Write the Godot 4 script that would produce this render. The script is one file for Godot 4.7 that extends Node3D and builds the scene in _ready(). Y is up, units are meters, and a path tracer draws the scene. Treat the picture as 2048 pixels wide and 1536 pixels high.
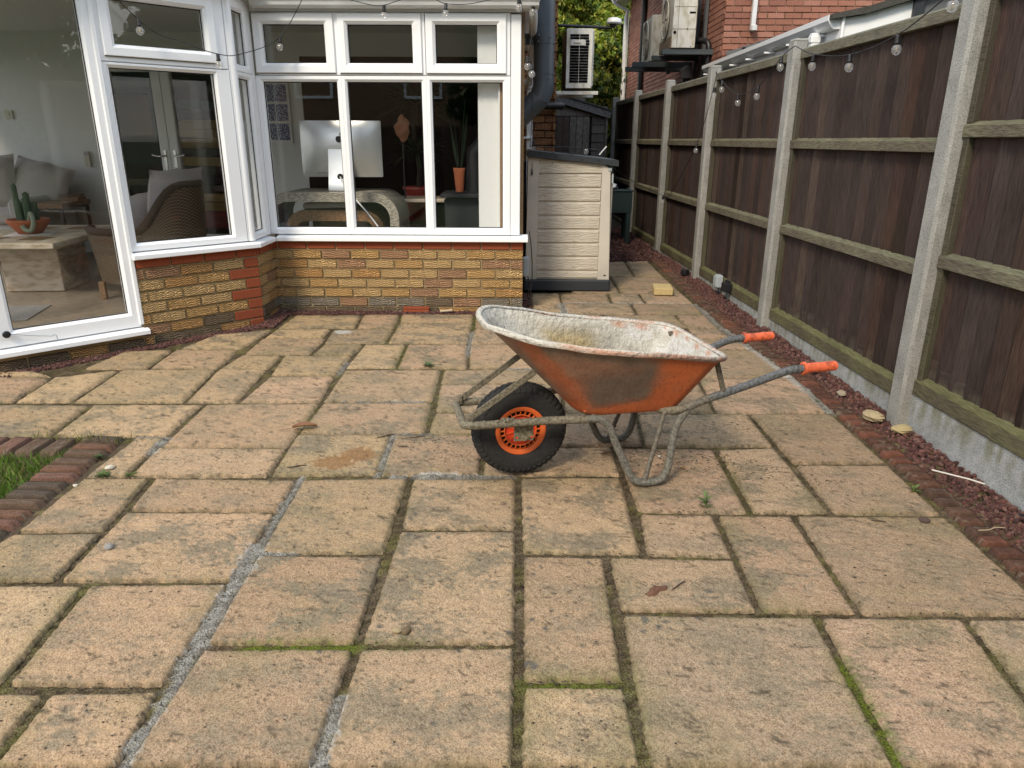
extends Node3D

# A paved back garden beside a white conservatory. Metres, y up, the house lies towards -z.
# The paving falls away from the house at 1 in 50: its surface is y = FALL * d with d = -z.
const FALL := 0.02
const FENCE_SLOPE := 0.0468

var rng := RandomNumberGenerator.new()
var mats := {}
var noise_a := FastNoiseLite.new()
var noise_b := FastNoiseLite.new()
var noise_c := FastNoiseLite.new()


# ---------------------------------------------------------------- the scene
func _ready() -> void:
	rng.seed = 2024
	var cam := Camera3D.new()
	cam.name = "camera"
	add_child(cam)
	cam.position = Vector3(0, 1.40, 0)
	cam.basis = Basis(Vector3.UP, deg_to_rad(0.42)) * Basis(Vector3.RIGHT, deg_to_rad(-18.76)) * Basis(Vector3.BACK, deg_to_rad(0.25))
	cam.fov = 56.24
	cam.near = 0.05
	cam.far = 700.0
	cam.current = true

	var sky_mat := ProceduralSkyMaterial.new()
	sky_mat.sky_top_color = Color(0.80, 0.86, 0.94)
	sky_mat.sky_horizon_color = Color(0.97, 0.96, 0.92)
	sky_mat.sky_curve = 0.25
	sky_mat.ground_bottom_color = Color(0.3, 0.29, 0.26)
	sky_mat.ground_horizon_color = Color(0.75, 0.74, 0.7)
	sky_mat.sky_energy_multiplier = 1.0
	var sky := Sky.new()
	sky.sky_material = sky_mat
	var env := Environment.new()
	env.background_mode = Environment.BG_SKY
	env.sky = sky
	env.background_energy_multiplier = 1.0
	env.tonemap_mode = Environment.TONE_MAPPER_LINEAR
	env.tonemap_exposure = 2.0
	env.sdfgi_enabled = true
	env.ssao_enabled = true
	env.ssil_enabled = true
	var we := WorldEnvironment.new()
	we.name = "world_environment"
	we.environment = env
	add_child(we)

	var sun := DirectionalLight3D.new()
	sun.name = "sun"
	sun.light_energy = 0.55
	sun.light_color = Color(1.0, 0.95, 0.87)
	sun.light_angular_distance = 14.0
	sun.shadow_enabled = true
	add_child(sun)
	sun.look_at_from_position(Vector3(-2.6, 5.2, 5.0), Vector3.ZERO)

	make_materials()
	build_patio()
	build_edgings()
	build_fence()
	build_house()
	build_conservatory()
	build_neighbour()
	build_shed()
	build_storage_box()
	build_flue()
	build_air_conditioners()
	build_indoors()
	build_wheelbarrow()
	build_gravel()
	build_lawn()
	build_lights()
	small_things()
	build_surroundings()


# ---------------------------------------------------------------- mesh builder
class MB:
	var vs := PackedVector3Array()
	var ns := PackedVector3Array()
	var us := PackedVector2Array()
	var cs := PackedColorArray()
	var ix := PackedInt32Array()
	var col := Color.WHITE
	var xf := Transform3D.IDENTITY

	func vert(p: Vector3, n: Vector3, uv := Vector2.ZERO) -> int:
		vs.append(xf * p)
		ns.append((xf.basis * n).normalized())
		us.append(uv)
		cs.append(col)
		return vs.size() - 1

	func tri(a: int, b: int, c: int) -> void:
		var g := (vs[b] - vs[a]).cross(vs[c] - vs[a])
		if g.dot(ns[a] + ns[b] + ns[c]) > 0.0:
			ix.append_array(PackedInt32Array([a, c, b]))
		else:
			ix.append_array(PackedInt32Array([a, b, c]))

	func quad(a: int, b: int, c: int, d: int) -> void:
		tri(a, b, c)
		tri(a, c, d)

	func face(p: Array, n: Vector3, uvs := []) -> void:
		var k := []
		for i in p.size():
			k.append(vert(p[i], n, uvs[i] if i < uvs.size() else Vector2.ZERO))
		for i in range(1, p.size() - 1):
			tri(k[0], k[i], k[i + 1])

	# a flat face whose normal is worked out; it looks away from the point «inside»
	func flat(p: Array, inside: Vector3) -> void:
		var n: Vector3 = (p[1] - p[0]).cross(p[2] - p[0]).normalized()
		if n.dot(p[0] - inside) < 0.0:
			n = -n
		face(p, n)

	func box(at: Vector3, size: Vector3, bv := 0.0, bas := Basis.IDENTITY, uvo := Vector2.ZERO) -> void:
		var keep := xf
		xf = xf * Transform3D(bas, at)
		var h := size * 0.5
		bv = minf(bv, minf(h.x, minf(h.y, h.z)) * 0.95)
		var id := {}
		for a in 3:
			var u := (a + 1) % 3
			var w := (a + 2) % 3
			for s in [-1, 1]:
				var n := Vector3.ZERO
				n[a] = s
				for su in [-1, 1]:
					for sw in [-1, 1]:
						var p := Vector3.ZERO
						p[a] = h[a] * s
						p[u] = (h[u] - bv) * su
						p[w] = (h[w] - bv) * sw
						var uv := Vector2(p.x, p.y)
						if a == 0:
							uv = Vector2(p.z, p.y)
						elif a == 1:
							uv = Vector2(p.x, p.z)
						id[[a, s, u, su, w, sw]] = vert(p, n, uv + uvo)
				quad(id[[a, s, u, -1, w, -1]], id[[a, s, u, 1, w, -1]], id[[a, s, u, 1, w, 1]], id[[a, s, u, -1, w, 1]])
		if bv > 0.0:
			for a in 3:
				var b := (a + 1) % 3
				var c := (a + 2) % 3
				for s in [-1, 1]:
					for t in [-1, 1]:
						# edge between face (a,s) and face (b,t), along c
						quad(id[[a, s, b, t, c, -1]], id[[a, s, b, t, c, 1]], id[[b, t, c, 1, a, s]], id[[b, t, c, -1, a, s]])
			for s in [-1, 1]:
				for t in [-1, 1]:
					for r in [-1, 1]:
						tri(id[[0, s, 1, t, 2, r]], id[[1, t, 2, r, 0, s]], id[[2, r, 0, s, 1, t]])
		xf = keep

	# a round bar along points; radius may be a number or one number per point
	func tube(pts: Array, r, sides := 10, caps := true) -> void:
		var n := pts.size()
		var up := Vector3.UP
		var first: Vector3 = (pts[1] - pts[0]).normalized()
		if absf(first.dot(up)) > 0.9:
			up = Vector3.RIGHT
		var side := first.cross(up).normalized()
		var prev := []
		for i in n:
			var t: Vector3
			if i == 0:
				t = pts[1] - pts[0]
			elif i == n - 1:
				t = pts[i] - pts[i - 1]
			else:
				t = (pts[i + 1] - pts[i]).normalized() + (pts[i] - pts[i - 1]).normalized()
			t = t.normalized()
			side = (side - t * side.dot(t)).normalized()
			var other := t.cross(side)
			var rad: float = r[i] if r is Array else r
			var ring := []
			for k in sides:
				var a := TAU * k / sides
				var d := side * cos(a) + other * sin(a)
				ring.append(vert(pts[i] + d * rad, d, Vector2(float(k) / sides, i)))
			if i > 0:
				for k in sides:
					quad(prev[k], prev[(k + 1) % sides], ring[(k + 1) % sides], ring[k])
			if caps and (i == 0 or i == n - 1):
				var cn := -t if i == 0 else t
				var cc := vert(pts[i], cn)
				var cr := []
				for k in sides:
					cr.append(vert(vs_local(ring[k]), cn))
				for k in sides:
					tri(cc, cr[k], cr[(k + 1) % sides])
			prev = ring

	func vs_local(i: int) -> Vector3:
		return xf.affine_inverse() * vs[i]

	# profile of Vector2(radius, height), turned about the y axis
	func lathe(prof: Array, steps := 20, from := 0.0, to := TAU) -> void:
		var rows := []
		for i in prof.size():
			var p: Vector2 = prof[i]
			var t: Vector2 = prof[mini(i + 1, prof.size() - 1)] - prof[maxi(i - 1, 0)]
			var n2 := Vector2(t.y, -t.x).normalized()
			var row := []
			for k in steps + 1:
				var a := lerpf(from, to, float(k) / steps)
				row.append(vert(Vector3(cos(a) * p.x, p.y, sin(a) * p.x), Vector3(cos(a) * n2.x, n2.y, sin(a) * n2.x), Vector2(float(k) / steps, float(i) / prof.size())))
			rows.append(row)
		for i in prof.size() - 1:
			for k in steps:
				quad(rows[i][k], rows[i][k + 1], rows[i + 1][k + 1], rows[i + 1][k])

	# polygon in x,y pushed from z0 to z1
	func prism(poly: PackedVector2Array, z0: float, z1: float) -> void:
		var t := Geometry2D.triangulate_polygon(poly)
		for z in [z0, z1]:
			var n := Vector3(0, 0, signf(z - (z0 + z1) * 0.5))
			var k := []
			for p in poly:
				k.append(vert(Vector3(p.x, p.y, z), n, p))
			for i in range(0, t.size(), 3):
				tri(k[t[i]], k[t[i + 1]], k[t[i + 2]])
		var area := 0.0
		for i in poly.size():
			area += poly[i].cross(poly[(i + 1) % poly.size()])
		for i in poly.size():
			var a := poly[i]
			var b := poly[(i + 1) % poly.size()]
			var e := (b - a).normalized()
			var n := Vector3(e.y, -e.x, 0) * signf(area)
			face([Vector3(a.x, a.y, z0), Vector3(b.x, b.y, z0), Vector3(b.x, b.y, z1), Vector3(a.x, a.y, z1)], n)

	func prism_at(poly: PackedVector2Array, z0: float, z1: float, at: Vector3) -> void:
		var keep := xf
		xf = xf * Transform3D(Basis.IDENTITY, at)
		prism(poly, z0, z1)
		xf = keep

	# rows of points (all rows the same length) as a smooth sheet; normals towards «toward»
	func sheet(rows: Array, out_from: Vector3, colors := [], closed := false) -> void:
		var h := rows.size()
		var w: int = rows[0].size()
		var ids := []
		for j in h:
			var r := []
			for i in w:
				var a: Vector3 = rows[j][(i + 1) % w if closed else mini(i + 1, w - 1)] - rows[j][(i + w - 1) % w if closed else maxi(i - 1, 0)]
				var b: Vector3 = rows[mini(j + 1, h - 1)][i] - rows[maxi(j - 1, 0)][i]
				var n := a.cross(b)
				if n.length_squared() < 1e-16:
					n = Vector3.UP
				n = n.normalized()
				if n.dot(rows[j][i] - out_from) < 0.0:
					n = -n
				if colors.size():
					col = colors[j][i]
				r.append(vert(rows[j][i], n, Vector2(float(i) / w, float(j) / h)))
			ids.append(r)
		for j in h - 1:
			for i in (w if closed else w - 1):
				quad(ids[j][i], ids[j][(i + 1) % w], ids[j + 1][(i + 1) % w], ids[j + 1][i])

	# the same closed sheet seen from the inside
	func sheet_in(rows: Array, toward: Vector3, colors: Array) -> void:
		var start := vs.size()
		sheet(rows, toward, colors, true)
		for i in range(start, ns.size()):
			ns[i] = -ns[i] if ns[i].dot(toward - vs[i]) < 0.0 else ns[i]
		for i in range(0, ix.size(), 3):
			var g := (vs[ix[i + 1]] - vs[ix[i]]).cross(vs[ix[i + 2]] - vs[ix[i]])
			if g.dot(ns[ix[i]]) > 0.0:
				var k := ix[i + 1]
				ix[i + 1] = ix[i + 2]
				ix[i + 2] = k

	# rings of points round given centres, joined into a tube
	func ring_tube(rows: Array, centres: Array, colors: Array) -> void:
		var ids := []
		for j in rows.size():
			var r := []
			for i in rows[j].size():
				col = colors[j][i]
				r.append(vert(rows[j][i], (rows[j][i] - centres[j]).normalized()))
			ids.append(r)
		for j in rows.size() - 1:
			for i in rows[j].size():
				var k: int = (i + 1) % rows[j].size()
				quad(ids[j][i], ids[j][k], ids[j + 1][k], ids[j + 1][i])

	func mesh() -> ArrayMesh:
		var a := []
		a.resize(Mesh.ARRAY_MAX)
		a[Mesh.ARRAY_VERTEX] = vs
		a[Mesh.ARRAY_NORMAL] = ns
		a[Mesh.ARRAY_TEX_UV] = us
		a[Mesh.ARRAY_COLOR] = cs
		a[Mesh.ARRAY_INDEX] = ix
		var m := ArrayMesh.new()
		m.add_surface_from_arrays(Mesh.PRIMITIVE_TRIANGLES, a)
		return m


# ---------------------------------------------------------------- scene helpers
func P(x: float, y: float, d: float) -> Vector3:
	return Vector3(x, y, -d)


func tag(o: Node3D, label: String, category: String, group := "", kind := "") -> Node3D:
	if label:
		o.set_meta("label", label)
	if category:
		o.set_meta("category", category)
	if group:
		o.set_meta("group", group)
	if kind:
		o.set_meta("kind", kind)
	return o


func thing(called: String, label: String, category: String, at := Vector3.ZERO, turn := 0.0, group := "") -> Node3D:
	var o := Node3D.new()
	o.name = called
	add_child(o, true)
	o.position = at
	o.rotation.y = turn
	tag(o, label, category, group)
	return o


func put(called: String, m: Mesh, material: Material, parent: Node = null, at := Transform3D.IDENTITY) -> MeshInstance3D:
	var o := MeshInstance3D.new()
	o.name = called
	o.mesh = m
	o.material_override = material
	o.transform = at
	(parent if parent else self).add_child(o, true)
	return o


func struct_(called: String, m: Mesh, material: Material) -> MeshInstance3D:
	var o := put(called, m, material)
	o.set_meta("kind", "structure")
	return o


func scatter(called: String, m: Mesh, material: Material, where: Array, tints: Array, parent: Node = null) -> MultiMeshInstance3D:
	var mm := MultiMesh.new()
	mm.transform_format = MultiMesh.TRANSFORM_3D
	mm.use_colors = true
	mm.mesh = m
	mm.instance_count = where.size()
	for i in where.size():
		mm.set_instance_transform(i, where[i])
		mm.set_instance_color(i, tints[i])
	var o := MultiMeshInstance3D.new()
	o.name = called
	o.multimesh = mm
	o.material_override = material
	o.set_meta("kind", "stuff")
	(parent if parent else self).add_child(o, true)
	return o


func lin(r: float, g: float, b: float) -> Color:
	return Color(r, g, b).linear_to_srgb()


func mat(called: String, c: Color, rough := 0.8, more := {}) -> StandardMaterial3D:
	var m := StandardMaterial3D.new()
	m.resource_name = called
	m.albedo_color = c
	m.roughness = rough
	for k in more:
		m.set(k, more[k])
	mats[called] = m
	return m


func noise_tex(size: int, freq: float, kind: int, octaves: int, stops: Array, sd := 1) -> NoiseTexture2D:
	var f := FastNoiseLite.new()
	f.seed = sd
	f.noise_type = kind
	f.frequency = freq
	f.fractal_octaves = octaves
	f.fractal_type = FastNoiseLite.FRACTAL_FBM if octaves > 1 else FastNoiseLite.FRACTAL_NONE
	var t := NoiseTexture2D.new()
	t.width = size
	t.height = size
	t.seamless = true
	t.noise = f
	if stops.size():
		var g := Gradient.new()
		var off := PackedFloat32Array()
		var cc := PackedColorArray()
		for s in stops:
			off.append(s[0])
			cc.append(Color(s[1], s[2], s[3]) if s.size() > 2 else Color(s[1], s[1], s[1]))
		g.offsets = off
		g.colors = cc
		t.color_ramp = g
	return t


func smooth_path(p: Array, per := 6) -> Array:
	var out := []
	for i in p.size() - 1:
		var a: Vector3 = p[maxi(i - 1, 0)]
		var b: Vector3 = p[i]
		var c: Vector3 = p[i + 1]
		var d: Vector3 = p[mini(i + 2, p.size() - 1)]
		for k in per:
			out.append(b.cubic_interpolate(c, a, d, float(k) / per))
	out.append(p[p.size() - 1])
	return out


func rounded(w: float, h: float, r: float, steps := 6) -> PackedVector2Array:
	var o := PackedVector2Array()
	for q in 4:
		var c := Vector2((w / 2 - r) * (1 if q == 0 or q == 3 else -1), (h / 2 - r) * (1 if q < 2 else -1))
		for k in steps + 1:
			var a := PI / 2 * (q + float(k) / steps)
			o.append(c + Vector2(cos(a), sin(a)) * r)
	return o


func stone_mesh(sd: int, squash := 0.7, rings := 4, segs := 6, rough := 0.28) -> ArrayMesh:
	var r := RandomNumberGenerator.new()
	r.seed = sd
	var rows := []
	for j in rings + 1:
		var row := []
		var lat := PI * j / rings - PI / 2
		var jit := []
		for i in segs:
			jit.append(1.0 + r.randf_range(-rough, rough))
		for i in segs:
			var a := TAU * i / segs + 0.3 * j
			var k: float = jit[i] if j > 0 and j < rings else 1.0
			row.append(Vector3(cos(a) * cos(lat) * k, sin(lat) * squash * (1.0 + (k - 1.0) * 0.5), sin(a) * cos(lat) * k) * 0.5)
		rows.append(row)
	var b := MB.new()
	for j in rings:
		for i in segs:
			var q := [rows[j][i], rows[j][(i + 1) % segs], rows[j + 1][(i + 1) % segs], rows[j + 1][i]]
			for t in [[q[0], q[1], q[2]], [q[0], q[2], q[3]]]:
				var n: Vector3 = (t[1] - t[0]).cross(t[2] - t[0])
				if n.length() > 1e-7:
					b.flat(t, Vector3.ZERO)
	return b.mesh()


func fence_x(d: float) -> float:
	return 1.867 - (d - 3.332) * FENCE_SLOPE


func kerb_x(d: float) -> float:
	var t := [[1.0, 1.668], [2.9, 1.648], [4.0, 1.625], [4.6, 1.575], [5.1, 1.53], [6.0, 1.49], [8.2, 1.452]]
	for i in t.size() - 1:
		if d <= t[i + 1][0]:
			return lerpf(t[i][1], t[i + 1][1], (d - t[i][0]) / (t[i + 1][0] - t[i][0]))
	return 1.45


func sstep(a: float, b: float, x: float) -> float:
	var t := clampf((x - a) / (b - a), 0.0, 1.0)
	return t * t * (3.0 - 2.0 * t)


func seg_dist(p: Vector2, a: Vector2, b: Vector2) -> float:
	return p.distance_to(Geometry2D.get_closest_point_to_segment(p, a, b))


# ---------------------------------------------------------------- materials
func make_materials() -> void:
	var SX := FastNoiseLite.TYPE_SIMPLEX_SMOOTH
	var CELL := FastNoiseLite.TYPE_CELLULAR
	var VAL := FastNoiseLite.TYPE_VALUE
	var grain := noise_tex(1024, 0.33, VAL, 2, [[0.0, 0.58, 0.55, 0.51], [0.3, 0.79, 0.77, 0.74], [0.5, 0.91, 0.90, 0.88], [0.72, 1, 1, 1], [1.0, 1, 1, 1]], 3)
	var relief := noise_tex(1024, 0.02, SX, 5, [], 4)
	var fine := noise_tex(1024, 0.16, SX, 3, [], 5)
	var streak := noise_tex(1024, 0.05, SX, 4, [[0.0, 0.4], [0.4, 0.72], [0.6, 0.9], [1.0, 1.0]], 6)
	var blotch := noise_tex(512, 0.02, SX, 4, [[0.0, 0.45], [0.4, 0.75], [0.62, 1.0], [1.0, 1.0]], 7)
	var pebble := noise_tex(1024, 0.28, VAL, 2, [[0.0, 0.42], [0.24, 0.66], [0.36, 0.88], [0.6, 0.97], [1.0, 1.0]], 8)
	var soft := noise_tex(1024, 0.05, SX, 4, [[0.0, 0.62], [0.42, 0.84], [0.6, 0.96], [1.0, 1.0]], 61)
	mats["t_fine"] = fine
	mats["t_relief"] = relief
	mats["t_streak"] = streak
	mats["t_grain"] = grain
	mats["t_blotch"] = blotch
	var tri := {"uv1_triplanar": true, "uv1_world_triplanar": true}
	var vc := {"vertex_color_use_as_albedo": true}
	# paving: colour in the vertices, sand grain and fine relief in the textures
	mat("slab", Color.WHITE, 0.92, tri.merged(vc).merged({"albedo_texture": grain, "uv1_scale": Vector3.ONE * 1.05, "heightmap_enabled": true, "heightmap_texture": fine, "heightmap_scale": 0.2, "metallic_specular": 0.35}))
	mat("mortar", Color.WHITE, 0.97, tri.merged(vc).merged({"albedo_texture": grain, "uv1_scale": Vector3.ONE * 0.8, "heightmap_enabled": true, "heightmap_texture": fine, "heightmap_scale": 0.6, "metallic_specular": 0.2}))
	var own := {"uv1_triplanar": true}
	mat("old_brick", Color.WHITE, 0.93, own.merged(vc).merged({"albedo_texture": grain, "uv1_scale": Vector3(1.3, 1.3, 1.3), "heightmap_enabled": true, "heightmap_texture": fine, "heightmap_scale": 0.5, "metallic_specular": 0.3}))
	for nm in ["yellow_brick", "yellow_brick_b", "yellow_brick_c", "pink_brick", "stained_brick", "stained_brick_b", "red_brick"]:
		var c := {"yellow_brick": lin(0.86, 0.54, 0.23), "yellow_brick_b": lin(0.80, 0.46, 0.19), "yellow_brick_c": lin(0.88, 0.60, 0.29), "pink_brick": lin(0.66, 0.39, 0.23), "stained_brick": lin(0.32, 0.24, 0.16), "stained_brick_b": lin(0.42, 0.36, 0.28), "red_brick": lin(0.33, 0.088, 0.042)}
		var more := {"albedo_texture": grain, "uv1_scale": Vector3(2.1, 2.1, 1), "metallic_specular": 0.3}
		if nm != "red_brick":
			more.merge({"heightmap_enabled": true, "heightmap_texture": wave_texture(), "heightmap_scale": 2.2})
			more["uv1_scale"] = Vector3(2.5, 2.5, 1)
			more["albedo_texture"] = wave_tint()
		mat(nm, c[nm], 0.9, more)
	mat("brick_mortar", lin(0.48, 0.37, 0.21), 0.95, tri.merged({"albedo_texture": grain, "uv1_scale": Vector3.ONE * 1.2}))
	mat("house_brick", lin(0.50, 0.25, 0.10), 0.9, {"albedo_texture": wave_tint(), "uv1_scale": Vector3(2.5, 2.5, 1), "heightmap_enabled": true, "heightmap_texture": wave_texture(), "heightmap_scale": 1.2})
	mat("neighbour_brick", Color.WHITE, 0.9, own.merged(vc).merged({"albedo_texture": grain, "uv1_scale": Vector3.ONE * 0.9}))
	mat("neighbour_mortar", lin(0.50, 0.36, 0.27), 0.95, tri.merged({"albedo_texture": blotch, "uv1_scale": Vector3.ONE * 0.5}))
	# plastics
	mat("upvc", lin(0.84, 0.85, 0.86), 0.28, {"metallic_specular": 0.5})
	mat("upvc_old", lin(0.74, 0.75, 0.75), 0.4, tri.merged({"albedo_texture": noise_tex(256, 0.02, SX, 3, [[0.0, 0.8], [0.5, 0.95], [1.0, 1.0]], 31), "uv1_scale": Vector3.ONE * 0.5}))
	mat("gasket", lin(0.012, 0.012, 0.013), 0.5)
	mat("glass", Color(0.03, 0.03, 0.03, 0.015), 0.0, {"transparency": BaseMaterial3D.TRANSPARENCY_ALPHA, "metallic_specular": 0.75})
	mat("bulb_glass", Color(0.9, 0.9, 0.9, 0.13), 0.02, {"transparency": BaseMaterial3D.TRANSPARENCY_ALPHA, "metallic_specular": 0.9})
	mat("black_plastic", lin(0.012, 0.012, 0.014), 0.45)
	mat("cable", lin(0.011, 0.011, 0.012), 0.5)
	mat("filament", lin(0.55, 0.42, 0.22), 0.35, {"metallic": 0.8})
	mat("grey_box", lin(0.33, 0.36, 0.37), 0.5)
	mat("store_beige", lin(0.56, 0.51, 0.42), 0.6, {"uv1_triplanar": true, "uv1_scale": Vector3(1.2, 9.0, 1.2), "albedo_texture": noise_tex(512, 0.012, SX, 4, [[0.0, 0.86, 0.84, 0.81], [0.45, 0.97, 0.96, 0.95], [1.0, 1.0]], 9), "heightmap_enabled": true, "heightmap_texture": noise_tex(512, 0.02, SX, 3, [], 10), "heightmap_scale": 0.5})
	mat("store_post", lin(0.56, 0.51, 0.43), 0.6, tri.merged({"albedo_texture": noise_tex(256, 0.02, SX, 3, [[0.0, 0.86], [0.5, 0.97], [1.0, 1.0]], 63), "uv1_scale": Vector3.ONE * 0.4}))
	mat("anthracite", lin(0.022, 0.026, 0.030), 0.5, tri.merged({"heightmap_enabled": true, "heightmap_texture": fine, "heightmap_scale": 0.08, "uv1_scale": Vector3.ONE * 2.0}))
	mat("planter_green", lin(0.012, 0.028, 0.026), 0.5)
	mat("flue", lin(0.046, 0.060, 0.076), 0.45, {"metallic_specular": 0.6})
	# timber and concrete of the fence
	mat("board", Color.WHITE, 0.8, tri.merged(vc).merged({"albedo_texture": soft, "uv1_scale": Vector3(3.6, 0.14, 3.6), "heightmap_enabled": true, "heightmap_texture": streak, "heightmap_scale": 0.2, "metallic_specular": 0.25}))
	mat("rail", Color.WHITE, 0.95, tri.merged(vc).merged({"albedo_texture": soft, "uv1_scale": Vector3(3.4, 3.4, 0.22), "heightmap_enabled": true, "heightmap_texture": fine, "heightmap_scale": 0.4, "metallic_specular": 0.2}))
	mat("concrete", Color.WHITE, 0.95, tri.merged(vc).merged({"albedo_texture": pebble, "uv1_scale": Vector3.ONE * 1.6, "heightmap_enabled": true, "heightmap_texture": pebble, "heightmap_scale": 0.2, "metallic_specular": 0.2}))
	mat("shed_wood", Color.WHITE, 0.95, tri.merged(vc).merged({"albedo_texture": streak, "uv1_scale": Vector3(0.35, 2.2, 0.35)}))
	mat("shed_door", Color.WHITE, 0.9, tri.merged(vc).merged({"albedo_texture": streak, "uv1_scale": Vector3(2.4, 0.2, 2.4)}))
	# stones, plants, dirt
	mat("stone", Color.WHITE, 0.9, vc.merged({"metallic_specular": 0.35}))
	mat("leaf", Color.WHITE, 0.6, vc.merged({"backlight_enabled": true, "backlight": lin(0.5, 0.55, 0.15), "metallic_specular": 0.3}))
	mat("grass", Color.WHITE, 0.7, vc.merged({"backlight_enabled": true, "backlight": lin(0.25, 0.3, 0.08), "metallic_specular": 0.25}))
	mat("bark", lin(0.085, 0.06, 0.042), 0.95, {"uv1_triplanar": true, "albedo_texture": streak, "uv1_scale": Vector3(2, 0.4, 2)})
	mat("soil", lin(0.07, 0.05, 0.03), 1.0, tri.merged({"albedo_texture": grain, "uv1_scale": Vector3.ONE}))
	mat("lawn_floor", lin(0.045, 0.075, 0.018), 1.0, tri.merged({"albedo_texture": blotch, "uv1_scale": Vector3.ONE * 0.7}))
	# wheelbarrow
	mat("tray_paint", Color.WHITE, 0.55, vc.merged(tri).merged({"albedo_texture": noise_tex(512, 0.06, SX, 4, [[0.0, 0.72], [0.45, 0.95], [1.0, 1.0]], 11), "uv1_scale": Vector3.ONE * 1.8, "heightmap_enabled": true, "heightmap_texture": fine, "heightmap_scale": 0.15}))
	mat("cement", Color.WHITE, 0.95, vc.merged(tri).merged({"albedo_texture": grain, "uv1_scale": Vector3.ONE * 1.6, "heightmap_enabled": true, "heightmap_texture": relief, "heightmap_scale": 1.2, "metallic_specular": 0.2}))
	mat("dirty_steel", Color.WHITE, 0.75, vc.merged(tri).merged({"albedo_texture": noise_tex(512, 0.05, SX, 4, [[0.0, 0.5], [0.42, 0.82], [0.6, 1.0], [1.0, 1.0]], 12), "uv1_scale": Vector3.ONE * 2.4, "heightmap_enabled": true, "heightmap_texture": fine, "heightmap_scale": 0.4, "metallic_specular": 0.35}))
	mat("tyre", lin(0.022, 0.021, 0.020), 0.85, tri.merged({"albedo_texture": noise_tex(512, 0.03, SX, 4, [[0.0, 0.75], [0.55, 0.8], [0.7, 1.0], [1.0, 1.0]], 13), "uv1_scale": Vector3.ONE * 3.0}))
	mat("rim_orange", lin(0.62, 0.115, 0.022), 0.5)
	mat("rim_red", lin(0.66, 0.045, 0.012), 0.5)
	mat("grip_orange", lin(0.68, 0.13, 0.05), 0.55, tri.merged({"albedo_texture": noise_tex(256, 0.03, SX, 4, [[0.0, 0.4], [0.35, 0.8], [0.5, 1.0], [1.0, 1.0]], 14), "uv1_scale": Vector3.ONE * 3.0}))
	# neighbours, metal, roofing
	mat("ac_white", lin(0.66, 0.65, 0.60), 0.5, tri.merged({"albedo_texture": noise_tex(512, 0.03, SX, 4, [[0.0, 0.8, 0.77, 0.7], [0.36, 0.94, 0.93, 0.9], [0.55, 1.0], [1.0, 1.0]], 15), "uv1_scale": Vector3(0.7, 0.3, 0.7)}))
	mat("ac_rust", lin(0.42, 0.30, 0.19), 0.7, tri.merged({"albedo_texture": streak, "uv1_scale": Vector3(0.8, 0.3, 0.8)}))
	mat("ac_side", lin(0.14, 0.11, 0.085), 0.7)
	mat("ac_dark", lin(0.008, 0.008, 0.009), 1.0, {"metallic_specular": 0.0})
	mat("bracket_grey", lin(0.06, 0.075, 0.08), 0.6)
	mat("felt", lin(0.07, 0.068, 0.062), 0.95, tri.merged({"albedo_texture": grain, "uv1_scale": Vector3.ONE * 0.7}))
	mat("lead", lin(0.11, 0.115, 0.12), 0.6)
	mat("lamp_grey", lin(0.62, 0.63, 0.66), 0.4)
	mat("slate", lin(0.06, 0.055, 0.055), 0.8)
	# indoors
	mat("plaster", lin(0.72, 0.73, 0.71), 0.9)
	mat("floor_tile", lin(0.40, 0.33, 0.25), 0.35, tri.merged({"albedo_texture": streak, "uv1_scale": Vector3(0.2, 1, 2.2)}))
	mat("travertine", lin(0.62, 0.53, 0.42), 0.45, tri.merged({"albedo_texture": noise_tex(512, 0.02, SX, 5, [[0.0, 0.76, 0.72, 0.66], [0.42, 0.92, 0.9, 0.87], [0.6, 1.0], [1.0, 1.0]], 16), "uv1_scale": Vector3(0.6, 1.6, 0.6)}))
	mat("linen", lin(0.50, 0.46, 0.43), 0.95, {"rim_enabled": true, "rim": 0.3, "uv1_triplanar": true, "uv1_scale": Vector3.ONE * 3.0, "albedo_texture": noise_tex(256, 0.2, SX, 2, [[0.0, 0.85], [1.0, 1.0]], 17)})
	mat("oak", lin(0.36, 0.20, 0.095), 0.5, tri.merged({"albedo_texture": streak, "uv1_scale": Vector3(0.5, 2.6, 0.5)}))
	mat("pale_ply", lin(0.50, 0.46, 0.37), 0.5, tri.merged({"albedo_texture": streak, "uv1_scale": Vector3(0.4, 2.2, 0.4)}))
	mat("dark_wood", lin(0.10, 0.052, 0.026), 0.5)
	mat("black_steel", lin(0.015, 0.014, 0.014), 0.45)
	mat("terracotta", lin(0.46, 0.135, 0.055), 0.8)
	mat("red_glaze", lin(0.26, 0.03, 0.02), 0.35)
	mat("cactus", lin(0.05, 0.085, 0.035), 0.7)
	mat("aluminium", lin(0.62, 0.64, 0.64), 0.32, {"metallic": 0.75})
	mat("ivory_plastic", lin(0.56, 0.53, 0.42), 0.5)
	mat("stove_iron", lin(0.012, 0.015, 0.018), 0.6)
	mat("paper", lin(0.75, 0.75, 0.74), 0.8)
	mat("wicker", lin(0.42, 0.30, 0.18), 0.7, {"albedo_texture": weave_texture(false), "uv1_scale": Vector3(38, 16, 1), "heightmap_enabled": true, "heightmap_texture": weave_texture(true), "heightmap_scale": 0.9})
	mat("door_white", lin(0.80, 0.81, 0.81), 0.4)
	mat("chrome", lin(0.6, 0.6, 0.6), 0.2, {"metallic": 1.0})
	mat("cloth_teal", lin(0.03, 0.10, 0.09), 0.95)
	mat("cloth_ochre", lin(0.33, 0.22, 0.07), 0.95)
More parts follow.
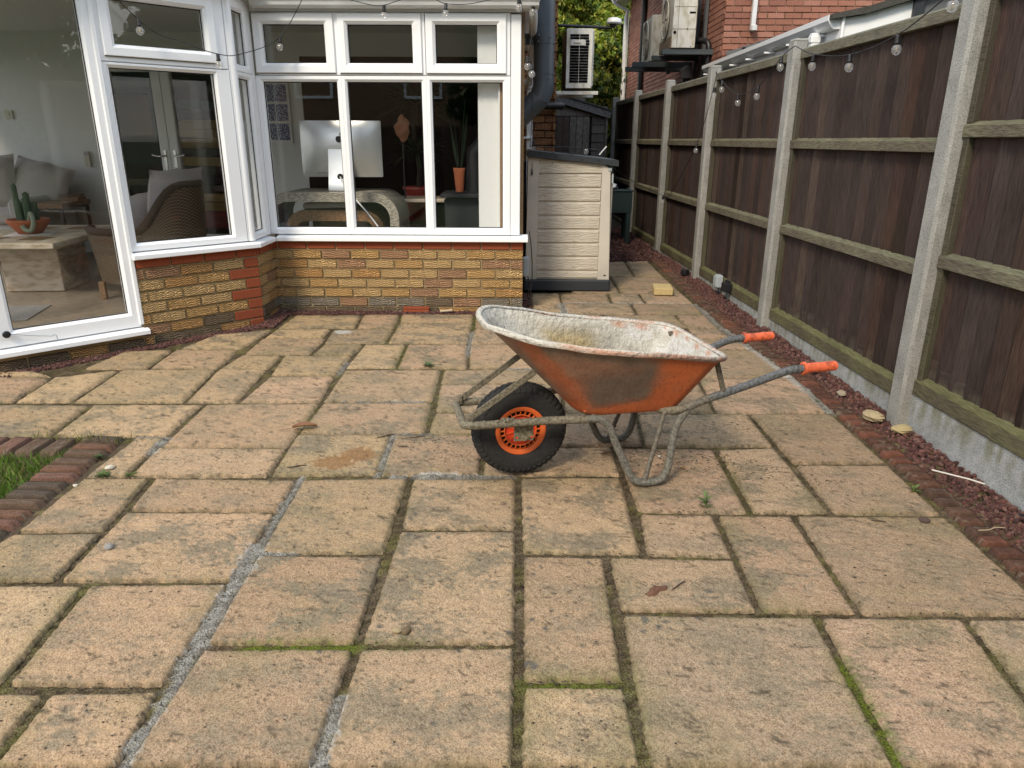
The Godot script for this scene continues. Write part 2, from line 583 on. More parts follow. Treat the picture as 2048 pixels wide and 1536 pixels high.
	mat("cloth_red", lin(0.22, 0.03, 0.025), 0.95)
	mat("cloth_dark", lin(0.035, 0.025, 0.03), 0.95)
	mat("rail_pale", lin(0.42, 0.33, 0.22), 0.9)
	mat("yellow_paver", lin(0.56, 0.43, 0.20), 0.9, tri.merged({"albedo_texture": grain, "uv1_scale": Vector3.ONE * 1.4}))
	mat("pale_brick_wall", lin(0.40, 0.25, 0.12), 0.95, tri.merged({"albedo_texture": grain, "uv1_scale": Vector3.ONE}))
	mat("brick_mortar_dark", lin(0.15, 0.10, 0.06), 0.95, tri.merged({"albedo_texture": grain, "uv1_scale": Vector3.ONE}))
	mat("house_brick_b", lin(0.40, 0.18, 0.075), 0.9, {"albedo_texture": wave_tint(), "uv1_scale": Vector3(2.5, 2.5, 1), "heightmap_enabled": true, "heightmap_texture": wave_texture(), "heightmap_scale": 1.2})
	mat("terracotta_pale", lin(0.42, 0.20, 0.11), 0.85)
	mat("cactus_pale", lin(0.30, 0.34, 0.24), 0.8)
	mat("rug_grey", lin(0.34, 0.34, 0.33), 1.0, tri.merged({"albedo_texture": noise_tex(256, 0.3, SX, 2, [[0.0, 0.5], [0.5, 0.8], [1.0, 1.0]], 21), "uv1_scale": Vector3.ONE * 2.0}))
	mat("photo_print", Color.WHITE, 0.5, tri.merged({"albedo_texture": noise_tex(256, 0.05, SX, 4, [[0.0, 0.12, 0.13, 0.30], [0.45, 0.30, 0.32, 0.52], [0.6, 0.75, 0.76, 0.8], [1.0, 0.85, 0.85, 0.85]], 22), "uv1_scale": Vector3.ONE * 4.0}))
	mat("hedge_blue", lin(0.05, 0.15, 0.28), 0.6)


var _wave: ImageTexture
var _wave_c: ImageTexture


# the rippled face of the yellow facing bricks: height, and its sandier crests
func wave_texture() -> ImageTexture:
	if _wave == null:
		make_waves()
	return _wave


func wave_tint() -> ImageTexture:
	if _wave_c == null:
		make_waves()
	return _wave_c


func make_waves() -> void:
	var n := FastNoiseLite.new()
	n.seed = 77
	n.frequency = 0.011
	var n2 := FastNoiseLite.new()
	n2.seed = 78
	n2.frequency = 0.12
	var w := 512
	var a := Image.create(w, w, false, Image.FORMAT_RGB8)
	var b := Image.create(w, w, false, Image.FORMAT_RGB8)
	for y in w:
		for x in w:
			# tiles at 512: the ripple count and the swing both fit the side
			var swing := sin(TAU * x / 51.2) * 6.0 + sin(TAU * x / 128.0 + 1.0) * 7.0 + n.get_noise_2d(x, y) * 22.0 * sin(PI * x / w)
			var v := sin(TAU * (y + swing) / 18.2857)
			var sh := clampf(0.5 + 0.5 * v + n2.get_noise_2d(x, y) * 0.25, 0.0, 1.0)
			sh = sh * sh * (3.0 - 2.0 * sh)
			a.set_pixel(x, y, Color(sh, sh, sh))
			var t := clampf(0.66 + 0.34 * sh + n2.get_noise_2d(x + 900, y) * 0.16, 0.0, 1.0)
			b.set_pixel(x, y, Color(t, t * 0.99, t * 0.97))
	_wave = ImageTexture.create_from_image(a)
	_wave_c = ImageTexture.create_from_image(b)


func weave_texture(height: bool) -> ImageTexture:
	var w := 64
	var a := Image.create(w, w, false, Image.FORMAT_RGB8)
	for y in w:
		for x in w:
			var cx := int(x / 32.0)
			var cy := int(y / 16.0)
			var fx := fmod(x, 32.0) / 32.0
			var fy := fmod(y, 16.0) / 16.0
			var over := (cx + cy) % 2 == 0
			var v := sin(PI * fy) * (0.55 + 0.45 * sin(PI * fx) if over else 0.75 - 0.5 * sin(PI * fx))
			var t := v if height else 0.35 + 0.65 * v
			a.set_pixel(x, y, Color(t, t, t))
	return ImageTexture.create_from_image(a)


# ---------------------------------------------------------------- the paved ground
# grey cement pointing and smears, as lines over the paving: x, d, x, d, half width
var cement_lines := [
	[-0.912, 1.1, -0.906, 1.62, 0.020], [-0.906, 1.62, -0.907, 2.06, 0.028], [-0.907, 2.06, -0.909, 2.2, 0.034], [-0.909, 2.2, -0.905, 2.73, 0.016], [-0.9, 2.158, -0.77, 2.159, 0.012],
	[-0.52, 2.745, -0.02, 2.752, 0.016], [-0.40, 2.757, -0.26, 2.757, 0.024], [-0.588, 3.17, -0.583, 2.76, 0.013], [-1.66, 3.13, -1.645, 2.95, 0.018], [-1.8, 3.12, -1.64, 3.13, 0.012],
	[-1.0, 3.602, -0.5, 3.617, 0.009], [-0.318, 4.42, -0.328, 5.0, 0.015], [-0.59, 3.184, -0.42, 3.19, 0.010], [1.63, 3.75, 1.61, 4.15, 0.035], [1.605, 4.15, 1.515, 5.1, 0.03],
	[1.5, 5.1, 1.475, 5.9, 0.022], [0.36, 5.882, 1.45, 5.9, 0.016], [0.372, 5.55, 0.366, 5.88, 0.03], [-1.068, 4.05, -1.055, 4.3, 0.012], [-0.456, 1.1, -0.452, 1.5, 0.018], [-0.1, 4.172, 0.17, 4.18, 0.01],
	[0.86, 4.02, 1.05, 4.03, 0.012], [-0.3, 2.75, -0.16, 2.752, 0.02], [1.635, 3.52, 1.63, 3.7, 0.03]]
var moss_lines := [
	[-0.76, 1.693, -0.47, 1.698, 1.0], [0.02, 1.560, 0.29, 1.560, 0.85], [0.90, 1.1, 0.908, 1.66, 1.0], [-0.742, 4.2, -0.745, 4.66, 0.6], [-0.447, 3.2, -0.448, 4.15, 0.35], [-1.05, 3.24, -1.045, 3.58, 0.4],
	[-0.584, 2.78, -0.588, 3.15, 0.35], [0.008, 1.15, 0.007, 1.55, 0.35], [-0.47, 1.70, -0.3, 1.703, 0.55], [0.3, 1.6, 0.305, 1.35, 0.4], [0.905, 1.85, 0.6, 1.853, 0.3], [-0.446, 2.2, -0.44, 2.7, 0.25],
	[0.905, 2.46, 0.912, 2.9, 0.4], [1.32, 1.3, 1.36, 1.84, 0.25], [-0.895, 4.7, -0.91, 5.48, 0.35], [-0.33, 5.1, -0.335, 5.5, 0.6], [-1.36, 1.55, -1.38, 1.95, 0.35], [-1.2, 1.3, -1.22, 1.5, 0.4]]
var lichen := [
	[0.03, 1.63, 0.013], [0.022, 1.72, 0.009], [0.06, 2.05, 0.011], [0.085, 2.09, 0.008], [0.035, 2.14, 0.010], [0.11, 1.86, 0.008], [0.39, 1.82, 0.016], [0.425, 1.79, 0.014], [0.45, 1.815, 0.011], [0.375, 1.77, 0.010], [0.46, 1.78, 0.008], [0.345, 1.84, 0.009], [0.55, 1.83, 0.012],
	[-0.40, 2.4, 0.013], [-0.385, 2.44, 0.011], [-0.41, 2.36, 0.009], [-0.34, 2.36, 0.009], [-0.39, 2.29, 0.013], [-0.36, 2.26, 0.010], [-0.28, 2.27, 0.009], [0.04, 2.4, 0.011], [0.06, 2.35, 0.009], [0.05, 2.48, 0.012], [0.08, 2.44, 0.008], [-0.38, 2.62, 0.011], [-0.35, 2.66, 0.009],
	[-0.40, 1.78, 0.010], [-0.16, 1.68, 0.011], [0.05, 1.62, 0.014], [0.02, 2.25, 0.009], [-0.02, 1.76, 0.010], [0.25, 2.12, 0.010], [0.62, 1.96, 0.013], [-0.55, 1.67, 0.010], [0.19, 1.7, 0.008], [0.12, 1.95, 0.007], [-0.2, 1.42, 0.009], [-0.16, 1.42, 0.007], [0.09, 1.78, 0.012], [0.05, 1.82, 0.009]]


func cement_at(p: Vector2) -> float:
	var best := 0.0
	for s in cement_lines:
		var dd := seg_dist(p, Vector2(s[0], s[1]), Vector2(s[2], s[3]))
		if dd < s[4] * 2.2:
			var edge: float = s[4] * (1.0 + 0.75 * noise_b.get_noise_2d(p.x * 900.0, p.y * 900.0) + 0.5 * noise_a.get_noise_2d(p.x * 260.0, p.y * 260.0))
			best = maxf(best, 1.0 - sstep(edge * 0.72, edge * 1.12, dd))
	return best


func moss_at(p: Vector2, reach: float) -> float:
	var best := 0.0
	for s in moss_lines:
		var dd := seg_dist(p, Vector2(s[0], s[1]), Vector2(s[2], s[3]))
		if dd < reach:
			best = maxf(best, s[4] * (1.0 - dd / reach))
	return best


func build_slab(patio: Node3D, q: Array, n: int) -> void:
	var tl := Vector2(q[0], q[1])
	var tr := Vector2(q[2], q[3])
	var br := Vector2(q[4], q[5])
	var bl := Vector2(q[6], q[7])
	var mid := (tl + tr + br + bl) * 0.25
	# half a joint off each side
	var gx := 0.0085 if mid.y < 2.8 else 0.0062
	var gz := 0.0075 if mid.y < 2.8 else 0.0062
	tl += Vector2(gx, -gz)
	tr += Vector2(-gx, -gz)
	br += Vector2(-gx, gz)
	bl += Vector2(gx, gz)
	var w := (tl.distance_to(tr) + bl.distance_to(br)) * 0.5
	var h := (tl.distance_to(bl) + tr.distance_to(br)) * 0.5
	var cell := 0.0075 if mid.y < 2.3 else (0.011 if mid.y < 3.3 else 0.018)
	var nx := maxi(6, int(w / cell))
	var nz := maxi(6, int(h / cell))
	var r := RandomNumberGenerator.new()
	r.seed = 500 + n * 7
	var tilt_x := r.randf_range(-0.004, 0.004)
	var tilt_z := r.randf_range(-0.003, 0.003)
	var lift := r.randf_range(-0.002, 0.0015)
	var warm := clampf(0.5 - mid.x * 0.33 + r.randf_range(-0.3, 0.3), 0.0, 1.0)
	var base := Color(0.385, 0.285, 0.192).lerp(Color(0.49, 0.352, 0.20), warm)
	base = base.lerp(Color(0.455, 0.295, 0.195), r.randf() * 0.65)
	base *= r.randf_range(0.82, 1.08)
	var dirt_amount := r.randf_range(0.45, 1.0) + (0.2 if mid.y > 4.6 and mid.x < 0.0 else 0.0)
	var ox := r.randf() * 300.0
	var heights := PackedFloat32Array()
	heights.resize((nx + 1) * (nz + 1))
	var places := PackedVector2Array()
	places.resize((nx + 1) * (nz + 1))
	var b := MB.new()
	for j in nz + 1:
		for i in nx + 1:
			var u := float(i) / nx
			var v := float(j) / nz
			var p := tl.lerp(tr, u).lerp(bl.lerp(br, u), v)
			var ex := minf(u, 1.0 - u) * w
			var ez := minf(v, 1.0 - v) * h
			var e := minf(ex, ez)
			# ragged edge
			var wob := noise_b.get_noise_2d(p.x * 420.0 + ox, p.y * 420.0) * 0.55 + noise_a.get_noise_2d(p.x * 1100.0, p.y * 1100.0 + ox) * 0.45
			var inward := 0.0075 * (wob + 0.35) * exp(-e / 0.02)
			# knocked corners
			var corner := maxf(0.0, 0.02 - (ex + ez)) * 0.35
			var pull := (mid - p).normalized() * corner
			if ex <= ez:
				p.x += inward * (1.0 if u < 0.5 else -1.0)
			else:
				p.y += inward * (-1.0 if v < 0.5 else 1.0)
			p += pull
			var riven := noise_a.get_noise_2d(p.x * 110.0 + ox, p.y * 260.0) * 0.0042
			var ridge := 1.0 - absf(noise_c.get_noise_2d(p.x * 170.0 + ox, p.y * 420.0 + ox))
			riven += pow(ridge, 6.0) * -0.0028
			riven += noise_b.get_noise_2d(p.x * 700.0, p.y * 1000.0 + ox) * 0.0011
			var drop := pow(1.0 - clampf(e / 0.0115, 0.0, 1.0), 2.0) * 0.013
			var k := j * (nx + 1) + i
			heights[k] = FALL * p.y + lift + tilt_x * (u - 0.5) * w * 2.0 + tilt_z * (v - 0.5) * h * 2.0 + riven * (1.0 - 0.5 * exp(-e / 0.02)) - drop
			places[k] = p
	for j in nz + 1:
		for i in nx + 1:
			var k := j * (nx + 1) + i
			var p := places[k]
			var ka := j * (nx + 1) + maxi(i - 1, 0)
			var kb := j * (nx + 1) + mini(i + 1, nx)
			var kc := maxi(j - 1, 0) * (nx + 1) + i
			var kd := mini(j + 1, nz) * (nx + 1) + i
			var tx := Vector3(places[kb].x - places[ka].x, heights[kb] - heights[ka], -(places[kb].y - places[ka].y))
			var tz := Vector3(places[kd].x - places[kc].x, heights[kd] - heights[kc], -(places[kd].y - places[kc].y))
			var nrm := tz.cross(tx)
			if nrm.y < 0:
				nrm = -nrm
			var e := minf(minf(i, nx - i) * w / nx, minf(j, nz - j) * h / nz)
			# colour: buff stone, mottled, dirt along the joints, dark hairlines in the riven face
			var m1 := noise_a.get_noise_2d(p.x * 62.0 + ox, p.y * 90.0)
			var m2 := noise_b.get_noise_2d(p.x * 330.0 + ox, p.y * 420.0)
			var m3 := noise_b.get_noise_2d(p.x * 1600.0, p.y * 1600.0)
			var c := base * (1.0 + 0.10 * m1 + 0.12 * m2 + 0.12 * m3)
			c = c.lerp(Color(0.215, 0.18, 0.125), clampf(dirt_amount * sstep(-0.1, 0.42, m1 * 0.85 + m2 * 0.5 + 0.02), 0.0, 0.85))
			var green := noise_c.get_noise_2d(p.x * 60.0 - ox, p.y * 60.0)
			c = c.lerp(Color(0.235, 0.20, 0.095), clampf(sstep(0.0, 0.5, green) * 0.36 * (0.35 + exp(-e / 0.06)), 0.0, 0.6))
			var hair := absf(noise_c.get_noise_2d(p.x * 190.0 + ox, p.y * 560.0 + ox))
			var where_hair := sstep(-0.02, 0.26, noise_a.get_noise_2d(p.x * 150.0 - ox, p.y * 190.0 + 3.0 * ox))
			c = c.lerp(Color(0.085, 0.066, 0.045), (1.0 - sstep(0.015, 0.075, hair)) * where_hair * 0.8)
			var pit := noise_b.get_noise_2d(p.x * 2300.0 + 40.0, p.y * 2600.0)
			c = c.lerp(Color(0.10, 0.08, 0.055), sstep(0.40, 0.62, pit + 0.22 * m1) * 0.5)
			var rim := exp(-e / 0.013) * (0.55 + 0.9 * noise_b.get_noise_2d(p.x * 260.0 - ox, p.y * 260.0))
			c = c.lerp(Color(0.125, 0.10, 0.056), clampf(rim, 0.0, 0.85))
			var ms := moss_at(p, 0.07)
			if ms > 0.0:
				c = c.lerp(Color(0.16, 0.18, 0.045), clampf(ms * (0.45 + 0.9 * m2) * exp(-e / 0.03), 0.0, 0.8))
			for s in lichen:
				var ld := p.distance_to(Vector2(s[0], s[1]))
				if ld < s[2] * 1.4:
					var le: float = s[2] * (1.0 + 0.35 * noise_b.get_noise_2d(p.x * 900.0, p.y * 900.0))
					c = c.lerp(Color(0.105, 0.10, 0.088), (1.0 - sstep(le * 0.7, le, ld)) * 0.85)
			# two damp rust-brown patches left of the wheel, one old pale splash by the house
			for s in [[-0.80, 2.865, 0.10, 0.068], [-0.705, 2.945, 0.085, 0.075]]:
				var dd := Vector2((p.x - s[0]) / s[2], (p.y - s[1]) / s[3]).length() + 0.5 * noise_a.get_noise_2d(p.x * 500.0, p.y * 500.0) + 0.2 * m2
				c = c.lerp(Color(0.27, 0.145, 0.062), (1.0 - sstep(0.86, 1.0, dd)) * 0.8)
			var pale := Vector2((p.x + 1.25) / 0.075, (p.y - 4.97) / 0.06).length() + 0.3 * m2
			c = c.lerp(Color(0.55, 0.53, 0.5), (1.0 - sstep(0.6, 1.0, pale)) * 0.8)
			var cem := cement_at(p)
			if cem > 0.0:
				c = c.lerp(Color(0.40, 0.38, 0.35) * (1.0 + 0.3 * m2 + 0.2 * m3), cem * 0.85)
			c.a = 1.0
			b.col = c
			b.vert(Vector3(p.x, heights[k], -p.y), nrm)
	for j in nz:
		for i in nx:
			var k := j * (nx + 1) + i
			b.quad(k, k + 1, k + nx + 2, k + nx + 1)
	# skirts
	var rim_ids := []
	for i in nx + 1:
		rim_ids.append(i)
	for j in range(1, nz + 1):
		rim_ids.append(j * (nx + 1) + nx)
	for i in range(nx - 1, -1, -1):
		rim_ids.append(nz * (nx + 1) + i)
	for j in range(nz - 1, 0, -1):
		rim_ids.append(j * (nx + 1))
	b.col = Color(0.15, 0.115, 0.07)
	var prev_t := -1
	var prev_b := -1
	var first_t := -1
	var first_b := -1
	for t in rim_ids.size():
		var v3: Vector3 = b.vs[rim_ids[t]]
		var nn := Vector3(v3.x - mid.x, 0, v3.z + mid.y).normalized()
		var a := b.vert(v3, nn)
		var d := b.vert(v3 - Vector3(0, 0.035, 0), nn)
		if t > 0:
			b.quad(prev_t, a, d, prev_b)
		else:
			first_t = a
			first_b = d
		prev_t = a
		prev_b = d
	b.quad(prev_t, first_t, first_b, prev_b)
	put("paving_slab", b.mesh(), mats.slab, patio)


func bedding_mesh() -> ArrayMesh:
	var b := MB.new()
	var x0 := -3.4
	var x1 := 1.95
	var d0 := 0.5
	var d1 := 8.0
	var ids := []
	var d := d0
	while d <= d1:
		var row := []
		var cell := 0.016 if d < 2.4 else (0.022 if d < 3.6 else 0.035)
		var nx := 240
		for i in nx + 1:
			var x := lerpf(x0, x1, float(i) / nx)
			var p := Vector2(x, d)
			var m1 := noise_a.get_noise_2d(x * 160.0, d * 160.0)
			var m2 := noise_b.get_noise_2d(x * 600.0, d * 600.0)
			var c := Color(0.115, 0.088, 0.056).lerp(Color(0.125, 0.108, 0.046), sstep(-0.1, 0.5, m1)) * (1.0 + 0.9 * m2)
			var y := FALL * d - 0.0155 + 0.0035 * m1 + 0.005 * m2
			var ms := moss_at(p, 0.05)
			if ms > 0.0:
				c = c.lerp(Color(0.115, 0.14, 0.02), clampf(ms * ms * 1.7 * (0.75 + m2), 0.0, 1.0))
				y += 0.004 * ms
			var cem := cement_at(p)
			if cem > 0.0:
				c = c.lerp(Color(0.27, 0.255, 0.225) * (1.0 + 0.45 * m2), cem)
				y += cem * 0.0125
			b.col = c
			row.append(b.vert(Vector3(x, y, -d), Vector3.UP))
		ids.append(row)
		d += cell
	for j in ids.size() - 1:
		for i in ids[j].size() - 1:
			b.quad(ids[j][i], ids[j][i + 1], ids[j + 1][i + 1], ids[j + 1][i])
	return b.mesh()


func build_patio() -> void:
	noise_a.seed = 11
	noise_a.noise_type = FastNoiseLite.TYPE_SIMPLEX_SMOOTH
	noise_a.frequency = 0.05
	noise_a.fractal_octaves = 3
	noise_b.seed = 12
	noise_b.noise_type = FastNoiseLite.TYPE_SIMPLEX_SMOOTH
	noise_b.frequency = 0.08
	noise_b.fractal_octaves = 2
	noise_c.seed = 13
	noise_c.noise_type = FastNoiseLite.TYPE_SIMPLEX_SMOOTH
	noise_c.frequency = 0.03
	noise_c.fractal_octaves = 3
	var ground := MB.new()
	ground.face([Vector3(-300, -0.09, 300), Vector3(300, -0.09, 300), Vector3(300, -0.09, -300), Vector3(-300, -0.09, -300)], Vector3.UP)
	struct_("ground", ground.mesh(), mats.lawn_floor)
	var patio := struct_("patio", bedding_mesh(), mats.mortar)
	var q := SLABS
	for n in q.size() / 8:
		build_slab(patio, q.slice(n * 8, n * 8 + 8), n)
	# one more row under the photographer's feet
	var xs := [-1.9, -1.4, -0.91, -0.46, 0.0, 0.3, 0.895, 1.315, 1.66]
	for i in xs.size() - 1:
		build_slab(patio, [xs[i], 1.275, xs[i + 1], 1.275, xs[i + 1], 0.7, xs[i], 0.7], 300 + i)


func worn_brick(sz: Vector3, c: Color, sd: int, dome := 0.013) -> ArrayMesh:
	# a sunken, worn brick: domed top with rubbed edges
	var r := RandomNumberGenerator.new()
	r.seed = sd
	var b := MB.new()
	var rows := []
	var cols := []
	var n := 9
	for j in n:
		var row := []
		var cr := []
		for i in n:
			var u := float(i) / (n - 1) * 2.0 - 1.0
			var v := float(j) / (n - 1) * 2.0 - 1.0
			var e := maxf(absf(u), absf(v))
			var rx := sz.x * 0.5 * u
			var rz := sz.z * 0.5 * v
			var du := (1.0 - absf(u)) * sz.x * 0.5
			var dv := (1.0 - absf(v)) * sz.z * 0.5
			var ed := minf(du, dv)
			var y := sz.y * 0.5 - pow(1.0 - clampf(ed / dome, 0.0, 1.0), 2.0) * dome * 0.8 + r.randf_range(-0.0012, 0.0012)
			if e > 0.99:
				y = -sz.y * 0.5
				rx *= 1.03
				rz *= 1.03
			row.append(Vector3(rx + r.randf_range(-1, 1) * 0.0012, y, rz + r.randf_range(-1, 1) * 0.0012))
			var k := c * r.randf_range(0.82, 1.15)
			if r.randf() < 0.03:
				k = Color(0.2, 0.17, 0.13)
			k = k.lerp(Color(0.05, 0.04, 0.025), sstep(0.8, 1.0, e) * 0.7)
			k.a = 1.0
			cr.append(k)
		rows.append(row)
		cols.append(cr)
	b.sheet(rows, Vector3(0, -0.5, 0), cols)
	return b.mesh()


func build_edgings() -> void:
	var tones := [Color(0.135, 0.072, 0.05), Color(0.165, 0.075, 0.052), Color(0.11, 0.066, 0.05), Color(0.20, 0.085, 0.058), Color(0.145, 0.085, 0.062), Color(0.12, 0.06, 0.045)]
	# the kerb of half bricks along the fence
	var bed := MB.new()
	bed.col = Color(0.10, 0.07, 0.05)
	var rows := []
	var d := 0.6
	while d < 8.2:
		var row := []
		for k in 3:
			row.append(P(kerb_x(d) - 0.012 + 0.068 * k, FALL * d - 0.018, d))
		rows.append(row)
		d += 0.3
	bed.sheet(rows, Vector3(1.6, -5, -4))
	var kerb := struct_("brick_kerb", bed.mesh(), mats.mortar)
	var variants := []
	for i in 12:
		variants.append(worn_brick(Vector3(0.112, 0.05, 0.062), tones[i % 6], 40 + i))
	d = 0.9
	var n := 0
	while d < 7.95:
		var o := put("brick", variants[rng.randi() % 12], mats.old_brick, kerb)
		o.position = P(kerb_x(d) + 0.062 + rng.randf_range(-0.004, 0.004), FALL * d - 0.020 + rng.randf_range(-0.003, 0.003), d)
		o.rotation = Vector3(rng.randf_range(-0.05, 0.05) + FALL, rng.randf_range(-0.05, 0.05), rng.randf_range(-0.04, 0.05))
		d += 0.0725 + rng.randf_range(-0.002, 0.002)
		n += 1
	# the lawn's edging: whole bricks side by side, turning the corner
	bed = MB.new()
	bed.col = Color(0.11, 0.085, 0.055)
	bed.face([P(-2.07, 0.005, 0.5), P(-1.822, 0.005, 0.5), P(-1.81, FALL * 3.13 - 0.016, 3.14), P(-2.07, FALL * 3.13 - 0.016, 3.14)], Vector3.UP)
	bed.face([P(-3.6, FALL * 2.9 - 0.016, 2.91), P(-2.07, FALL * 2.9 - 0.016, 2.91), P(-2.07, FALL * 3.13 - 0.0158, 3.13), P(-3.6, FALL * 3.13 - 0.0158, 3.13)], Vector3.UP)
	var edge := struct_("lawn_edging", bed.mesh(), mats.mortar)
	variants = []
	var tones2 := [Color(0.15, 0.10, 0.07), Color(0.19, 0.105, 0.07), Color(0.125, 0.095, 0.07), Color(0.21, 0.115, 0.085)]
	for i in 8:
		variants.append(worn_brick(Vector3(0.213, 0.05, 0.067), tones2[i % 4], 80 + i, 0.008))
	d = 1.2
	while d < 3.12:
		var o := put("brick", variants[rng.randi() % 8], mats.old_brick, edge)
		o.position = P(-1.94 + rng.randf_range(-0.006, 0.006), FALL * d - 0.017 + rng.randf_range(-0.004, 0.003), d)
		o.rotation = Vector3(rng.randf_range(-0.04, 0.06), rng.randf_range(-0.04, 0.04), rng.randf_range(-0.02, 0.02))
		d += 0.0755
	variants = []
	for i in 8:
		variants.append(worn_brick(Vector3(0.213, 0.05, 0.098), tones2[i % 4], 180 + i, 0.008))
	var x := -2.105
	while x > -3.5:
		var o := put("brick", variants[rng.randi() % 8], mats.old_brick, edge)
		o.position = P(x, FALL * 3.02 - 0.016 + rng.randf_range(-0.004, 0.003), 3.015)
		o.rotation = Vector3(0.02, PI / 2 + rng.randf_range(-0.03, 0.03), 0)
		x -= 0.107


# ---------------------------------------------------------------- red gravel, crumbs and grass
func build_gravel() -> void:
	var stones := [stone_mesh(1, 0.75), stone_mesh(2, 0.6), stone_mesh(3, 0.85)]
	var tones := [Color(0.09, 0.038, 0.031), Color(0.07, 0.031, 0.027), Color(0.115, 0.05, 0.04), Color(0.055, 0.028, 0.025), Color(0.13, 0.072, 0.058), Color(0.085, 0.042, 0.035)]
	var where := [[], [], []]
	var tint := [[], [], []]
	var drop := func(x: float, y: float, d: float, lo: float, hi: float) -> void:
		var s := rng.randf_range(lo, hi)
		var k := rng.randi() % 3
		var bs := Basis.from_euler(Vector3(rng.randf() * TAU, rng.randf() * TAU, rng.randf() * TAU)).scaled(Vector3(s, s, s))
		where[k].append(Transform3D(bs, P(x, y, d)))
		tint[k].append(tones[rng.randi() % 6] * rng.randf_range(0.75, 1.25))
	# strip between kerb and fence
	for i in 10500:
		var d := rng.randf_range(0.8, 8.1)
		var a := kerb_x(d) + 0.112
		var b := fence_x(d) + 0.05
		var t := rng.randf()
		var x := lerpf(a, b, t)
		if rng.randf() < 0.012:
			x -= rng.randf() * 0.07
		drop.call(x, FALL * d - 0.024 + 0.022 * t + rng.randf_range(-0.008, 0.010), d, 0.009, 0.025)
	# along the conservatory walls
	for i in 2600:
		var t := rng.randf()
		var x := lerpf(-1.92, 0.06, t)
		var d := rng.randf_range(5.48, 5.6)
		drop.call(x, FALL * d - 0.016 + rng.randf_range(-0.004, 0.012), d, 0.008, 0.022)
	for i in 900:
		drop.call(rng.randf_range(-1.9, -1.78), FALL * 5.3 - 0.01 + rng.randf_range(-0.004, 0.012), rng.randf_range(5.1, 5.58), 0.01, 0.026)
	for i in 3600:
		var u := rng.randf_range(-0.1, 1.75)
		var v := rng.randf_range(0.0, 0.10)
		var x := -1.9 - 0.7071 * u + 0.7071 * v
		var d := 5.2 - 0.7071 * u - 0.7071 * v
		drop.call(x, FALL * d - 0.018 + rng.randf_range(-0.004, 0.012), d, 0.008, 0.022)
	for i in 500:
		drop.call(rng.randf_range(0.05, 0.11), FALL * 5.8 - 0.012 + rng.randf_range(-0.004, 0.012), rng.randf_range(5.5, 6.3), 0.01, 0.024)
	# the patch behind the storage box
	for i in 5200:
		var d := rng.randf_range(7.86, 10.4)
		drop.call(rng.randf_range(0.6, fence_x(d)), FALL * d - 0.004 + rng.randf_range(-0.01, 0.015), d, 0.016, 0.036)
	for k in 3:
		scatter("red_gravel", stones[k], mats.stone, where[k], tint[k])
	# soil under the gravel
	var soil := MB.new()
	soil.face([P(0.5, FALL * 7.8 - 0.02, 7.84), P(1.6, FALL * 7.8 - 0.02, 7.84), P(1.6, FALL * 14 - 0.02, 14), P(0.5, FALL * 14 - 0.02, 14)], Vector3.UP)
	struct_("soil_bed", soil.mesh(), mats.soil)
	# crumbs of dirt lying on the paving and in the joints
	var crumbs := []
	var ct := []
	var q := SLABS
	for i in 5200:
		var n := rng.randi() % (q.size() / 8)
		var k := n * 8
		var u := rng.randf()
		var v := rng.randf()
		if rng.randf() < 0.62:
			if rng.randf() < 0.5:
				u = 0.012 * rng.randf_range(-1, 1) + (0.0 if rng.randf() < 0.5 else 1.0)
			else:
				v = 0.02 * rng.randf_range(-1, 1) + (0.0 if rng.randf() < 0.5 else 1.0)
		var p := Vector2(q[k], q[k + 1]).lerp(Vector2(q[k + 2], q[k + 3]), u).lerp(Vector2(q[k + 6], q[k + 7]).lerp(Vector2(q[k + 4], q[k + 5]), u), v)
		var s := rng.randf_range(0.0025, 0.006)
		var bs := Basis.from_euler(Vector3(0, rng.randf() * TAU, 0)).scaled(Vector3(s * rng.randf_range(0.8, 2.2), s * 0.6, s))
		crumbs.append(Transform3D(bs, P(p.x, FALL * p.y + 0.0006, p.y)))
		ct.append(Color(0.05, 0.038, 0.026) * rng.randf_range(0.5, 1.8))
	# the swept-up dirt round the barrow
	for i in 800:
		var c: Vector2 = [Vector2(0.55, 3.03), Vector2(0.62, 2.98), Vector2(0.78, 2.93), Vector2(-0.2, 2.95), Vector2(0.5, 3.3), Vector2(-0.5, 3.1), Vector2(1.2, 3.3), Vector2(1.1, 2.75), Vector2(0.95, 2.85)][rng.randi() % 9]
		var p := c + Vector2(rng.randfn() * 0.13, rng.randfn() * 0.05)
		var s := rng.randf_range(0.0025, 0.0065)
		var bs := Basis.from_euler(Vector3(0, rng.randf() * TAU, 0)).scaled(Vector3(s * rng.randf_range(0.8, 2.6), s * 0.55, s))
		crumbs.append(Transform3D(bs, P(p.x, FALL * p.y + 0.001, p.y)))
		ct.append(Color(0.05, 0.038, 0.026) * rng.randf_range(0.5, 2.2))
	scatter("dirt_crumbs", stone_mesh(9, 0.8, 3, 5), mats.stone, crumbs, ct)


func blade_mesh(bend: float) -> ArrayMesh:
	var b := MB.new()
	var prev := []
	for j in 4:
		var t := j / 3.0
		var w := 0.5 * (1.0 - t * t) * 0.055
		var at := Vector3(0, t - 0.25 * bend * t * t, bend * t * t)
		var a := b.vert(at + Vector3(-w, 0, 0), Vector3(0, 0.3, 1))
		var c := b.vert(at + Vector3(w, 0, 0), Vector3(0, 0.3, 1))
		if j > 0:
			b.quad(prev[0], prev[1], c, a)
		prev = [a, c]
	return b.mesh()


